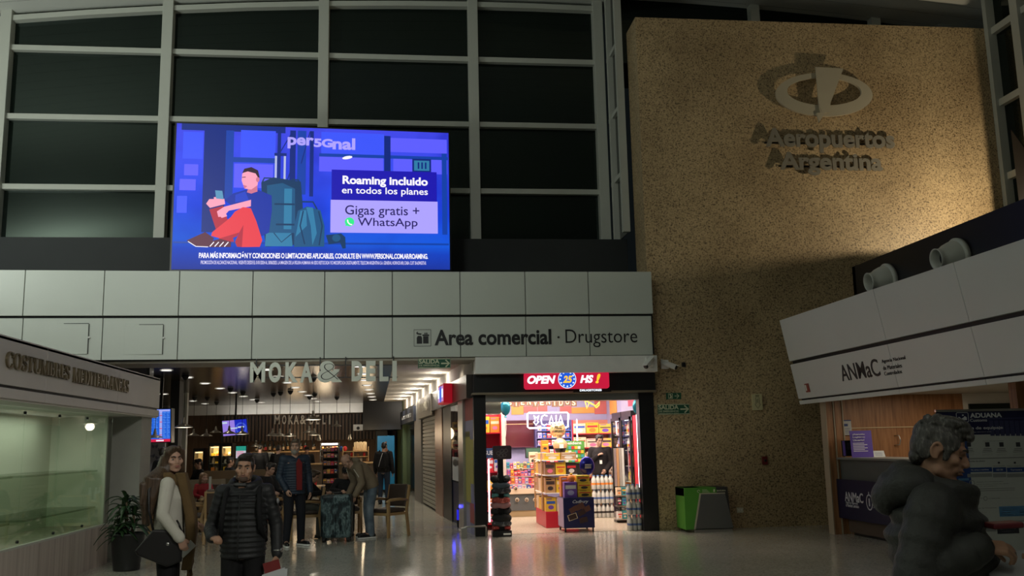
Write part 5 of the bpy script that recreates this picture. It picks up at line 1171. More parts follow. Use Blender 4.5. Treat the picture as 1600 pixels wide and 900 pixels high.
# ---- bald man bending over the suitcase
def bent_man():
    o = thing('person', 'bald man in a tan hoodie and blue jeans bending over the suitcase', 'person', (-.62, 17.45, 0), radians(-68))
    J = std(1.76); J['P'] = V((0, .06, .90)); J['W'] = V((0, .0, 1.05)); J['C'] = V((0, -.14, 1.20)); J['N'] = V((0, -.30, 1.31)); J['sL'] = V((.19, -.25, 1.25)); J['sR'] = V((-.19, -.25, 1.25)); J['hL'] = V((.09, .06, .87)); J['hR'] = V((-.09, .06, .87))
    J['eL'] = V((.24, -.20, .97)); J['wL'] = V((.22, -.32, .76)); J['eR'] = V((-.24, -.17, .97)); J['wR'] = V((-.22, -.30, .75)); J['kL'] = V((.10, -.0, .48)); J['kR'] = V((-.10, .03, .48)); J['aL'] = V((.12, .02, .085)); J['aR'] = V((-.11, .08, .085)); J['tL'] = V((.14, -.15, .03)); J['tR'] = V((-.13, -.09, .03))
    M = headM((0, -.40, 1.36), radians(8), radians(62), 0, 1.0); body(o, J, M, False, .0095, [(J['wR'], (0, -.2, -1), (1, 0, 0), 1, dict(curl=.6)), (J['wL'], (0, -.2, -1), (-1, 0, 0), -1, dict(curl=.7))])
    add_face(o, M, HAIRN); mb = MB(); hel(mb, M, (0, .055, -.005), (.078, .05, .055))
    for s in (-1, 1): hel(mb, M, (s*.068, .01, .012), (.012, .04, .03))
    skinned('hair', mb, .009, mat('cropped_hair', (.22, .14, .10), .7), o, 2)
    M_h = cloth('tan_hoodie', (.20, .155, .105), .9, .12, 9); mb = MB(); torso(mb, J, [(-.1, .19, .14), (.3, .20, .155), (1, .19, .15), (2, .205, .15), (2.5, .20, .125), (2.85, .12, .10), (3, .085, .08)]); arms(mb, J, .078, .066, .05); hd_ = J['N']
    for s in (-1, 0, 1): mb.ell(hd_+V((s*.07, .06, .075-.02*abs(s))), (.075, .075, .045))
    hb = skinned('hoodie', mb, .011, M_h, o, 3); mb = MB()
    for s in (-1, 1): mb.tubes([(s*.2, -.335, 1.22), (s*.265, -.27, 1.10), (s*.275, -.22, .98), (s*.262, -.28, .86)], .009, 6)
    obj('sleeve_stripe', mb, mat('stripe_pale', (.50, .46, .38), .7), hb, local=True)
    mb = MB(); legs(mb, J, .098, .074, .064, .006); skinned('jeans', mb, .011, ramp_mat('denim', [(.3, (.05, .075, .11)), (.5, (.12, .16, .20)), (.7, (.24, .29, .33))], 'noise', 5, .85), o, 3); shoes(o, J, M_blackpaint, M_white)
bent_man()
# ---- seated and small figures
def seat(h=1.7, rz_=0, lean=.0):
    """sitting pose on a 0.48 m seat, facing local -Y"""
    s = h/1.75; J = std(h); up = .50-J['P'].z+.09*s
    for k in ('P', 'W', 'C', 'N', 'H', 'sL', 'sR', 'eL', 'eR', 'wL', 'wR', 'hL', 'hR'): J[k] = J[k]+V((0, 0, up))
    for k, f in (('W', .3), ('C', .6), ('N', .9), ('H', 1.2), ('sL', .85), ('sR', .85)): J[k] = J[k]+V((0, -lean*f, -lean*f*.2))
    for q, sx in (('L', 1), ('R', -1)):
        J['h'+q] = V((sx*.09*s, -.02, .56)); J['k'+q] = V((sx*.12*s, -.44*s, .52)); J['a'+q] = V((sx*.12*s, -.42*s, .085)); J['t'+q] = V((sx*.13*s, -.57*s, .03)); J['e'+q] = J['s'+q]+V((sx*.05, -.10, -.26*s)); J['w'+q] = J['e'+q]+V((-sx*.08, -.22*s, -.03))
    return J
def figure(label, loc, rz, J, M, top, bottom, hair=HAIRB, skin=SKIN, fem=False, topname='jacket', bulk=1., voxel=.013, hat=None, long=False, puffy=False, shoe=None, face=True, hands=None):
    o = thing('person', label, 'person', loc, rz)
    hs = hands or [(J['wR'], J['wR']-J['eR']+V((.03, 0, 0)), (1, 0, -.4), 1, dict(curl=.5)), (J['wL'], J['wL']-J['eL']-V((.03, 0, 0)), (-1, 0, -.4), -1, dict(curl=.5))]
    body(o, J, M, fem, voxel, hs, skin)
    if face: add_face(o, M, hair)
    if long:
        mb = MB(); hel(mb, M, (0, .025, .05), (.086, .098, .082)); hel(mb, M, (0, .07, -.01), (.080, .06, .10))
        for s in (-1, 1): hcap(mb, M, (s*.066, -.025, .07), (s*.080, .03, -.14), .026, .03)
        skinned('hair', mb, .010, hair, o, 2)
    else: short_hair(o, M, hair, .010)
    b = bulk; mb = MB(); torso(mb, J, [(-.3, .185*b, .14*b), (.3, .19*b, .148*b), (1, .182*b, .145*b), (2, .198*b, .15*b), (2.5, .185*b, .125*b), (2.82, .12, .10), (3, .085, .08)]); arms(mb, J, .074*b, .064*b, .05, 5 if puffy else 0); skinned(topname, mb, .012, top, o, 2)
    mb = MB(); legs(mb, J, .098, .075, .062); skinned('trousers', mb, .014, bottom, o, 2); shoes(o, J, shoe or M_blackpaint)
    if hat:
        mb = MB(); hel(mb, M, (0, .015, .062), (.086, .104, .070)); hcap(mb, M, (-.04, -.10, .058), (.04, -.10, .058), .012, .012); hel(mb, M, (0, -.105, .055), (.065, .05, .009)); skinned('cap', mb, .008, hat, o, 2)
    return o
C_black = cloth('black_jacket', (.012, .012, .013)); C_grey = cloth('grey_trouser', (.085, .085, .08)); C_dark = cloth('dark_trouser', (.014, .014, .016)); C_jean = cloth('dark_jeans', (.022, .035, .06))
J = seat(1.42, lean=.12); J['wR'] = V((-.07, -.44, .80)); J['eR'] = V((-.22, -.2, .80)); J['wL'] = V((.10, -.46, .80)); J['eL'] = V((.22, -.22, .80))
figure('boy with curly hair in a dark jacket sitting left of the suitcase', (-1.80, 17.78, 0), radians(75), J, headM(J['H']+V((0, -.05, -.01)), 0, .45, 0, .95), C_black, C_grey, HAIRN)
J = seat(1.5, lean=.1); J['wR'] = V((-.10, -.42, .80)); J['wL'] = V((.10, -.42, .80)); J['eR'] = V((-.26, -.14, .82)); J['eL'] = V((.26, -.14, .82))
figure('boy in a black cap and black top sitting behind the suitcase', (-1.06, 18.38, 0), radians(4), J, headM(J['H']+V((0, -.03, -.01)), radians(-8), .35, 0, .95), C_black, C_dark, HAIRB, hat=cloth('cap_black', (.010, .010, .011)))
J = seat(1.22); figure('small girl with fair hair in a red coat at the table behind the woman', (-4.05, 20.22, 0), radians(20), J, headM(J['H'], radians(20), .05, 0, .9), cloth('red_coat', (.42, .020, .035)), C_dark, ramp_mat('hair_fair', [(.3, (.13, .075, .04)), (.7, (.28, .17, .09))], 'noise', 30, .5), long=True, topname='coat', bulk=.9)
J = seat(1.72); figure('person in a black jacket and cap sitting before the dim fridge', (-5.35, 26.0, 0), radians(-60), J, headM(J['H'], 0, .2, 0, 1), C_black, C_dark, HAIRB, hat=MATS['cloth_cap_black'])
J = seat(1.76); figure('dark dressed person sitting before the bright fridges, right of the capped one', (-4.75, 27.2, 0), radians(120), J, headM(J['H'], 0, .15, 0, 1), cloth('navy_top', (.012, .014, .02)), C_dark)
J = seat(1.65, lean=.1); figure('dark haired person leaning over a table behind the quilted jacket man', (-2.75, 19.6, 0), radians(55), J, headM(J['H']+V((0, -.03, 0)), 0, .35, 0, 1), C_black, C_dark)
J = std(1.68); figure('person in a striped black jacket standing behind the dark column on the left', (-4.95, 20.6, 0), radians(150), J, headM(J['H'], 0, .1, 0, 1), ramp_mat('striped_jacket', [(.0, (.012, .012, .013)), (.60, (.012, .012, .013)), (.64, (.4, .4, .4)), (.68, (.012, .012, .013))], 'noise', 3, .7), C_dark, face=False)
J = std(1.78); figure('black dressed barista standing at the left of the bar', (-4.55, 31.4, 0), radians(175), J, headM(J['H'], 0, .2, 0, 1), C_black, C_dark, face=False)
J = std(1.72); figure('dark dressed person beside the barista, behind the bearded man', (-4.0, 31.6, 0), radians(160), J, headM(J['H'], 0, .1, 0, 1), C_black, C_dark, face=False)
J = std(1.66); figure('bar worker in a black cap behind the bar counter', (-3.3, 33.7, 0), radians(5), J, headM(J['H'], 0, .25, 0, 1), C_black, C_dark, HAIRB, hat=MATS['cloth_cap_black'])
J = std(1.74); ob = figure('person in a dark jacket seen from behind before the blue beer cooler', (-.52, 27.4, 0), radians(165), J, headM(J['H']+V((0, -.02, -.02)), 0, .3, 0, 1), C_black, C_jean, face=False)
b = thing('backpack', 'dark backpack worn by the person before the beer cooler', 'bag', (-.52, 27.4, 0), radians(165)); mb = MB(); mb.box(-.16, .16, .155, .32, 1.0, 1.44); obj('pack_body', mb, cloth('pack_dark', (.010, .010, .011)), b, local=True, bevel=.05)
mb = MB(); mb.tubes([(.06, .33, 1.05), (.0, .335, 1.25), (-.05, .31, 1.42)], .008, 6); obj('pale_zip', mb, M_paper, b, local=True)
for s in (-1, 1): mb = MB(); mb.tubes([(s*.12, .17, 1.42), (s*.125, .0, 1.50), (s*.13, -.15, 1.35), (s*.15, -.10, 1.1), (s*.16, .14, 1.02)], .018, 8); obj('strap', mb, MATS['cloth_pack_dark'], b, local=True)
J = std(1.76); J['wR'] = V((-.02, -.19, 1.30)); J['eR'] = V((-.25, -.08, 1.12)); J['eL'] = V((.25, .03, 1.14)); J['wL'] = V((.16, -.16, .98))
ob = figure('young shop assistant in black standing behind the bottle packs in the drugstore', (4.42, 21.05, 0), radians(-22), J, headM(J['H']+V((0, -.015, 0)), radians(30), .28, 0, 1.05), cloth('black_shirt', (.013, .011, .012)), C_dark, HAIRB, topname='shirt', voxel=.011)
mb = MB(); mb.box(.02, .075, -.172, -.166, 1.12, 1.20); obj('name_badge', mb, M_white, ob, local=True)
# ------------------------------------------------------------------ drugstore: lightbox over the door
C_red = mat('shelf_red', (.50, .012, .03), .4); C_redglow = E('lightbox_red', (.56, .010, .045), 1.0)
LB = FY-.17
T, w_, h_ = frame_px(819.5, 580.5, 951.5, 608.5, LB-.09)
o = thing('lightbox_sign', 'lit red OPEN 25 HS sign with blue starred disc over the drugstore door', 'sign', (T[0].x+w_/2, LB-.05, T[0].z))
def lbp(px, py): p = atY(px, py, LB-.09); return (p.x-T[0].x, p.z-T[0].z)
mb = MB(); r = .03; mb.prism([(r, 0), (w_-r, 0), (w_, r), (w_, h_-r), (w_-r, h_), (r, h_), (0, h_-r), (0, r)], T, -.085, 0); obj('box', mb, C_redglow, o, bevel=.008)
mb = MB(); c0 = lbp(886, 592.5); R_ = .165
mb.prism([(c0[0]+R_*cos(k*pi/20), c0[1]+R_*sin(k*pi/20)) for k in range(40)], T, -.05, .012, 0); mb.ring2([(c0[0]+R_*.97*cos(k*pi/20), c0[1]+R_*.97*sin(k*pi/20)) for k in range(40)], .012, T, .012, .014, 1)
for k in range(12):
    sx, sz = c0[0]+R_*.78*cos(k*pi/6), c0[1]+R_*.78*sin(k*pi/6)
    mb.ngon([(sx+(.024 if q % 2 == 0 else .01)*cos(q*pi/5+pi/2), sz+(.024 if q % 2 == 0 else .01)*sin(q*pi/5+pi/2)) for q in range(10)], T, .014, 1)
obj('disc', mb, [E('disc_blue', (.01, .10, .70), 1.0), E('star_white', (.75, .85, 1.0), 1.2)], o)
def lbt(name, s, x0, y0, x1, y1, m_, bold, sh=.25):
    a = lbp(x0, y1); b = lbp(x1, y0); mb = MB(); mb.text(s, (T[0]+XD*a[0]+ZD*a[1], XD, ZD), b[0]-a[0], b[1]-a[1], .006, 0, bold, sh, d0=.014 if s == '25' else .001); obj(name, mb, m_, o)
G_w = E('sign_letters', (.85, .92, 1.0), 1.4); G_y = E('sign_yellow', (1.0, .55, .03), 1.2)
lbt('letters', 'OPEN', 824, 586.5, 868, 600, G_w, .045); lbt('letters', 'HS', 906.5, 586, 927, 598.5, G_w, .045); lbt('letters', '!', 930.5, 584, 938, 599, G_y, .045); lbt('number', '25', 879.5, 587, 894, 598.5, G_y, .04)
T2, w2, h2 = frame_px(896, 607.5, 955, 612.8, LB-.02); o2 = thing('name_strip', 'thin black strip with small lit word DRUGSTORES under the red lightbox', 'sign', (T2[0].x+w2/2, LB-.02, T2[0].z))
mb = MB(); mb.prism([(0, 0), (w2, 0), (w2, h2), (0, h2)], T2, -.02, 0); obj('strip', mb, M_blackpaint, o2)
mb = MB(); a = atY(906, 611.5, LB-.02); b = atY(940, 607.8, LB-.02); mb.text('DRUGSTORES', (a, XD, ZD), b.x-a.x, b.z-a.z, .004, 0, .03); obj('letters', mb, G_w, o2)
# shutter box over the opening, grey hatch box on the left
f = MB(); f.box(1.5, 4.33, FY+.02, FY+.3, 2.36, 2.5); f.box(1.5, 4.33, FY+.0, FY+.03, 2.42, 2.45); struct('trim_%d' % tn, f, M_chrome); tn += 1
T, w_, h_ = frame_px(752, 625, 782.5, 646.5, FY+.35); f = MB(); f.prism([(-.1, 0), (w_, 0), (w_, h_), (-.1, h_)], T, -.25, 0); struct('trim_%d' % tn, f, mat('sage_box', (.36, .38, .31), .5)); tn += 1
# painted blocks of the back wall
M_or = mat('block_orange', (.62, .30, .07), .6); M_cr = mat('block_coral', (.52, .13, .12), .6); M_vi = mat('block_violet', (.40, .38, .55), .6); M_ye = mat('block_yellow', (.52, .47, .12), .6)
BKY = 22.74
mb = MB()
for x0, y0, x1, y1, k in ((799, 634, 818, 648, 0), (818, 634, 855, 645, 1), (875, 634, 893, 646, 1), (893, 636, 930, 646, 0), (929, 625, 949, 647, 1), (795, 615, 856, 632, 1), (920, 622, 948, 627, 0)):
    T, w_, h_ = frame_px(x0, y0, x1, y1, BKY); mb.rect(0, 0, w_, h_, T, .004, k)
struct('wall_mural', mb, [M_or, M_cr])
def sheet(name, px, Y, label, cat, m_, th=.006, group=None, parts=None):
    T, w_, h_ = frame_px(*px, Y); mb = MB(); mb.prism([(0, 0), (w_, 0), (w_, h_), (0, h_)], T, -th, 0, 0)
    ms = [m_]
    for (a0, b0, a1, b1, mm) in (parts or []):
        if mm not in ms: ms.append(mm)
        mb.rect(a0*w_, b0*h_, a1*w_, b1*h_, T, .002, ms.index(mm))
    return obj(name, mb, ms, None, label, cat, group)
for q, (y0, y1, z0, z1, m_, lb) in enumerate(((21.6, 22.3, 2.25, 2.6, M_or, 'orange poster high on the right drugstore wall'), (19.2, 21.1, 2.2, 2.7, M_vi, 'lilac poster with pink mark high on the right drugstore wall'))):
    mb = MB(); mb.box(4.96, 4.98, y0, y1, z0, z1); ms = [m_]
    if q: mb.box(4.955, 4.96, 19.9, 20.4, 2.36, 2.6, 1); ms.append(mat('pink_mark', (.7, .08, .14), .5))
    obj('wall_poster', mb, ms, None, lb, 'poster')
# BIENVENIDOS garland of letter cards
gl = thing('letter_garland', 'brown BIENVENIDOS letter garland across the top of the drugstore', 'garland', (2.9, 20.6, 2.3))
M_card = mat('kraft_card', (.17, .085, .05), .6); M_cardl = mat('card_letters', (.80, .62, .44), .5)
GYY = 20.6; word = 'BIENVENIDOS'
for i, c_ in enumerate(word):
    px = 792+i*10.0; dz = 1.2*sin(i*1.9)
    T, w_, h_ = frame_px(px, 622.5+dz, px+9, 635+dz, GYY); mb = MB(); mb.prism([(0, 0), (w_, 0), (w_, h_), (0, h_)], T, -.004, 0, 0)
    mb.text(c_, (T[0]+XD*w_*(.42 if c_ == 'I' else .2)+ZD*h_*.14, XD, ZD), w_*(.16 if c_ == 'I' else .6), h_*.72, .004, 1, .02); obj('letter_card', mb, [M_card, M_cardl], gl)
mb = MB(); a = atY(786, 620, GYY); b = atY(906, 622, GYY); mb.tubes([a+(b-a)*(k/12)+V((0, .006, -.03*sin(pi*k/12))) for k in range(13)], .006, 6); obj('string', mb, M_cardl, gl)
for q in (a, b): mb = MB(); mb.cyl(q, (q.x, q.y, 3.05), .003, n=5); obj('hanging_wire', mb, M_chrome, gl)
# neon signs
G_neon = E('neon_white', (1.0, .86, .98), 3.2); G_neony = E('neon_yellow', (1.0, .58, .05), 2.2)
def neon(o, name, pts, Y, m_, r=.012, loop=False):
    mb = MB(); mb.tubes([atY(px, py, Y) for px, py in pts], r, 8, loop=loop); return obj(name, mb, m_, o)
NYS = 20.2
o = thing('neon_sign', 'white neon CAJA sign with down arrow in a rounded frame', 'sign', tuple(atY(856, 668, NYS)))
neon(o, 'frame_tube', [(826, 645), (886, 644.5), (888, 646.5), (887.5, 666), (885, 668), (827, 669), (824.5, 667), (824, 647)], NYS, G_neon, .017, True)
neon(o, 'arrow_tube', [(834, 649), (838, 653), (842, 649), (840, 656), (840, 658.5), (842, 658.5), (837.5, 664), (833.5, 659), (836, 658.5), (836, 655)], NYS, G_neon, .011, True)
neon(o, 'letter_tube', [(855, 650), (851, 648.5), (847, 650.5), (845.5, 657), (846.5, 662.5), (850.5, 664.5), (855, 662.5)], NYS, G_neon)
neon(o, 'letter_tube', [(857.5, 664), (861.5, 649), (865.5, 664), (863.5, 664), (862.5, 660), (860.5, 660), (859.5, 664)], NYS, G_neon)
neon(o, 'letter_tube', [(869, 648.5), (869, 658), (867.5, 661.5), (865.5, 660)], NYS, G_neon)
neon(o, 'letter_tube', [(872.5, 663), (876, 648.5), (880, 663), (878, 663), (877, 659.5), (874.5, 659.5)], NYS, G_neon)
mb = MB(); a = atY(825, 668, NYS+.03); b = atY(888, 645, NYS+.03); mb.box(a.x, b.x, NYS+.025, NYS+.035, a.z, b.z); obj('backing', mb, glass('clear_acrylic', (.92, .92, .95), .02), o)
for px in (840, 872): mb = MB(); a = atY(px, 645, NYS+.03); mb.cyl(a, (a.x, a.y, 3.05), .004, n=6); obj('wire', mb, M_chrome, o)
o = thing('neon_sign', 'yellow neon airplane outline hanging at the top of the drugstore', 'sign', tuple(atY(920, 640, NYS)))
neon(o, 'body_tube', [(912, 624), (922, 630), (931, 634), (937, 628), (936, 633), (932, 637), (932, 637.5), (928.5, 633), (922, 629)], NYS, G_neony)
mb = MB(); q = atY(921, 629, NYS); mb.cyl(q, (q.x, q.y+.02, 3.05), .003, n=5); obj('hanging_wire', mb, M_chrome, o)
neon(o, 'wing_tube', [(914, 626), (917, 638.5), (921, 628)], NYS, G_neony); neon(o, 'wing_tube', [(908, 619), (911, 623), (920, 622), (928, 617)], NYS, E('neon_cream', (1, .9, .7), 2))
# vertical neon tubes on the shelving
G_tube = E('tube_pink_white', (1.0, .72, .82), 6.0)
def vtube(px, y0, y1, Y, label, r=.014):
    a = atY(px, y1, Y); b = atY(px+(y0-y1)*(px-624)/9300*0, y0, Y); b = V((a.x, Y, b.z)); o = thing('light_tube', label, 'light', a, group='vertical light tubes on the shop shelving')
    mb = MB(); mb.cyl(a, b, r, n=10); obj('tube', mb, G_tube, o)
    for q, z in (('lower_cap', a.z-.02), ('upper_cap', b.z)): mb = MB(); mb.cyl((a.x, Y, z), (a.x, Y, z+.02), r*1.2, n=10); obj(q, mb, M_white, o)
vtube(765, 718, 815, 18.02, 'vertical light tube on the red shelf at the left of the shop'); vtube(902.5, 656, 700, 22.1, 'vertical light tube left of the cashier on the back shelf')
vtube(957.5, 656, 720, 22.1, 'left one of the two vertical tubes right of the cashier'); vtube(962.5, 656, 722, 21.8, 'right one of the two vertical tubes right of the cashier'); vtube(1000.5, 649, 767, 18.2, 'long vertical light tube by the drink coolers near the right pilaster', .02)
# balloons
def balloon(px, py, rx, rz, Y, mts, label, text=None, flat=.45, tail=True):
    c = atY(px, py, Y); k = Y/FPX; o = thing('foil_balloon', label, 'balloon', (c.x, c.y, c.z-rz*k))
    mb = MB(); mb.ell(c, (rx*k, rx*k*flat, rz*k), n=24, k=14); obj('bag', mb, mts[0], o)
    mb = MB(); mb.lathe([(.012, 0), (.028, -.04), (.03, -.045)], (c.x, c.y, c.z-rz*k+.005), 10); obj('neck', mb, mts[0], o)
    if tail: mb = MB(); mb.tubes([(c.x+.01*sin(i), c.y, c.z-rz*k-.04-i*.1) for i in range(5)], .004, 5); obj('ribbon', mb, M_white, o)
    return o, c, k
M_foilb = mat('foil_teal', (.02, .16, .22), .2, .7, .5, 9); M_foilg = mat('foil_gold', (.62, .46, .22), .3, .4, .1, 8); M_foiln = mat('foil_navy', (.02, .02, .22), .2, .6, .3, 6)
balloon(789.5, 637, 8, 12, 18.4, [M_foilb], 'dark teal foil balloon at the upper left of the drugstore door')
balloon(996, 635, 8, 12.5, 18.4, [M_foilb], 'teal foil balloon at the upper right of the drugstore door')
o, c, k = balloon(871.5, 671.5, 12.5, 12.5, 18.9, [M_foilg], 'round gold birthday balloon with FELIZ CUMPLEAÑOS above the display')
mb = MB(); Tb = front(c.x, c.y-12.5*k*.46, c.z); mb.text('FELIZ', (V((c.x-.075, Tb[0].y, c.z+.02)), XD, ZD), .15, .06, .004, 0, .02); mb.text('CUMPLEAÑOS', (V((c.x-.12, Tb[0].y, c.z-.05)), XD, ZD), .24, .055, .004, 0, .02)
for i in range(9): t = i*2*pi/9; mb.ngon([(.12*cos(t)+.012*cos(j), .12*sin(t)+.012*sin(j)) for j in range(6)], (V((c.x, c.y-12.5*k*.26, c.z)), XD, ZD), .012, 1)
obj('print', mb, [M_blackpaint, mat('dot_red', (.5, .02, .04), .5)], o)
o, c, k = balloon(917, 728, 12, 14.5, 17.55, [M_foiln], 'shiny dark blue balloon in front of the cashier')
mb = MB(); 
for i in range(3): mb.rect(-.05, .02-.03*i, .07, .032-.03*i, (V((c.x, c.y-12*k*.46, c.z)), V((1, 0, 0)), V((.1, 0, 1)).normalized()), .002, 0)
obj('print', mb, M_hwhite, o)
# ------------------------------------------------------------------ goods: printed packs, one object each
PC = {'red': (.62, .035, .04), 'pink': (.72, .16, .28), 'yellow': (.74, .48, .04), 'white': (.68, .66, .62), 'violet': (.16, .07, .36), 'blue': (.03, .10, .42), 'green': (.10, .34, .06), 'orange': (.72, .22, .03), 'cream': (.70, .55, .36), 'dark': (.04, .03, .03), 'teal': (.05, .32, .34), 'brown': (.26, .13, .06), 'lilac': (.42, .40, .66), 'kraft': (.46, .27, .12)}
PM = {k: mat('pack_'+k, v, .42, 0, .06, 8) for k, v in PC.items()}
def pack_mesh(mb, x0, x1, y0, y1, z0, z1, seed, acc=1, acc2=2):
    rg = random.Random(seed); mb.box(x0, x1, y0, y1, z0, z1, 0); w_, h_ = x1-x0, z1-z0; T = front(x0, y0, z0)
    a = rg.uniform(.1, .25); mb.rect(w_*.08, h_*(.55), w_*.92, h_*(.55+a), T, .0015, acc)
    mb.ngon([(w_*(.5+.28*cos(i*pi/5)), h_*.3+min(w_, h_)*.2*sin(i*pi/5)) for i in range(10)], T, .0015, acc2)
    if rg.random() < .6: mb.rect(w_*.1, h_*.86, w_*.6, h_*.93, T, .0015, acc2)
def pack(name, label, cat, box, cols, group=None, seed=0):
    mb = MB(); pack_mesh(mb, *box, seed); return obj(name, mb, [PM[c_] for c_ in cols], None, label, cat, group, bevel=.003)
def pxbox(px0, py0, px1, py1, Y, d): a = atY(px0, py1, Y); b = atY(px1, py0, Y); return (a.x, b.x, Y, Y+d, a.z, b.z)
def wall_unit(name, label, px0, px1, shelf_px, y_top, y_bot, Y, depth, m_, back=None, board=.02):
    """open shelving seen from the front: sides, back, one board per level"""
    a = atY(px0, y_bot, Y); b = atY(px1, y_top, Y); o = thing(name, label, 'shelf', ((a.x+b.x)/2, Y+depth/2, max(a.z, 0)))
    z0, z1 = max(a.z, 0.005), b.z
    for x in (a.x, b.x-.025): mb = MB(); mb.box(x, x+.025, Y, Y+depth, z0, z1); obj('side_panel', mb, m_, o)
    mb = MB(); mb.box(a.x, b.x, Y+depth-.02, Y+depth, z0, z1); obj('back_panel', mb, back or m_, o)
    zs = []
    for py in shelf_px:
        z = atY((px0+px1)/2, py, Y).z; zs.append(z); mb = MB(); mb.box(a.x+.025, b.x-.025, Y-.01, Y+depth-.02, z-board, z); obj('shelf_board', mb, m_, o)
    return a.x+.025, b.x-.025, zs
def fill(x0, x1, Y, z, hmax, n, cols, lab, group, name='product_box', cat='product', d=.12, seed=0, hj=.2):
    rg = random.Random(seed); w_ = (x1-x0)/n
    for i in range(n):
        c_ = cols[i % len(cols)]; h_ = hmax*(1-rg.random()*hj)
        acc = rg.choice([k for k in ('white', 'red', 'yellow', 'dark', 'cream', 'blue') if k != c_]); acc2 = rg.choice([k for k in ('white', 'orange', 'dark', 'violet', 'pink') if k != c_])
        pack(name, lab % (c_, ORD(i, n)), cat, (x0+w_*i+.006, x0+w_*(i+1)-.006, Y, Y+d, z+.001, z+h_), (c_, acc, acc2), group, seed*31+i)
def ORD(i, n):
    nm = ['first', 'second', 'third', 'fourth', 'fifth', 'sixth', 'seventh', 'eighth', 'ninth', 'tenth', 'eleventh', 'twelfth', 'thirteenth', 'fourteenth']
    if i == 0: return 'leftmost'
    if i == n-1: return 'rightmost'
    if n == 3: return 'middle'
    return nm[i]+' from the left'
# left red shelf by the door
x0, x1, zs = wall_unit('product_shelf', 'red shelving with snacks just inside the left of the drugstore door', 750, 783, (676, 737, 767, 798, 818), 647, 829, 18.1, .4, C_red)
fill(x0, x1, 18.13, zs[0], .32, 2, ['yellow', 'orange'], '%s snack carton, %s on the top board of the red door shelf', 'cartons on the top of the red shelf', 'snack_carton', 'carton', .2, 3)
fill(x0, x1, 18.13, zs[1], .30, 3, ['pink', 'red', 'white'], '%s sweet bag, %s on the second board of the red door shelf', 'bags on the second red board', 'sweet_bag', 'bag', .2, 4)
fill(x0, x1, 18.13, zs[2], .19, 3, ['yellow', 'yellow', 'green'], '%s snack bag, %s on the third board of the red door shelf', 'bags on the third red board', 'snack_bag', 'bag', .2, 5)
fill(x0, x1, 18.13, zs[3], .26, 3, ['red', 'orange', 'red'], '%s snack bag, %s on the fourth board of the red door shelf', 'bags on the fourth red board', 'snack_bag', 'bag', .2, 6)
fill(x0, x1, 18.13, zs[4], .2, 3, ['white', 'brown', 'pink'], '%s box, %s on the lowest board of the red door shelf', 'boxes on the lowest red board', 'snack_box', 'box', .2, 7)
a = pxbox(754, 700, 771, 716, 18.0, .02); o = sheet('brand_sign', (754, 700, 771, 716), 18.0, 'blue sign with letters SUE on the red shelf by the door', 'sign', mat('sign_slate', (.03, .07, .16), .5), .02)
mb = MB(); q = atY(757.5, 711, 17.995); r_ = atY(770, 704, 17.995); mb.text('SUE', (q, XD, ZD), r_.x-q.x, r_.z-q.z, .003, 0, .02); obj('letters', mb, M_hwhite, o)
# dark screen on the back wall, cigarette wall, back shelves
o = thing('wall_screen', 'large dark glossy screen on the back wall of the drugstore', 'screen', tuple(atY(810, 698, 22.6)))
T, w_, h_ = frame_px(783, 657, 836, 699, 22.6); mb = MB(); mb.prism([(0, 0), (w_, 0), (w_, h_), (0, h_)], T, -.06, 0); obj('panel', mb, mat('screen_maroon', (.10, .022, .03), .12, 0, .6, 1.2), o)
mb = MB(); mb.ring2([(0, 0), (w_, 0), (w_, h_), (0, h_)], .03, T, 0, .02); obj('frame', mb, mat('frame_wine', (.10, .02, .04), .4), o)
mb = MB(); mb.rect(0, h_*.86, w_, h_*.885, T, .006); obj('strip', mb, M_pine, o)
x0, x1, zs = wall_unit('cigarette_shelf', 'white backed cigarette shelving on the back wall under the neon sign', 838, 893, (672.5, 684, 695.5, 710, 722), 656, 724, 22.3, .3, mat('shelf_indigo', (.10, .09, .24), .5))
for r_ in range(5):
    fill(x0+.02, x1-.02 if r_ < 3 else x0+.5, 22.31, zs[r_], .13, 7 if r_ < 3 else 5, ['lilac', 'blue', 'red', 'white', 'red', 'lilac', 'blue'], '%s cigarette carton, %s on the '+('top', 'second', 'third', 'fourth', 'lowest')[r_]+' board of the cigarette shelf', 'cartons of the cigarette shelf', 'cigarette_carton', 'carton', .1, 20+r_, .1)
x0, x1, zs = wall_unit('back_shelf', 'red shelving full of cartons behind the cashier', 898, 957, (677, 699, 722, 745, 768), 655, 800, 22.3, .4, C_red, mat('shelf_coral', (.55, .22, .16), .5))
for r_, (n_, cs, hh) in enumerate(((3, ['cream', 'yellow', 'yellow'], .27), (3, ['cream', 'cream', 'yellow'], .27), (3, ['kraft', 'cream', 'yellow'], .26), (3, ['brown', 'kraft', 'cream'], .26), (3, ['kraft', 'brown', 'kraft'], .26))):
    fill(x0, x1, 22.31, zs[r_], hh, n_, cs, '%s carton, %s on the '+('top', 'second', 'third', 'fourth', 'lowest')[r_]+' board behind the cashier', 'cartons behind the cashier', 'goods_carton', 'carton', .3, 40+r_, .25)
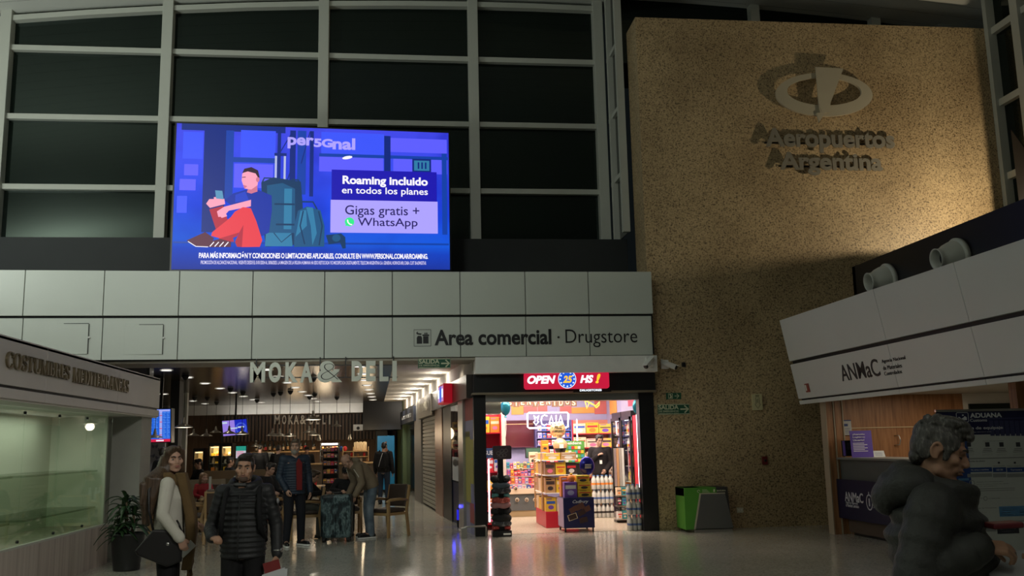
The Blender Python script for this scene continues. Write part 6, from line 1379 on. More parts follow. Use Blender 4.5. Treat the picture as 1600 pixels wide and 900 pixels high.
# checkout: candy steps, counter, monitors, round price tags
ck = thing('checkout_counter', 'checkout counter with dark grey front and stepped sweet rack', 'counter', (2.4, 21.4, 0))
a = atY(778, 808, 21.1); b = atY(845, 780, 21.1); X0, X1 = a.x, atY(846, 800, 21.1).x
mb = MB(); mb.box(X0, X1, 21.14, 21.8, .14, .50); obj('front_panel', mb, mat('counter_slate', (.085, .095, .10), .5), ck)
mb = MB(); mb.box(X0, X1, 21.16, 21.8, 0.005, .14); obj('plinth', mb, mat('plinth_wood', (.36, .26, .14), .5), ck)
mb = MB(); mb.box(X0, X1, 21.08, 21.85, .50, .62); obj('ledge', mb, mat('ledge_cream', (.60, .48, .36), .5), ck, bevel=.01)
cz = [atY(815, y, 21.3).z for y in (767, 755.5, 744, 732)]
for k, z in enumerate(cz): mb = MB(); mb.box(X0, X1, 21.12+.12*k, 21.24+.12*k, z-.02, z); mb.box(X0, X1, 21.2+.12*k, 21.24+.12*k, z-.16, z); obj('rack_step', mb, mat('rack_beige', (.50, .40, .34), .5), ck)
mb = MB(); mb.box(X0, X1, 21.6, 21.85, .62, cz[3]-.02); obj('rack_body', mb, mat('rack_dark', (.06, .055, .06), .5), ck)
mb = MB(); mb.box(X0, X1+.6, 21.75, 22.2, 1.08, 1.12); obj('worktop', mb, M_blackpaint, ck)
for k, cs in enumerate((['pink', 'violet', 'blue', 'red', 'white', 'pink'], ['violet', 'pink', 'lilac', 'red', 'orange', 'pink'], ['red', 'pink', 'pink', 'violet', 'orange', 'red'], ['yellow', 'green', 'orange', 'teal', 'red', 'white'])):
    fill(X0+.02, X1-.02, 21.125+.12*k, cz[k], .155, 12, cs, '%s sweet pack, %s on the '+('front', 'second', 'third', 'rear')[k]+' step of the checkout rack', 'sweet packs on the checkout rack', 'sweet_pack', 'packet', .05, 60+k, .3)
fill(X0+.05, X1-.02, 21.09, .625, .075, 9, ['lilac', 'white', 'blue', 'pink'], '%s chewing gum box, %s on the checkout ledge', 'gum boxes on the checkout ledge', 'gum_box', 'box', .06, 70, .2)
M_tagd = mat('tag_black', (.03, .025, .02), .5)
for i, (px, py) in enumerate(((808, 781), (823, 781), (836, 781), (806, 763), (838, 755), (836, 743), (814, 733), (820, 725), (836, 717), (841, 722), (896, 729), (897, 738), (878, 740))):
    Yt = 21.06 if i < 3 else (21.05 if i < 10 else 20.5); c = atY(px, py, Yt); rr = .042
    mb = MB(); mb.cyl((c.x, Yt, c.z), (c.x, Yt-.006, c.z), rr, n=20); mb.cyl((c.x, Yt-.006, c.z), (c.x, Yt-.008, c.z), rr*.78, n=20, m=1); mb.text('OFF', (V((c.x-rr*.5, Yt-.009, c.z-rr*.25)), XD, ZD), rr, rr*.5, .001, 0)
    obj('price_tag', mb, [M_cardl, M_tagd], None, 'round black and cream price tag, %s among those at the checkout' % (('lowest left', 'lowest middle', 'lowest right', 'far left upper', 'one by the yellow display', 'second by the yellow display', 'topmost left', 'one under the monitor', 'topmost right', 'one beside the wooden box', 'upper right of the display', 'right beside the blue balloon', 'middle right of the display')[i]), 'tag', 'round price tags')
def monitor(px, Y, label, m_):
    T, w_, h_ = frame_px(*px, Y); o = thing('monitor', label, 'monitor', (T[0].x+w_/2, Y, 1.12))
    mb = MB(); mb.prism([(0, 0), (w_, 0), (w_, h_), (0, h_)], T, -.03, 0); obj('case', mb, M_blackpaint, o, bevel=.006)
    mb = MB(); mb.rect(.02, .02, w_-.02, h_-.02, T, .002); obj('display', mb, m_, o)
    mb = MB(); mb.cyl((T[0].x+w_/2, Y+.05, 1.12), (T[0].x+w_/2, Y+.05, T[0].z+.05), .02, n=10); mb.box(T[0].x+w_*.3, T[0].x+w_*.7, Y-.05, Y+.12, 1.12, 1.13); obj('stand', mb, M_blackpaint, o)
monitor((821, 699, 846, 716), 21.95, 'black till monitor with dark green screen behind the sweet rack', mat('till_green', (.05, .12, .08), .3))
pack('wooden_display_box', 'small tan box in front of the till monitor', 'box', (lambda b_: (b_[0], b_[1], b_[2], b_[3], 1.121, b_[5]))(pxbox(827, 706, 840, 722, 21.78, .12)), ('cream', 'brown', 'dark'), None, 5)
o = thing('gum_display', 'green chewing gum display board with white letters behind the yellow stand', 'display', tuple(atY(897, 722, 20.9)))
T, w_, h_ = frame_px(882, 688.5, 913, 724, 20.9); mb = MB(); mb.prism([(0, 0), (w_, 0), (w_, h_), (0, h_)], T, -.12, 0); obj('board', mb, PM['green'], o)
mb = MB(); mb.text('beldent', (T[0]+XD*w_*.06+ZD*h_*.84, XD, ZD), w_*.8, h_*.13, .004, 0, .03); obj('letters', mb, M_hwhite, o)
for r_ in range(4):
    for k in range(6):
        mb = MB(); mb.prism([(w_*(.06+.15*k), h_*(.06+.19*r_)), (w_*(.19+.15*k), h_*(.06+.19*r_)), (w_*(.19+.15*k), h_*(.19+.19*r_)), (w_*(.06+.15*k), h_*(.19+.19*r_))], T, 0, .025); obj('gum_pack', mb, PM[('white', 'green', 'teal', 'red', 'yellow')[(r_*2+k) % 5]], o)
mb = MB(); mb.box(T[0].x, T[0].x+w_, 20.95, 21.05, 0, T[0].z); obj('post', mb, M_blackpaint, o)
# yellow promotional stand: red base, boxes on white boards
DX0, DX1, DY0, DY1 = 2.72, 3.35, 18.15, 19.5
ds = thing('promo_stand', 'tall promotional stand with red base and white boards of yellow boxes', 'display stand', ((DX0+DX1)/2, 18.8, 0))
mb = MB(); mb.box(DX0, DX1, DY0, DY1, .005, .31); obj('base', mb, C_red, ds, bevel=.01)
dzs = [.31, .66, 1.0, 1.28]
for z in dzs[1:]: mb = MB(); mb.box(DX0-.02, DX1, DY0-.02, DY1, z-.015, z); obj('board', mb, M_white, ds)
for x, y in ((DX0-.015, DY0+.27), (DX0-.015, DY1-.05), (DX1-.015, DY1-.05)): mb = MB(); mb.box(x-.015, x+.015, y-.015, y+.015, .31, 1.3); obj('upright', mb, PM['kraft'], ds)
tiers = ('lowest', 'second', 'third', 'top')
for t_, (z, n_, hh, cs) in enumerate(((.31, 3, .27, ['yellow', 'cream', 'kraft']), (.66, 3, .30, ['kraft', 'yellow', 'cream']), (1.0, 3, .24, ['brown', 'yellow', 'dark']), (1.28, 2, .14, ['yellow', 'kraft']))):
    fill(DX0, DX1, DY0+.01, z, hh, n_, cs, '%s box, %s in front on the '+tiers[t_]+' tier of the red based stand', 'front boxes of the promotional stand', 'gift_box', 'box', .22, 80+t_, .12)
    w_ = .27
    for i in range(3):
        y0 = DY0+.30+i*.34; c_ = ('kraft', 'yellow', 'cream')[(i+t_) % 3]
        pack('gift_box', '%s gift box, %s along the side of the %s tier of the stand' % (c_, ('nearest', 'middle', 'farthest')[i], tiers[t_]), 'box', (DX0+.006, DX0+.2, y0, y0+.3, z+.001, z+hh*(.95-.1*(i == 1))), (c_, 'brown', 'dark'), 'side boxes of the promotional stand', 90+t_*3+i)
pack('gift_tower', 'orange box column at the back left of the promotional stand', 'box', (2.76, 2.9, 18.75, 18.9, 1.43, 1.66), ('orange', 'yellow', 'dark'), None, 1)
bw = thing('gift_basket', 'black gift basket wrapped in cellophane under the birthday balloon', 'basket', tuple(V((3.07, 18.35, 1.42))))
mb = MB(); mb.lathe([(.09, 0), (.13, .09), (.12, .09), (.08, .01)], (3.07, 18.35, 1.42), 16, caps=False); mb.cyl((3.07, 18.35, 1.42), (3.07, 18.35, 1.43), .09); obj('bowl', mb, M_blackpaint, bw)
mb = MB(); mb.lathe([(.13, .08), (.15, .16), (.09, .24), (.03, .28), (.08, .34)], (3.07, 18.35, 1.42), 14, caps=False); obj('wrap', mb, mat('cellophane_gold', (.60, .42, .22), .25, .2), bw)
mb = MB(); mb.box(3.03, 3.11, 18.2, 18.22, 1.5, 1.58); obj('label_tag', mb, M_white, bw)
# blue chocolate bin in front
cb = thing('chocolate_bin', 'dark blue chocolate display bin on short legs at the drugstore door', 'display bin', (3.17, 17.45, 0))
cx0, cx1, cy0, cy1 = 2.90, 3.465, 17.17, 17.8
M_cad = mat('chocolate_blue', (.012, .014, .085), .35); M_cadl = mat('bin_lilac', (.36, .30, .42), .5)
mb = MB(); mb.box(cx0, cx1, cy0, cy1, .075, .615); obj('body', mb, M_cad, cb, bevel=.006)
mb = MB(); mb.box(cx0-.004, cx0, cy0+.01, cy1-.01, .09, .60); obj('side_panel', mb, M_cadl, cb)
mb = MB(); mb.prism([(.1+.09*cos(k*pi/7)*.5, .3+.12*sin(k*pi/7)) for k in range(14)], (V((cx0-.004, cy1, .08)), -YD, ZD), 0, .003, 0); obj('side_print', mb, PM['cream'], cb)
for x in (cx0+.03, cx1-.03):
    for y in (cy0+.03, cy1-.03): mb = MB(); mb.cyl((x, y, 0.005), (x, y, .08), .016, n=10); obj('leg', mb, M_blackpaint, cb)
Tc = front(cx0, cy0, .075); mb = MB(); mb.text('Cadbury', (V((cx0+.17, cy0, .50)), XD, ZD), .29, .07, .003, 0, .0, .35); obj('letters', mb, M_hwhite, cb)
M_choc = mat('chocolate_brown', (.13, .055, .04), .35); M_choc2 = mat('chocolate_dark', (.05, .022, .02), .35)
for k, (u, v, s_, an, mm) in enumerate(((.18, .33, .075, .5, M_choc), (.30, .38, .08, .5, M_choc), (.42, .33, .075, .4, M_choc), (.33, .27, .07, .45, M_choc2), (.36, .14, .075, .2, M_choc2), (.16, .20, .085, .3, PM['cream']), (.16, .20, .072, .3, M_choc2))):
    mb = MB(); mb.prism([(u+s_*(cx_*cos(an)-cy_*.62*sin(an)), v+s_*(cx_*sin(an)+cy_*.62*cos(an))) for cx_, cy_ in ((-1, -1), (1, -1), (1, 1), (-1, 1))], Tc, 0, .003+.001*k); obj('chocolate_print', mb, mm, cb)
pack('chocolate_box', 'violet chocolate box with white print standing on the blue bin', 'box', (2.94, 3.17, 17.25, 17.45, .617, .89), ('violet', 'white', 'lilac'), None, 2)
for k in range(3):
    pack('sweet_carton', 'yellow sweet carton, %s of the three stacked on the blue bin' % ('lowest', 'middle', 'topmost')[k], 'carton', (3.19-.02*(k == 2), 3.45-.02*k, 17.25, 17.5, .617+.131*k, .617+.131*k+.125), ('yellow', 'red', 'dark'), 'yellow cartons on the blue bin', 7+k)
pack('sweet_carton', 'orange carton behind the violet box on the blue bin', 'carton', (2.92, 3.1, 17.5, 17.7, .617, .98), ('orange', 'red', 'white'), None, 3)
o = thing('sweet_jar', 'small round sweet jar on top of the violet box', 'jar', (3.09, 17.36, .89))
mb = MB(); mb.lathe([(.05, 0), (.075, .05), (.06, .11), (.02, .13)], (3.09, 17.36, .89), 14); obj('bowl', mb, PM['orange'], o)
mb = MB(); mb.lathe([(.022, .128), (.03, .15), (.01, .16)], (3.09, 17.36, .89), 10); obj('lid', mb, PM['yellow'], o)
# neck pillow stand
ns = thing('pillow_stand', 'black pole stand threaded with travel pillows left of the door', 'stand', (1.74, 17.05, 0))
px_, py_ = 1.74, 16.95
mb = MB(); mb.box(px_-.17, px_+.17, py_-.13, py_+.13, 0, .10); obj('base', mb, M_blackpaint, ns, bevel=.01)
mb = MB(); mb.box(px_-.05, px_+.05, py_-.03, py_+.03, .1, 1.40); obj('pole', mb, M_blackpaint, ns)
mb = MB(); mb.rect(.02, .03, .15, .06, front(px_-.0, py_-.13, 0), .003); obj('label_tag', mb, M_white, ns)
T, w_, h_ = frame_px(770, 696, 799, 718, py_-.04); mb = MB(); mb.prism([(.02, 0), (w_-.02, 0), (w_, .02), (w_, h_-.02), (w_-.02, h_), (.02, h_), (0, h_-.02), (0, .02)], T, -.02, 0)
obj('header_card', mb, mat('card_plum', (.07, .045, .055), .35), ns)
mb = MB()
for k in range(5):
    u, v = (.3, .5, .62, .45, .7)[k]*w_, (.45, .62, .3, .28, .62)[k]*h_; mb.ring2([(u+.035*cos(i*pi/5), v+.03*sin(i*pi/5)) for i in range(10)], .008, T, 0, .002)
mb.ring2([(w_*.25, h_*.2), (w_*.5, h_*.5), (w_*.75, h_*.85)], .006, T, 0, .002, closed=False); obj('floral_print', mb, mat('card_grey', (.22, .20, .19), .5), ns)
pil = [('red flowered', .145, (.38, .05, .04)), ('black and white dotted', .225, (.05, .05, .055)), ('black', .315, (.012, .012, .013)), ('black', .43, (.012, .012, .013)), ('dusty pink', .535, (.36, .17, .17)), ('red flowered', .62, (.36, .06, .045)), ('teal', .705, (.09, .26, .26)), ('black patterned', .79, (.03, .03, .035)), ('grey blue', .875, (.06, .085, .11)), ('black', .985, (.012, .012, .013))]
seen = {}
for k, (nm, z, c_) in enumerate(pil):
    seen[nm] = seen.get(nm, 0)+1; lab = nm+' travel neck pillow '+('topmost on the pole' if k == 9 else 'lowest on the pole' if k == 0 else 'just above the %s one' % pil[k-1][0] if k != 3 else 'second of two black ones low on the pole')
    if k == 2: lab = 'black travel neck pillow, first of two above the dotted one'
    mb = MB(); rr = .068 if nm == 'black' else .05; n_ = 22
    pts = [V((px_+(.125+.01*sin(k*2))*sin(a), py_-.118*cos(a)*1.0+.0, z+.008*sin(k+i))) for i, a in enumerate([(-pi*.86+2*pi*.86*j/n_) + (pi if k % 3 == 0 else .3*sin(k)) for j in range(n_+1)])]
    rs = [rr*min(1, .45+1.6*min(j, n_-j)/n_*1.4) for j in range(n_+1)]; mb.tubes(pts, rs, 12)
    key = 'pillow_%d' % (k if nm != 'black' else 99)
    m_ = ramp_mat(key, [(0, c_), (.55, c_), (.62, tuple(min(1, q*4+.08) for q in c_)), (.7, c_)], 'noise', 22, .85) if ('flower' in nm or 'dot' in nm or 'pattern' in nm) else mat(key, c_, .85, 0, .15, 20)
    obj('neck_pillow', mb, m_, None, lab, 'pillow', 'travel pillows on the black pole')
# bottled water packs
M_shrink = mat('shrink_wrap', (.50, .50, .47), .18, 0, .1, 12, bump=.2); M_wlab = mat('water_label', (.08, .14, .34), .4); M_cap = mat('bottle_cap', (.10, .22, .45), .4)
def water_pack(x0, y0, z0, nx, ny, hb, label, group, lab=M_wlab, r=.042):
    o = thing('bottle_pack', label, 'bottles', (x0+nx*r, y0+ny*r, z0), group=group)
    for i in range(nx):
        for j in range(ny if nx > 1 else 1):
            mb = MB(); c = (x0+r+2*r*i, y0+r+2*r*j, z0); mb.lathe([(r*.9, 0), (r, .01), (r, hb*.66), (r*.85, hb*.72), (r*.34, hb*.9), (r*.34, hb*.95)], c, 12, 0); mb.lathe([(r*1.01, hb*.32), (r*1.01, hb*.46)], c, 12, 1, caps=False); mb.lathe([(r*.4, hb*.94), (r*.4, hb)], c, 10, 2); obj('bottle', mb, [M_shrink, lab, M_cap], o)
    return o
for k in range(3): water_pack(4.08, 17.12, .005+.275*k, 3, 2, .27, 'shrink wrapped water bottles by the right pilaster, %s pack' % ('lowest', 'middle', 'top')[k], 'water packs by the right pilaster')
for k, (z, lb) in enumerate(((.005, 'lowest'), (.30, 'middle'), (.60, 'top'))): water_pack(4.06, 20.2, z, 5, 2, .295, 'bottle pack in the low pile in front of the cashier, %s layer' % lb, 'bottle packs in front of the cashier', (PM['dark'], M_wlab, PM['orange'])[k], .046)
for k, (x0, x1, y, z0, z1, c_, lb) in enumerate(((4.45, 4.85, 21.75, .005, .33, 'brown', 'lowest cardboard box of the pile by the coolers'), (4.46, 4.85, 21.75, .335, .62, 'kraft', 'second cardboard box up in the pile by the coolers'), (4.43, 4.82, 21.75, .625, .90, 'brown', 'third cardboard box up in the pile by the coolers'), (4.45, 4.82, 21.75, .905, 1.12, 'cream', 'topmost pale cardboard box of the pile by the coolers'))):
    pack('cardboard_box', lb, 'box', (x0, x1, y, y+.4, z0, z1), (c_, 'kraft', 'brown'), 'cardboard boxes by the coolers', 200+k)
# coolers on the right, seen at an angle
M_cool = mat('cooler_interior', (.62, .66, .60), .5); M_cframe = M_blackpaint
def cooler(y0, y1, x, label, cols):
    o = thing('drink_cooler', label, 'fridge', (x+.2, (y0+y1)/2, 0))
    mb = MB(); mb.box(x+.02, 4.97, y0, y1, .005, .42); obj('base', mb, mat('cooler_base', (.04, .045, .05), .4), o)
    for k in range(5): mb = MB(); mb.box(x+.005, x+.02, y0+.05, y1-.05, .08+.055*k, .105+.055*k); obj('grille_bar', mb, M_chrome, o)
    for q in ((y0, y0+.03), (y1-.03, y1)): mb = MB(); mb.box(x+.02, 4.97, q[0], q[1], .42, 2.1); obj('side_panel', mb, M_cframe, o)
    mb = MB(); mb.box(4.93, 4.97, y0, y1, .42, 2.1); obj('back_panel', mb, M_cool, o)
    mb = MB(); mb.box(x, 4.97, y0, y1, 2.1, 2.22); obj('header', mb, M_cframe, o)
    mb = MB(); mb.box(x+.06, x+.08, y0+.04, y1-.04, 2.03, 2.09); obj('lamp', mb, E('cooler_lamp', (.85, .92, 1), 2.5), o)
    mb = MB()
    for a, b, c_, d in ((y0, y0+.07, .42, 2.1), (y1-.07, y1, .42, 2.1), (y0, y1, .42, .48), (y0, y1, 2.04, 2.1)): mb.box(x-.03, x+.01, a, b, c_, d)
    dr = obj('door_frame', mb, M_cframe, o)
    mb = MB(); mb.box(x-.015, x-.01, y0+.07, y1-.07, .48, 2.04); obj('door_glass', mb, glass('cooler_glass', (.96, .98, .98), .0), o)
    mb = MB(); mb.box(x-.07, x-.05, y0+.09, y0+.115, 1.0, 1.5); mb.box(x-.06, x-.03, y0+.095, y0+.11, 1.0, 1.03); mb.box(x-.06, x-.03, y0+.095, y0+.11, 1.47, 1.5); obj('handle', mb, M_chrome, o)
    for r_ in range(5):
        z = .46+.32*r_; mb = MB(); mb.box(x+.05, 4.93, y0+.03, y1-.03, z-.01, z); obj('shelf', mb, M_cool, o)
    for r_ in range(5):
        n_ = 6; z = .46+.32*r_
        for i in range(n_):
            y = y0+.1+(y1-y0-.2)*i/(n_-1); c_ = cols[(r_+i//2) % len(cols)]; mb = MB(); c = (x+.12, y, z); r = .037
            mb.lathe([(r, 0), (r, .16), (r*.4, .23), (r*.4, .26)], c, 10, 0); mb.lathe([(r*1.02, .05), (r*1.02, .13)], c, 10, 1, caps=False)
            obj('drink_bottle', mb, [PM[c_], PM[('white', 'red', 'yellow')[i % 3]]], None, '%s bottle, %s on the %s shelf of the %s cooler' % (c_, ORD(i, n_).replace('left', 'door end'), ('lowest', 'second', 'third', 'fourth', 'top')[r_], label.split()[0]), 'bottle', 'bottles in the %s cooler' % label.split()[0])
cooler(18.75, 19.6, 4.60, 'nearer glass door drinks cooler along the right of the drugstore', ['white', 'cream', 'green', 'yellow', 'red'])
cooler(19.65, 20.5, 4.60, 'farther glass door drinks cooler along the right of the drugstore', ['lilac', 'white', 'teal', 'blue', 'cream'])
x0, x1, zs = wall_unit('drinks_shelf', 'narrow red drinks shelf between the coolers and the right pilaster', 1002, 1014, (670, 695, 720, 745, 768), 648, 826, 18.3, .35, C_red)
for r_ in range(5): fill(x0, x1, 18.31, zs[r_], .24, 2, ['red', 'pink'] if r_ % 2 else ['pink', 'white'], '%s bottle box, %s on the '+('top', 'second', 'third', 'fourth', 'lowest')[r_]+' board of the narrow red shelf', 'goods of the narrow red shelf', 'drink_box', 'box', .15, 120+r_, .3)
st_ = thing('display_post', 'grey steel display post with stacked brochures before the coolers', 'stand', (4.3, 18.95, 0))
PY = 18.95; mb = MB(); a = atY(961, 760, PY); b = atY(975, 700, PY)
for k in range(4): mb = MB(); xx = a.x+(b.x-a.x)*k/4; mb.box(xx, xx+(b.x-a.x)/4-.008, PY, PY+.03, a.z, b.z); obj('slat', mb, (M_chrome, PM['kraft'], mat('post_grey', (.36, .35, .30), .5), M_cool)[k], st_)
mb = MB(); mb.box(a.x, b.x, PY-.05, PY+.2, .005, .05); obj('base', mb, M_blackpaint, st_); mb = MB(); mb.cyl(((a.x+b.x)/2, PY+.06, .05), ((a.x+b.x)/2, PY+.06, a.z+.1), .025, n=10); obj('pole', mb, M_blackpaint, st_)
for k, (z, c_) in enumerate(((.06, 'white'), (.32, 'dark'), (.52, 'cream'))):
    mb = MB(); mb.box(a.x-.02, b.x+.08, PY-.2, PY+.03, z, z+.02); obj('tray', mb, M_chrome, st_)
    fill(a.x-.01, b.x+.07, PY-.18, z+.02, .17, 3, [c_, 'teal', 'cream'], '%s snack pack, %s on the '+('low', 'middle', 'upper')[k]+' tray of the steel post', 'packs on the trays of the steel post', 'snack_pack', 'packet', .15, 140+k, .2)
# ------------------------------------------------------------------ corridor: shop fronts along the slanting wall
CO, CN = V((1.28, 17.2, 0)), V((-1, -.074, 0)).normalized(); CD = V((-.074, 1, 0)).normalized()
def hc(px, py): return hit(px, py, CO, CN)
def cs(px): return (hc(px, 700)-CO).dot(CD)              # run along the wall
def cbox(mb, s0, s1, z0, z1, d0, d1, m=0):                  # d>0 stands out into the corridor
    p = [CO+CD*s+CN*d+ZD*z for z in (z0, z1) for d in (d0, d1) for s in (s0, s1)]
    return mb.add(p, [(0, 2, 3, 1), (4, 5, 7, 6), (0, 1, 5, 4), (2, 6, 7, 3), (0, 4, 6, 2), (1, 3, 7, 5)], m)
s_col, s_post, s_open, s_jamb, s_ros, s_shut, s_pil, s_door, s_end = [cs(q) for q in (728, 720.5, 705, 692, 681, 659, 648.5, 631, 624)]
f = MB(); cbox(f, 0, 19.5, 2.88, 3.2, -.2, 0); struct('wall_corridor', f, M_cream)
f = MB(); cbox(f, s_open, s_end+2, 0, 2.88, -.5, -.3); struct('wall_corridor', f, M_grey)
f = MB(); cbox(f, 0, s_col, 0, 2.45, -.12, 0)
nb = 0
for z0, z1, a0, a1, k in ((2.05, 2.45, 0, 1, 1), (1.75, 2.05, 0, 1, 2), (.55, 1.85, .4, 1, 3), (.2, .55, 0, .5, 1), (0, .5, .5, 1, 2), (.9, 1.7, 0, .4, 3)): cbox(f, s_col*a0, s_col*a1, z0, z1, 0, .006, k)
struct('wall_column', f, [M_purple, M_cr, M_vi, M_ye])
f = MB(); cbox(f, s_col, s_post, 0, 2.9, -.1, .06); struct('trim_%d' % tn, f, M_chrome, bevel=.01); tn += 1
f = MB(); cbox(f, s_col*.1, s_ros, 2.45, 2.88, -.1, .10); struct('wall_sign_band', f, mat('sign_band_brown', (.055, .045, .04), .3)); 
f = MB(); cbox(f, s_open, s_jamb, 0, 2.45, -.3, 0); struct('wall_jamb', f, M_blackpaint)
f = MB(); cbox(f, s_jamb, s_ros, 0, 2.45, -.3, .02); struct('wall_pilaster', f, mat('copper_cladding', (.42, .25, .18), .3, .3, .1, 2))
f = MB()
for k in range(23): cbox(f, s_ros+.1, s_shut-.1, .05+.1*k, .125+.1*k, -.06, -.02); cbox(f, s_ros+.1, s_shut-.1, .125+.1*k, .15+.1*k, -.08, -.06)
struct('door_1', f, mat('shutter_slat', (.40, .385, .33), .5))
f = MB(); cbox(f, s_ros, s_shut, 2.35, 2.88, -.1, .12); struct('wall_sign_band', f, mat('sign_band_tan', (.20, .17, .13), .4))
f = MB(); cbox(f, s_shut, s_pil, 0, 2.88, -.3, .02); struct('wall_pilaster', f, mat('pillar_taupe', (.20, .19, .17), .5))
f = MB(); cbox(f, s_pil, s_door, 0, 2.35, -.3, -.1); struct('door_2', f, mat('dark_door_glass', (.02, .022, .024), .1))
f = MB(); cbox(f, s_pil-.6, s_door+.3, 2.35, 2.8, -.1, .10); struct('wall_sign_band', f, mat('sign_band_navy', (.03, .038, .06), .4))
f = MB(); cbox(f, s_door, s_end+2, 0, 3.2, -.3, .03); struct('wall_green', f, mat('olive_wall', (.10, .14, .06), .6))
def ctext(name, s, s0, s1, z0, z1, d, m_, label):
    mb = MB(); mb.text(s, (CO+CD*s0+CN*d+ZD*z0, CD, ZD), s1-s0, z1-z0, .01, 0, .02); obj(name, mb, m_, None, label, 'lettering')
ctext('shop_letters', 'MODAARGENTINA', s_ros+.4, s_shut-.5, 2.5, 2.75, .125, M_lettergrey, 'row of upright metal letters above the closed shutter')
ctext('shop_letters', 'SERVICIOS', s_pil+.2, s_door-.4, 2.5, 2.62, .105, M_hwhite, 'small white letters on the dark blue sign band of the corridor')
o = thing('lightbox_sign', 'lit red and blue OPEN lightbox seen from the side in the corridor', 'sign', tuple(CO+CD*(cs(693))+CN*.2+ZD*2.45))
def sfind(px, d, z):
    lo, hi = 0., 20.
    for _ in range(40):
        md = (lo+hi)/2; q = CO+CD*md+CN*d+ZD*z-CAM; pxx = 800+FPX*q.dot(RT)/q.dot(FW)
        if pxx > px: lo = md
        else: hi = md
    return (lo+hi)/2
sa, sb = sfind(693, .28, 2.65), sfind(684.5, .28, 2.65)
mb = MB(); cbox(mb, sa, sb, 2.46, 2.86, .10, .28); obj('box', mb, E('lightbox_red_side', (.42, .008, .02), .6), o, bevel=.01)
SL = sb-sa
mb = MB(); cbox(mb, sa+.04, sb-.04, 2.5, 2.82, .281, .285); obj('face', mb, E('lightbox_face', (.55, .25, .55), 1.0), o)
mb = MB(); mb.prism([(SL*.5+.2*SL*cos(k*pi/12), .2+.17*sin(k*pi/12)) for k in range(24)], (CO+CD*sa+CN*.286+ZD*2.46, CD, ZD), 0, .01); obj('disc', mb, E('disc_blue', (.01, .10, .70), 1.0), o)
mb = MB(); mb.text('OPEN', (CO+CD*(sa+.06)+CN*.287+ZD*2.58, CD, ZD), SL*.25, .18, .008, 0, .04); mb.text('HS!', (CO+CD*(sa+SL*.7)+CN*.287+ZD*2.58, CD, ZD), SL*.26, .18, .008, 0, .04); obj('letters', mb, G_w, o)
# side window of the drugstore: shelves with goods, notice, dark panel, blue lamp
f = MB(); cbox(f, s_post, s_open, 0, .85, -.1, -.03); struct('wall_panel', f, mat('night_blue_panel', (.012, .016, .06), .4))
f = MB(); cbox(f, s_post, s_open, .85, 2.45, -.003, .002); struct('window_%d' % wn, f, glass('side_glass', (.96, .96, .96), .02)); wn += 1
f = MB(); cbox(f, s_post, s_open, 0, 3.1, -.9, -.8); struct('wall_inner', f, M_cream)
f = MB(); cbox(f, s_post, s_open, 2.3, 2.46, -.8, -.1); struct('wall_inner', f, M_cream)
area('side_window_light', tuple(CO+CD*((s_post+s_open)/2)-CN*.45+ZD*2.28), tuple(CO+CD*s_open-CN*.4+ZD*1.0), .5, 22, (1, .85, .66), 2.0)
o = thing('side_shelf', 'shelf with yellow goods seen through the corridor side window', 'shelf', tuple(CO+CD*((s_post+s_open)/2)-CN*.6))
for z in (.95, 1.3, 1.62, 1.92): mb = MB(); cbox(mb, s_open-.25, s_open-.01, z-.03, z, -.78, -.01); obj('shelf_board', mb, C_red, o)
for r_, z in enumerate((.95, 1.3, 1.62, 1.92)):
    for i in range(6):
        d0 = -.015-.112*i; c_ = (('yellow', 'orange', 'cream') if r_ == 3 else ('cream', 'white', 'kraft') if r_ == 2 else ('red', 'white', 'orange'))[i % 3]; mb = MB(); hh = .17+.04*((i*7+r_) % 3)
        cbox(mb, s_open-.24, s_open-.06, z+.001, z+hh, d0-.10, d0, 0); cbox(mb, s_open-.244, s_open-.24, z+hh*.3, z+hh*.7, d0-.085, d0-.02, 1)
        obj('goods_box', mb, [PM[c_], PM['dark']], None, '%s goods box, %s on the %s board of the corridor side window' % (c_, ('leftmost', 'second from the left', 'third from the left', 'fourth from the left', 'fifth from the left', 'rightmost')[i], ('lowest', 'second', 'third', 'top')[r_]), 'box', 'goods in the corridor side window')
o = thing('window_notice', 'white notice with round black mark in the corridor side window', 'notice', tuple(CO+CD*cs(714)-CN*.03+ZD*.9))
sa, sb = cs(719.5), cs(707); mb = MB(); cbox(mb, sa, sb, .88, 1.36, .003, .006); obj('sheet', mb, M_paper, o)
mb = MB(); mb.prism([(((sb-sa)*.62+.42*cos(k*pi/9)), .36+.075*sin(k*pi/9)) for k in range(18)], (CO+CD*sa+CN*.006+ZD*.88, CD, ZD), 0, .003); obj('mark', mb, M_blackpaint, o)
mb = MB(); cbox(mb, sa+.1, sa+(sb-sa)*.3, 1.2, 1.3, .006, .009); obj('print', mb, M_blackpaint, o)
p = CO+CD*cs(718)+CN*.05; o = thing('floor_lamp_strip', 'small blue light glowing low at the corridor side window', 'light', (p.x, p.y, .02))
mb = MB(); mb.cyl((p.x, p.y, .0), (p.x, p.y, .38), .018, n=10); obj('post', mb, M_blackpaint, o); mb = MB(); mb.cyl((p.x, p.y, .14), (p.x, p.y, .34), .022, n=10); obj('tube', mb, E('blue_tube', (.02, .02, .7), .9), o)
point('blue_lamp', (p.x-.08, p.y, .4), .6, (.05, .05, 1.0), .03)
o = thing('guard_rail', 'low steel guard rail at the corner of the drugstore pilaster', 'rail', (1.28, 16.8, 0))
mb = MB(); mb.tubes([(1.46, 16.85, 0), (1.46, 16.85, .17), (1.44, 16.84, .19), (1.12, 16.8, .19), (1.06, 16.8, .17), (1.04, 16.8, 0)], .016, 10); obj('bar', mb, M_chrome, o)
mb = MB(); mb.box(1.02, 1.12, 16.77, 16.83, 0, .17); obj('post_plate', mb, M_chrome, o)
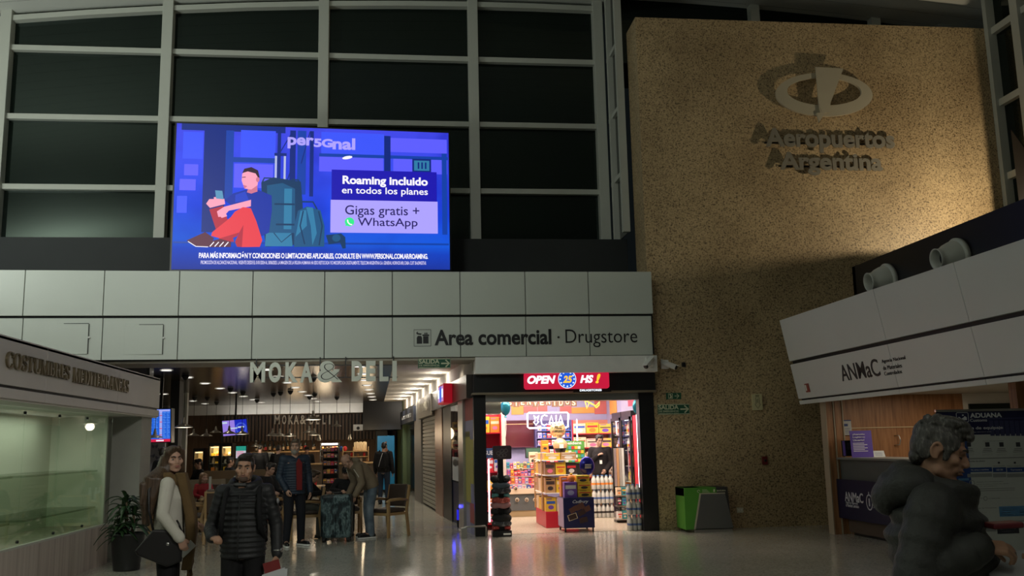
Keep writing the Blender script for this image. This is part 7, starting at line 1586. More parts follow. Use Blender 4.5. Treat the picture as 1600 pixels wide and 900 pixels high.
# ------------------------------------------------------------------ cafe ceiling lights (round, recessed)
G_down = E('downlight', (1.0, .95, .86), 4.0)
DL = None
def downlight(x, y, row, i, n, power=11.):
    global DL
    lab = 'round recessed ceiling light, %s in the %s' % (('nearest', 'second', 'third', 'fourth', 'fifth', 'sixth', 'seventh', 'eighth', 'ninth', 'tenth')[i] if i < n-1 else 'farthest', row)
    loc = (x, y, 3.185)
    if DL is None:
        DL = thing('ceiling_light', lab, 'ceiling light', loc, group='recessed lights of the cafe and corridor')
        mb = MB(); mb.lathe([(.13, .012), (.135, .0), (.115, -.004), (.112, .008)], (0, 0, 0), 24, caps=False); obj('rim', mb, M_white, DL, local=True)
        mb = MB(); mb.lathe([(.112, .004), (.0, .004)], (0, 0, 0), 24, caps=False); obj('diffuser', mb, G_down, DL, local=True)
    else:
        o = copy_tree(DL); place(o, loc, 0, lab)
    spot('ceiling_light_beam', (x, y, 3.15), (x, y, 0), power, (1.0, .90, .74), 125, .8, .06)
for k in range(10): downlight(-.84-.022*k, 18.95+1.95*k, 'row nearest the corridor', k, 10)
for k in range(9): downlight(-2.72-.025*k, 19.45+1.95*k, 'middle cafe row', k, 9, 8)
for k in range(10): downlight(-4.65-.022*k, 19.3+1.98*k, 'left cafe row', k, 10, 8)
for k in range(6): downlight(-6.65-.03*k, 27.4+2.02*k, 'far left cafe row', k, 6, 8)
for k in range(9): y = 20.85+1.9*k; downlight(.76-.0745*(y-20.85), y, 'corridor row', k, 9, 32); point('corridor_glow', (.76-.0745*(y-20.85), y, 3.04), 9, (1, .9, .76), .09)
for y in (18.6, 22.0, 25.5): spot('corridor_wall_wash', (.60-.074*(y-20), y, 3.15), (1.2-.074*(y-20), y, 2.2), 10, (1, .88, .7), 100, .5, .05)
# pendant lamps
M_shade = mat('brushed_shade', (.42, .38, .31), .32, .7, .1, 4); M_cord = mat('black_cord', (.01, .01, .01), .7)
G_bulb = E('warm_bulb', (1.0, .93, .8), 3.5)
def pendant(px, py, Y, dia, label, lit):
    p = atY(px, py, Y); r = dia/2; o = thing('pendant_lamp', label, 'lamp', p, group='pendant lamps over the cafe tables')
    mb = MB(); mb.lathe([(r, 0), (r*.99, .012), (r*.62, r*.26), (r*.26, r*.42), (r*.2, r*.5), (r*.2, r*.75), (r*.14, r*.82), (r*.14, r*1.05), (r*.08, r*1.15)], p, 26, caps=False); obj('shade', mb, M_shade, o)
    mb = MB(); mb.lathe([(r*.96, .004), (r*.5, r*.1), (0, r*.14)], p, 22, caps=False); obj('inner_disc', mb, G_bulb if lit else M_shade, o)
    mb = MB(); mb.cyl(p+V((0, 0, r*1.1)), (p.x, p.y, 3.13), .006, n=6); obj('cord', mb, M_cord, o)
    mb = MB(); mb.lathe([(.03, -.08), (.07, -.02), (.08, .03)], (p.x, p.y, 3.16), 14); obj('ceiling_rose', mb, M_cord, o)
    if lit: point('pendant_bulb', (p.x, p.y, p.z-.06), 5, (1, .88, .68), .08)
for px, py, Y, dia, lit, lb in ((287, 668, 20.5, .37, 1, 'large pendant lamp in front of the grey column, nearest on the left'), (242, 684, 21.0, .33, 0, 'pendant lamp hanging before the flight board'), (278, 683, 30, .36, 0, 'dim pendant lamp just below the large left one'), (302, 681, 29, .36, 0, 'pendant lamp over the dim left fridge'), (322, 681.5, 29, .36, 0, 'pendant lamp over the yellow lit fridge'), (337, 676, 32, .36, 0, 'pendant lamp left of the tilted television'), (358, 678, 25, .36, 0, 'unlit pendant lamp against the television picture'), (378, 678.5, 26.6, .37, 1, 'lit pendant lamp at the right edge of the television'), (400, 697.5, 31, .33, 1, 'low pendant lamp over the bar people'), (426, 681, 27.5, .36, 0, 'pendant lamp under the M of the rear sign, left one'), (437, 681.5, 27, .37, 0, 'pendant lamp under the M of the rear sign, middle one'), (452.5, 681.5, 26.5, .36, 1, 'lit pendant lamp under the O of the rear sign'), (489, 656, 21.5, .36, 1, 'large pendant lamp covering the ampersand of the rear sign'), (483, 676, 29.5, .36, 0, 'pendant lamp below the rear sign, dim one'), (491, 680, 28, .35, 1, 'pendant lamp below the rear sign, lit one'), (526, 666, 30, .3, 0, 'flat pendant lamp right of the rear sign')):
    pendant(px, py, Y, dia, lb, lit)
for px, py, lb in ((498.5, 689, 'small bare bulb pendant over the bottle shelf'), (546.5, 688, 'small bare bulb pendant over the bread display')):
    p = atY(px, py, 32); o = thing('pendant_lamp', lb, 'lamp', p, group='bare bulb pendants')
    mb = MB(); mb.lathe([(.05, 0), (.06, .05), (.03, .14), (.03, .2)], p, 12); obj('socket', mb, M_shade, o); mb = MB(); mb.cyl(p+V((0, 0, .2)), (p.x, p.y, 3.19), .008, n=6); obj('cord', mb, M_cord, o)
# screens
def tv(pts, Y, label, mts, draw, th=.09):
    q = [atY(px, py, Y) for px, py in pts]                      # lower-left, lower-right, upper-left corners
    O = q[0]; X = (q[1]-q[0]); Z_ = (q[2]-q[0]); w_, h_ = X.length, Z_.length; X.normalize(); Z_.normalize()
    o = thing('television', label, 'screen', O); T = (O, X, Z_)
    mb = MB(); mb.prism([(-.02, -.02), (w_+.02, -.02), (w_+.02, h_+.02), (-.02, h_+.02)], T, -th, -.004); obj('case', mb, M_blackpaint, o)
    mb = MB(); draw(mb, T, w_, h_); obj('picture', mb, mts, o)
    c_ = O+X*w_/2+Z_*h_/2; mb = MB(); mb.beam((c_.x, Y+.06, c_.z), (c_.x, Y+.12, 3.2), .05, .05); obj('mount', mb, M_blackpaint, o)
def board(mb, T, w_, h_):
    mb.rect(0, 0, w_, h_, T, 0, 0); mb.rect(0, 0, w_, h_*.085, T, .001, 2); mb.rect(w_*.35, h_*.02, w_*.7, h_*.06, T, .002, 1)
    for k in range(16):
        z = h_*(.115+.05*k); mb.rect(w_*.02, z, w_*.98, z+h_*.008, T, .001, 3)
        for a, b in ((.03, .17), (.24, .42), (.66, .80), (.84, .97)): mb.rect(w_*a, z+h_*.018, w_*(b-.03*(k*7 % 3)), z+h_*.034, T, .0015, 4)
    mb.rect(w_*.5, h_*.1, w_*.62, h_*.97, T, .001, 5); mb.rect(w_*.02, h_*.93, w_*.98, h_*.99, T, .001, 5)
    for k in range(4): mb.rect(w_*.5, h_*(.2+.2*k), w_*.62, h_*(.22+.2*k), T, .002, 2)
tv([(232, 691), (266, 690), (232.5, 640)], 21.3, 'flight information board lit blue with a red strip at its foot', [E('board_blue', (.015, .13, .72), 1.0), E('board_white', (.8, .85, 1), 1), E('board_red', (.62, .015, .06), 1), E('board_line', (.008, .05, .34), 1), E('board_text', (.15, .35, .9), 1), E('board_pale', (.38, .40, .82), 1)], board, .3)
def advert(mb, T, w_, h_):
    mb.rect(0, 0, w_*.5, h_, T, 0, 0); mb.rect(w_*.5, 0, w_, h_, T, 0, 1); mb.rect(0, h_*.8, w_*.2, h_*.92, T, .001, 2)
    mb.ring2([(w_*.75+w_*.2*cos(k*pi/9), h_*.42+h_*.34*sin(k*pi/9)) for k in range(18)], h_*.1, T, .0005, .001, 3); mb.rect(w_*.62, h_*.45, w_*.88, h_*.55, T, .002, 2); mb.rect(w_*.3, h_*.42, w_*.6, h_*.5, T, .002, 2)
tv([(349, 681.5), (387, 678), (347, 658)], 28.5, 'tilted television showing a violet and blue advert', [E('advert_violet', (.30, .20, .72), 1), E('advert_blue', (.01, .02, .45), 1), E('advert_pale', (.5, .62, .75), 1), E('advert_deep', (.05, .10, .62), 1)], advert)
# rear sign and wood slats, white speaker box, dark ceiling box
SY = 36.2
for k in range(44):
    x = -6.6+k*.128
    if k == 0: mb = MB()
    mb.box(x, x+.075, SY+.1, SY+.16, 1.9, 2.86)
mb.box(-6.7, -.9, SY+.16, SY+.2, 1.9, 2.86, 1); struct('wall_slats', mb, [mat('slat_wood', (.085, .05, .03), .5, 0, .3, 3), M_dark])
o = thing('rear_sign', 'grey letters MOKA & DELI on the slatted rear wall of the cafe', 'sign', tuple(atY(473, 664, SY)))
for s_, x0_, x1_ in (('M', 429, 437.5), ('O', 441, 447.5), ('K', 451, 458.5), ('A', 459, 467), ('&', 469, 478.5), ('D', 484, 490.5), ('E', 494, 499.5), ('L', 504, 509), ('I', 514, 516.5)):
    T, w_, h_ = frame_px(x0_, 648.5, x1_, 663, SY+.06); mb = MB(); mb.text(s_, T, w_, h_, .04, 0, .02); obj('letter', mb, mat('sign_letter_grey', (.42, .40, .36), .5), o)
mb = MB(); a = atY(429, 656, SY+.09); b = atY(517, 655, SY+.09); mb.beam(a, b, .03, .03); obj('rail', mb, M_dark, o)
o = thing('wall_speaker', 'white box with dark round spot on the cafe rear wall', 'speaker', tuple(atY(559, 673, 35.2))); T, w_, h_ = frame_px(552, 663, 567, 673, 35.2)
mb = MB(); mb.prism([(0, 0), (w_, 0), (w_, h_), (0, h_)], T, -.2, 0); obj('case', mb, M_white, o, bevel=.01); mb = MB(); mb.prism([(w_*.5+.06*cos(k*pi/8), h_*.4+.06*sin(k*pi/8)) for k in range(16)], T, 0, .01); obj('cone', mb, M_dark, o)
mb = MB(); mb.beam((T[0].x+w_/2, 35.3, T[0].z+h_), (T[0].x+w_/2, 35.3, 2.87), .03, .03); obj('bracket', mb, M_dark, o)
a = atY(567, 672, 34.0); b = atY(612, 645, 34.0); f = MB(); f.box(a.x, b.x+.4, 34.0, 37.4, a.z, 3.2); struct('wall_bulkhead', f, M_blackpaint)
f = MB(); f.box(-1.0, -.55, 36.3, 37.4, 0, 2.3); struct('wall_pier', f, M_grey)
# left side of the cafe: grey wall panels, column, white butterfly wall
f = MB(); f.box(-9.7, -8.2, 34.4, 34.6, 0, 3.2); struct('wall_cafe', f, M_grey)
p = atY(288, 700, 27); f = MB(); f.box(p.x-.09, p.x+.03, 27, 27.2, 0, 3.2); struct('trim_%d' % tn, f, M_mull); tn += 1
p = atY(276, 700, 22.4); f = MB(); f.box(p.x-.18, p.x+.02, 22.4, 22.8, 0, 3.2); struct('wall_column', f, M_dark)
a = atY(226, 770, 23.5); b = atY(258, 690, 23.5); f = MB(); f.box(a.x-.6, b.x, 23.5, 23.6, 0, b.z); struct('wall_butterfly', f, mat('butterfly_white', (.42, .42, .46), .6))
for i, (px, py) in enumerate(((242, 697), (252, 703), (237, 712), (248, 715))):
    c = atY(px, py, 23.49); mb = MB()
    for sx in (-1, 1): mb.prism([(0, 0), (sx*.07, .05), (sx*.075, -.01), (sx*.04, -.055)], (c, XD, ZD), 0, .004)
    obj('butterfly_decal', mb, mat('butterfly_grey', (.16, .16, .22), .6), None, 'grey butterfly decal on the white wall, %s' % ('topmost', 'second from the top', 'lower left one', 'lower right one')[i], 'decal')
f = MB(); a = atY(224, 700, 18.6); b = atY(233, 640, 18.6); f.box(a.x, b.x-.02, 18.6, 18.9, 0, 3.2); struct('wall_column', f, mat('column_slate', (.05, .05, .052), .4))
mb = MB(); T, w_, h_ = frame_px(222, 655, 233, 661, 18.58); mb.text('KOXIS', T, w_, h_, .004); obj('shop_letters', mb, M_lettergrey, None, 'small grey letters on the dark column beside the flight board', 'lettering')
# fridges along the rear left
M_fint = mat('fridge_interior', (.60, .46, .24), .5); FRY = 33.0
def fridge(px0, px1, py_top, label, cols, light, rows=4):
    a = atY(px0, 700, FRY); b = atY(px1, py_top, FRY); o = thing('display_fridge', label, 'fridge', ((a.x+b.x)/2, FRY+.3, 0)); x0, x1, z1 = a.x, b.x, b.z
    mb = MB(); mb.box(x0, x1, FRY, FRY+.7, 0, .62); obj('base', mb, M_blackpaint, o)
    for x in (x0, x1-.04): mb = MB(); mb.box(x, x+.04, FRY, FRY+.7, .62, z1); obj('side_panel', mb, M_blackpaint, o)
    mb = MB(); mb.box(x0, x1, FRY+.62, FRY+.7, .62, z1); obj('back_panel', mb, M_fint, o)
    mb = MB(); mb.box(x0, x1, FRY, FRY+.7, z1, z1+.1); obj('header', mb, M_blackpaint, o)
    mb = MB(); mb.box(x0+.06, x1-.06, FRY+.06, FRY+.09, z1-.06, z1-.02); obj('lamp', mb, E('fridge_lamp', (1, .8, .45), 3*light), o)
    mb = MB(); mb.box(x0+.04, x1-.04, FRY+.0, FRY+.006, .62, z1-.01); obj('door_glass', mb, glass('cooler_glass', (.96, .98, .98), .0), o)
    n_ = max(2, int((x1-x0)/.16)); rg = random.Random(int(px0))
    for r_ in range(rows):
        z = .66+(z1-.72)*r_/rows; mb = MB(); mb.box(x0+.04, x1-.04, FRY+.12, FRY+.6, z-.02, z); obj('shelf', mb, M_chrome, o)
        for i in range(n_):
            c_ = cols[(r_+i) % len(cols)]; w_ = (x1-x0-.12)/n_; hx = x0+.06+w_*i; hh = rg.uniform(.08, .2)
            mb = MB()
            if (r_+i) % 2: mb.box(hx+.01, hx+w_-.01, FRY+.14, FRY+.3, z+.001, z+hh*.7)
            else: mb.lathe([(w_*.4, 0), (w_*.42, hh*.5), (w_*.25, hh), (0, hh)], (hx+w_/2, FRY+.24, z+.001), 12)
            obj('packed_food', mb, PM[c_], None, '%s packed food, %s on the %s shelf of the %s fridge' % (c_, ORD(i, n_), ('lowest', 'second', 'third', 'top')[r_], label.split(' fridge')[0].replace('display', '').strip()), 'food', 'food in the lit fridges')
    area('fridge_light', ((x0+x1)/2, FRY+.12, z1-.05), ((x0+x1)/2, FRY+.5, .8), (x1-x0)*.7, 7*light, (1, .72, .34), .1)
fridge(302, 319, 705, 'dim narrow fridge with yellow trays behind the tables', ['orange', 'yellow', 'kraft'], .5, 3)
fridge(326, 344, 697, 'bright left fridge with yellow goods behind the tables', ['yellow', 'orange', 'cream'], 1.3)
fridge(345, 363, 697, 'bright right fridge with pale goods behind the tables', ['cream', 'yellow', 'white', 'kraft'], 1.2)
o = thing('menu_screen', 'small lit green and pink menu screen right of the fridges', 'screen', tuple(atY(377, 716, 33))); T, w_, h_ = frame_px(368.5, 697, 384.5, 716, 33)
mb = MB(); mb.prism([(-.03, -.03), (w_+.03, -.03), (w_+.03, h_+.03), (-.03, h_+.03)], T, -.1, 0); obj('case', mb, M_blackpaint, o)
mb = MB(); mb.rect(0, h_*.62, w_, h_, T, .002, 0); mb.rect(0, 0, w_, h_*.62, T, .002, 1)
for k in range(4): mb.rect(w_*.1, h_*(.12+.13*k), w_*(.9-.15*(k % 2)), h_*(.17+.13*k), T, .003, 2)
obj('picture', mb, [E('menu_green', (.02, .30, .22), .9), E('menu_white', (.55, .55, .62), .9), E('menu_pink', (.7, .12, .25), .9)], o)
mb = MB(); mb.cyl((T[0].x+w_/2, 33.06, 0), (T[0].x+w_/2, 33.06, T[0].z), .05, n=10); obj('post', mb, M_blackpaint, o)
# bar counter, bottle shelf, pastry display
BRY = 32.5
a = atY(392, 740, BRY); b = atY(612, 740, BRY); bar = thing('bar_counter', 'long pale wood bar counter across the rear of the cafe', 'counter', ((a.x+b.x)/2, BRY+.3, 0))
mb = MB(); mb.box(a.x, -.75, BRY, BRY+.6, .1, 1.05); obj('front', mb, mat('bar_front', (.14, .10, .065), .5, 0, .2, 2), bar); mb = MB(); mb.box(a.x-.05, -.7, BRY-.06, BRY+.66, 1.05, 1.10); obj('worktop', mb, M_pine, bar, bevel=.01)
mb = MB(); mb.box(a.x+.05, -.8, BRY+.05, BRY+.5, 0.0, .1); obj('plinth', mb, M_blackpaint, bar)
a = atY(392, 706, 36); b = atY(500, 704, 36); bs = thing('bottle_shelf', 'long wooden shelf of dark bottles on the cafe rear wall', 'shelf', ((a.x+b.x)/2, 36.1, a.z))
mb = MB(); mb.box(a.x, b.x, 35.85, 36.3, a.z-.05, a.z); obj('board', mb, M_pine, bs)
for k in range(5): x = a.x+.3+(b.x-a.x-.6)*k/4; mb = MB(); mb.box(x-.02, x+.02, 36.2, 36.24, a.z, 1.95); obj('hanger', mb, M_dark, bs)
point('bottle_shelf_lamp', ((a.x+b.x)/2+.4, 35.4, a.z+.5), 10, (1, .72, .42), .3); point('bottle_shelf_lamp', ((a.x+b.x)/2+1.2, 35.0, a.z-.35), 9, (1, .66, .36), .3)
for i in range(14):
    x = a.x+.2+(b.x-a.x-.4)*i/13
    if any(abs(x-(a.x+.3+(b.x-a.x-.6)*k/4)) < .07 for k in range(5)): x += .12
    r = .04+.006*(i % 3); h_ = .27+.04*((i*5) % 4); mb = MB(); c = (x, 35.95, a.z+.001); mb.lathe([(r, 0), (r, h_*.6), (r*.35, h_*.75), (r*.35, h_)], c, 10, 0); mb.lathe([(r*1.02, h_*.15), (r*1.02, h_*.45)], c, 10, 1, caps=False)
    obj('wine_bottle', mb, [mat('bottle_green_dark', (.012, .018, .010), .15), PM[('cream', 'kraft', 'red')[i % 3]]], None, 'dark bottle, %s on the long wooden shelf of the rear wall' % ORD(i, 14), 'bottle', 'bottles on the rear wall shelf')
pd = thing('pastry_display', 'lit glass pastry display on the bar counter', 'display', tuple(atY(513, 722, BRY+.1)))
a = atY(500, 720, BRY+.1); b = atY(530, 694, BRY+.1)
for z in (1.12, 1.34, 1.56): mb = MB(); mb.box(a.x, b.x, BRY+.1, BRY+.5, z-.02, z); obj('shelf', mb, M_chrome, pd)
for x in (a.x, b.x-.02): mb = MB(); mb.box(x, x+.02, BRY+.1, BRY+.5, 1.101, 1.78); obj('side_panel', mb, M_chrome, pd)
mb = MB(); mb.box(a.x+.05, b.x-.05, BRY+.08, BRY+.16, 1.70, 1.76); obj('lamp', mb, E('pastry_lamp', (1, .95, .9), 3.5), pd)
area('pastry_light', ((a.x+b.x)/2, BRY+.2, 1.68), ((a.x+b.x)/2, BRY+.3, 1), .6, 5, (1, .8, .55), .1)
for r_, z in enumerate((1.12, 1.34, 1.56)):
    n_ = 8 if r_ else 7; w_ = (b.x-a.x-.1)/n_
    for i in range(n_):
        mb = MB(); mb.ell((a.x+.05+w_*(i+.5), BRY+.25, z+.045), (w_*.42, .05, .044), n=10, k=6)
        obj('pastry', mb, PM[('red', 'brown', 'orange', 'kraft', 'dark')[(i*3+r_) % 5]], None, 'small %s pastry, %s on the %s shelf of the pastry display' % (('red', 'brown', 'orange', 'kraft', 'dark')[(i*3+r_) % 5], ORD(i, n_), ('lowest', 'middle', 'top')[r_]), 'pastry', 'pastries in the lit display')
bd = thing('bread_rack', 'pale wood rack on the bar holding upright bread sticks', 'rack', tuple(atY(560, 722, BRY+.1))); a = atY(535, 722, BRY+.1); b = atY(576, 694, BRY+.1)
for z in (1.12, 1.30, 1.48): mb = MB(); mb.box(a.x, b.x, BRY+.12, BRY+.45, z-.02, z); obj('shelf', mb, M_pine, bd)
for x in (a.x, a.x+(b.x-a.x)*.4, b.x-.02): mb = MB(); mb.box(x, x+.02, BRY+.12, BRY+.45, 1.101, 1.62); obj('upright', mb, M_pine, bd)
for i in range(10):
    x = a.x+(b.x-a.x)*(.45+.05*i); mb = MB(); mb.cap((x, BRY+.25, 1.50), (x, BRY+.25, 1.76+.01*(i % 3)), .02, .018, 8); obj('bread_stick', mb, PM['cream'], None, 'pale upright bread stick, %s in the bread rack' % ORD(i, 10), 'bread', 'bread sticks in the rack')
for i in range(8):
    x = a.x+(b.x-a.x)*(.06+.12*i); z = 1.12 if i % 2 else 1.30; c_ = ('brown', 'white', 'red', 'kraft')[i % 4]; mb = MB(); mb.lathe([(.04, 0), (.045, .08), (.03, .13), (.0, .13)], (x+.04, BRY+.25, z+.001), 10); obj('jar', mb, PM[c_], None, '%s jar, %s in the lower part of the bread rack' % (c_, ORD(i, 8)), 'jar', 'jars in the bread rack')
for i, (px, c_) in enumerate(((533, 'blue'), (539, 'red'))): p = atY(px, 701, BRY+.2); mb = MB(); mb.ell((p.x, BRY+.25, 1.57), (.07, .06, .085), n=10, k=7); obj('toy_bag', mb, PM[c_], None, '%s bag on the left top of the bread rack' % c_, 'bag')
point('bar_lamp', (-2.6, BRY-.2, 2.1), 16, (1, .78, .5), .25); point('bar_lamp', (-1.2, BRY-.2, 2.0), 16, (1, .78, .5), .25)
# items standing on the bar, black snack rack before it
cm = thing('coffee_machine', 'steel coffee machine on the bar counter', 'machine', tuple(V((-4.55, BRY+.3, 1.1)))); mb = MB(); mb.box(-4.85, -4.3, BRY+.1, BRY+.5, 1.14, 1.5); obj('body', mb, M_chrome, cm, bevel=.03)
mb = MB(); mb.box(-4.8, -4.35, BRY+.0, BRY+.3, 1.101, 1.14); obj('drip_tray', mb, M_dark, cm); mb = MB(); mb.cyl((-4.6, BRY+.05, 1.3), (-4.6, BRY+.05, 1.38), .035); mb.cyl((-4.6, BRY-.06, 1.3), (-4.6, BRY+.05, 1.31), .012); obj('filter_handle', mb, M_dark, cm)
x0, x1, zs = wall_unit('snack_rack', 'black snack rack in front of the bar counter', 503, 529, (705, 715, 727, 740, 755), 700, 780, 30.5, .35, M_blackpaint)
for r_ in range(5): fill(x0, x1, 30.51, zs[r_], .15, 4, ['brown', 'kraft', 'red', 'dark', 'cream'], '%s snack, %s on the '+('top', 'second', 'third', 'fourth', 'lowest')[r_]+' board of the black snack rack', 'snacks on the black rack', 'snack_pack', 'packet', .1, 160+r_, .3)
# beer cooler at the end of the corridor
BFY = 34.2; T, w_, h_ = frame_px(593, 680.5, 616.5, 757, BFY); o = thing('beer_cooler', 'tall blue beer cooler with bottle and glass picture at the corridor end', 'fridge', (T[0].x+w_/2, BFY+.3, 0))
M_beer = mat('beer_blue', (.015, .22, .42), .4, 0, .15, 1)
mb = MB(); mb.box(T[0].x-.08, T[0].x+w_, BFY, BFY+.65, .1, T[0].z+h_); obj('body', mb, M_beer, o, bevel=.01); mb = MB(); mb.box(T[0].x-.06, T[0].x+w_-.02, BFY+.03, BFY+.6, 0, .1); obj('base', mb, M_blackpaint, o)
mb = MB(); u = w_; v = h_; Tb = (T[0]-YD*.002, XD, ZD)
mb.prism([(.28*u, .42*v), (.56*u, .42*v), (.57*u, .66*v), (.48*u, .78*v), (.47*u, .88*v), (.38*u, .88*v), (.37*u, .78*v), (.27*u, .66*v)], Tb, 0, .006, 0); mb.rect(.28*u, .50*v, .56*u, .62*v, Tb, .007, 1); mb.rect(.38*u, .72*v, .47*u, .76*v, Tb, .007, 1)
mb.prism([(.60*u, .40*v), (.84*u, .40*v), (.88*u, .60*v), (.58*u, .60*v)], Tb, 0, .006, 2); mb.prism([(.57*u, .60*v), (.89*u, .60*v), (.86*u, .645*v), (.6*u, .645*v)], Tb, 0, .006, 3)
mb.text('SABOR', (T[0]+XD*u*.3+ZD*v*.29, XD, ZD), u*.42, v*.035, .006, 3, .02); mb.text('AUTENTICO', (T[0]+XD*u*.3+ZD*v*.25, XD, ZD), u*.52, v*.03, .006, 3, .02)
obj('picture', mb, [mat('beer_amber', (.30, .10, .03), .3), mat('beer_label', (.03, .08, .25), .4), mat('beer_gold', (.62, .36, .05), .35), M_hwhite], o)
spot('beer_cooler_light', (T[0].x+.3, BFY-1.8, 3.1), (T[0].x+.3, BFY, 1.2), 60, (.85, .95, 1), 50, .6, .05)
# ------------------------------------------------------------------ cafe furniture
M_cw = mat('chair_wood', (.40, .25, .11), .4, 0, .15, 5, stretch=(1, 1, .3)); M_up = mat('brown_leather', (.060, .040, .030), .45, 0, .15, 8)
def make_chair(label, loc, rz, group):
    """armchair facing local -Y: four legs, arms, padded seat and back"""
    o = thing('cafe_armchair', label, 'chair', loc, rz, group)
    for sx in (-1, 1):
        mb = MB(); mb.beam((sx*.27, -.25, 0), (sx*.255, -.24, .63), .045, .05); obj('front_leg', mb, M_cw, o, local=True, bevel=.006)
        mb = MB(); mb.beam((sx*.25, .30, 0), (sx*.245, .24, .44), .042, .05); mb.beam((sx*.245, .24, .42), (sx*.235, .33, .90), .042, .045); obj('rear_leg', mb, M_cw, o, local=True, bevel=.006)
        mb = MB(); mb.tubes([(sx*.255, -.29, .62), (sx*.262, -.2, .655), (sx*.26, .05, .66), (sx*.245, .26, .64)], [.024, .028, .026, .022], 8); obj('armrest', mb, M_cw, o, local=True)
    mb = MB(); mb.box(-.25, .25, -.25, .26, .38, .43); obj('seat_frame', mb, M_cw, o, local=True, bevel=.006)
    mb = MB(); mb.box(-.235, .235, -.26, .24, .43, .50); obj('seat', mb, M_up, o, local=True, bevel=.025)
    mb = MB(); M_ = Matrix.Translation((0, .25, .52)) @ Matrix.Rotation(-.18, 4, 'X'); mb.box(-.225, .225, -.03, .03, 0, .40, M=M_); obj('backrest', mb, M_up, o, local=True, bevel=.02)
    mb = MB(); mb.beam((-.25, .322, .885), (.25, .322, .885), .05, .035); obj('top_rail', mb, M_cw, o, local=True, bevel=.008)
    return o
G_ch = 'wooden cafe armchairs with brown leather'
ch = make_chair('wooden armchair with brown leather seat, empty, right of the bending man', (-.27, 17.62, 0), -.75, G_ch)
for lab, loc, rz in (('wooden armchair at the front table behind the woman, nearest on the left', (-3.75, 17.7, 0), -1.57), ('dark backed armchair seen from behind at the front table', (-3.15, 17.45, 0), pi), ('armchair under the boy in the dark jacket', (-1.75, 17.75, 0), -1.45),
                     ('armchair under the boy with the cap behind the suitcase', (-1.05, 18.35, 0), .1), ('armchair left of the middle table, partly behind the blue jacket man', (-2.55, 19.0, 0), -1.4), ('armchair of the red coated girl', (-4.1, 20.2, 0), -.6)):
    o = copy_tree(ch); place(o, loc, rz, lab)
def table(x, y, w_, d_, label, rz=0., h_=.75):
    o = thing('cafe_table', label, 'table', (x, y, 0), rz, 'cafe tables')
    mb = MB(); mb.box(-w_/2, w_/2, -d_/2, d_/2, h_-.035, h_); obj('top', mb, M_pine, o, local=True, bevel=.006)
    for sx in (-1, 1):
        for sy in (-1, 1): mb = MB(); mb.beam((sx*(w_/2-.06), sy*(d_/2-.06), 0), (sx*(w_/2-.06), sy*(d_/2-.06), h_-.035), .05, .05); obj('leg', mb, M_cw, o, local=True)
    mb = MB(); mb.box(-w_/2+.08, w_/2-.08, -d_/2+.05, d_/2-.05, h_-.09, h_-.036); obj('apron', mb, M_cw, o, local=True)
table(-3.2, 18.15, .8, .8, 'front cafe table with bottles between the woman and the man in the quilted jacket'); table(-1.28, 17.86, .5, .5, 'cafe table between the two seated boys', 0)
table(-3.7, 21.4, .8, .8, 'cafe table behind the red coated girl'); table(-2.2, 22.5, .8, .8, 'middle cafe table with white cups')
table(-5.3, 24.5, .8, .8, 'rear cafe table near the fridges'); table(-3.0, 26.0, .8, .8, 'rear cafe table before the bar')
def bottle_item(x, y, z, h_, r, m_, name, label, cat, group=None):
    mb = MB(); mb.lathe([(r, 0), (r, h_*.6), (r*.4, h_*.8), (r*.4, h_)], (x, y, z), 12); obj(name, mb, m_, None, label, cat, group)
M_clear = mat('clear_plastic', (.52, .55, .58), .1, 0, .1, 10)
for i, (x, y) in enumerate(((-3.28, 18.05), (-3.2, 18.12), (-3.13, 18.0))): bottle_item(x, y, .751, .24, .033, M_clear, 'water_bottle', 'clear water bottle on the front cafe table, %s' % ('left one', 'rear one', 'right one')[i], 'bottle', 'water bottles on the front table')
for i, (x, c_) in enumerate(((-2.98, 'green'), (-2.9, 'yellow'), (-3.0, 'orange'))): mb = MB(); mb.lathe([(.035, 0), (.045, .1), (.0, .1)], (x, 18.12+.08*(i == 2), .751), 12); obj('cup', mb, PM[c_], None, '%s drink cup on the front cafe table' % c_, 'cup', 'drink cups on the front table')
for i, (x, y, c_) in enumerate(((-2.35, 22.4, 'white'), (-2.2, 22.45, 'white'), (-2.0, 22.4, 'red'), (-2.1, 22.6, 'white'))): mb = MB(); mb.lathe([(.04, 0), (.05, .12), (.0, .12)], (x, y, .751), 12); obj('cup', mb, PM[c_], None, '%s cup on the middle cafe table, %s' % (c_, ('leftmost', 'second', 'rightmost', 'rear')[i]), 'cup', 'cups on the middle table')
mb = MB(); mb.box(-1.46, -1.2, 17.70, 17.86, .751, .757); obj('paper_sheet', mb, M_paper, None, 'white sheet on the table in front of the boys', 'paper')
# booths and dividers
def booth(x, y, w_, label, h_=1.15):
    o = thing('booth_divider', label, 'divider', (x, y, 0)); mb = MB(); mb.box(x-w_/2, x+w_/2, y, y+.06, 0.05, h_); obj('panel', mb, mat('booth_wood', (.20, .14, .08), .5, 0, .15, 3), o, bevel=.006); mb = MB(); mb.box(x-w_/2, x+w_/2, y-.02, y+.08, 0, .05); obj('foot', mb, M_dark, o)
    mb = MB(); mb.box(x-w_/2+.03, x+w_/2-.03, y-.5, y-.01, .02, .46); obj('seat', mb, M_up, o, bevel=.02)
booth(-4.55, 22.6, 1.0, 'pale wood booth divider behind the red coated girl', .95); booth(-3.9, 24.8, 1.2, 'pale wood booth divider farther back, left of the quilted jacket man', 1.1); booth(-5.3, 29.5, 1.2, 'wide booth divider before the lit fridges', 1.0)
f = MB(); a = atY(212, 800, 17.6); 
pl = thing('planter_partition', 'low pale wood partition beside the potted plant', 'partition', (-4.6, 17.7, 0))
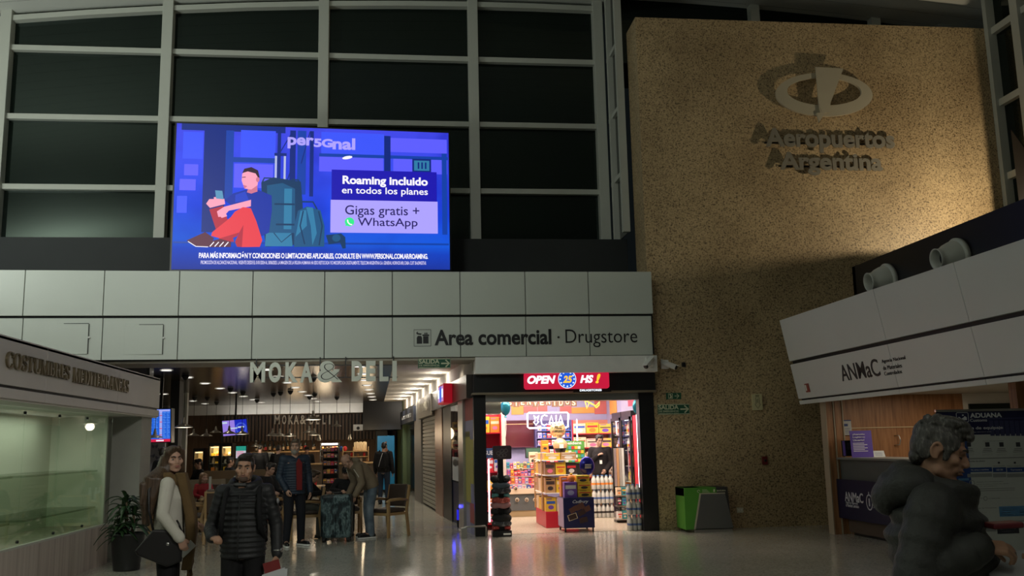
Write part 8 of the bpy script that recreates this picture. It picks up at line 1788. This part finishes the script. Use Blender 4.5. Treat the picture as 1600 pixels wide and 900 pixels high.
for k in range(4): mb = MB(); mb.box(-4.98+.21*k, -4.80+.21*k, 17.6, 17.68, .03, .86); obj('board', mb, M_pine, pl)
mb = MB(); mb.box(-5.0, -4.12, 17.68, 17.74, 0, .8); obj('frame', mb, M_dark, pl)
gd = thing('glass_divider', 'clear glass divider with slim pale posts behind the front table', 'divider', (-3.7, 19.2, 0))
for x in (-4.2, -3.72, -3.25): mb = MB(); mb.box(x-.02, x+.02, 19.18, 19.22, 0, 1.1); obj('post', mb, M_mull, gd)
for x in (-4.18, -3.70): mb = MB(); mb.box(x, x+.43, 19.198, 19.202, .3, 1.05); obj('pane', mb, glass('divider_glass', (.9, .92, .92), .04), gd)
# ------------------------------------------------------------------ suitcase
M_case = ramp_mat('case_shell', [(.36, (.006, .010, .013)), (.46, (.012, .032, .038)), (.53, (.13, .19, .195)), (.60, (.015, .04, .048)), (.72, (.15, .22, .225))], 'noise', 11, .35, detail=9, stretch=(1, 1, .55))
sc_ = thing('suitcase', 'large mottled teal hard suitcase standing between the boys and the bending man', 'suitcase', (-1.13, 16.95, 0), -.08)
mb = MB(); mb.box(-.265, .265, -.16, -.01, .07, .80); obj('front_shell', mb, M_case, sc_, local=True, bevel=.05); mb = MB(); mb.box(-.265, .265, .01, .16, .07, .80); obj('rear_shell', mb, M_case, sc_, local=True, bevel=.05)
mb = MB(); mb.box(-.268, .268, -.014, .014, .085, .79); obj('zip_band', mb, M_blackpaint, sc_, local=True, bevel=.01)
for k in range(5): mb = MB(); mb.tubes([(-.18+.09*k, -.163, .14), (-.18+.09*k, -.166, .74)], .008, 6); obj('rib', mb, M_case, sc_, local=True)
mb = MB(); mb.tubes([(-.09, 0, .795), (-.085, 0, .83), (.085, 0, .83), (.09, 0, .795)], .013, 8); obj('carry_handle', mb, M_blackpaint, sc_, local=True)
for sx in (-1, 1):
    for sy in (-1, 1): mb = MB(); mb.cyl((sx*.21-.022, sy*.1, .034), (sx*.21+.022, sy*.1, .034), .033, n=14); mb.box(sx*.21-.03, sx*.21+.03, sy*.1-.03, sy*.1+.03, .045, .08); obj('wheel', mb, M_blackpaint, sc_, local=True)
# ------------------------------------------------------------------ potted dracaena
pt = thing('potted_dracaena', 'dark green potted dracaena in a black planter beside the left kiosk', 'plant', (-3.78, 13.9, 0))
mb = MB(); mb.lathe([(.17, 0), (.175, .02), (.22, .46), (.235, .47), (.235, .50), (.2, .50), (.19, .46), (0, .46)], (0, 0, 0), 28); obj('planter', mb, mat('planter_black', (.010, .010, .011), .45), pt, local=True)
mb = MB(); mb.lathe([(.19, .461), (0, .475)], (0, 0, 0), 20, caps=False); obj('soil', mb, mat('soil', (.03, .022, .015), .9, bump=.4), pt, local=True)
M_leaf = mat('dracaena_leaf', (.022, .055, .018), .4, 0, .35, 9); rg = random.Random(4)
for si_, (sx, sy, top) in enumerate(((-.03, .02, .98), (.05, -.02, .80), (-.06, -.05, .64))):
    mb = MB(); mb.tubes([(sx, sy, .46), (sx*1.3+.01, sy, (.46+top)/2), (sx*1.5, sy*1.2, top)], [.022, .02, .016], 8); st = obj('stem', mb, mat('stem_bark', (.10, .07, .04), .8), pt, local=True)
    mb = MB()
    for k in range(30 if si_ == 0 else 26):
        an = k*2.4+si_; L = rg.uniform(.26, .40); el = rg.uniform(.15, 1.25); z0 = top-.24*rg.random(); wd = rg.uniform(.026, .040); d = V((cos(an), sin(an), 0)); s_ = V((-sin(an), cos(an), 0)); base = V((sx*1.5, sy*1.2, z0)); ring = []
        for q in range(8):
            t = q/7; out = L*(t*cos(el)+.12*t); zz = L*(sin(el)*t*1.1-(.95)*t*t*(.5+.5*cos(el))); w_ = wd*sin(pi*min(1, .12+t*.88))**.7+.001
            c = base+d*out+V((0, 0, zz)); ring.append([c-s_*w_+V((0, 0, .004)), c+V((0, 0, -.006)), c+s_*w_+V((0, 0, .004)), c+V((0, 0, -.009))])
        mb.loft(ring, 0, True, True)
    obj('leaves', mb, M_leaf, pt, local=True)
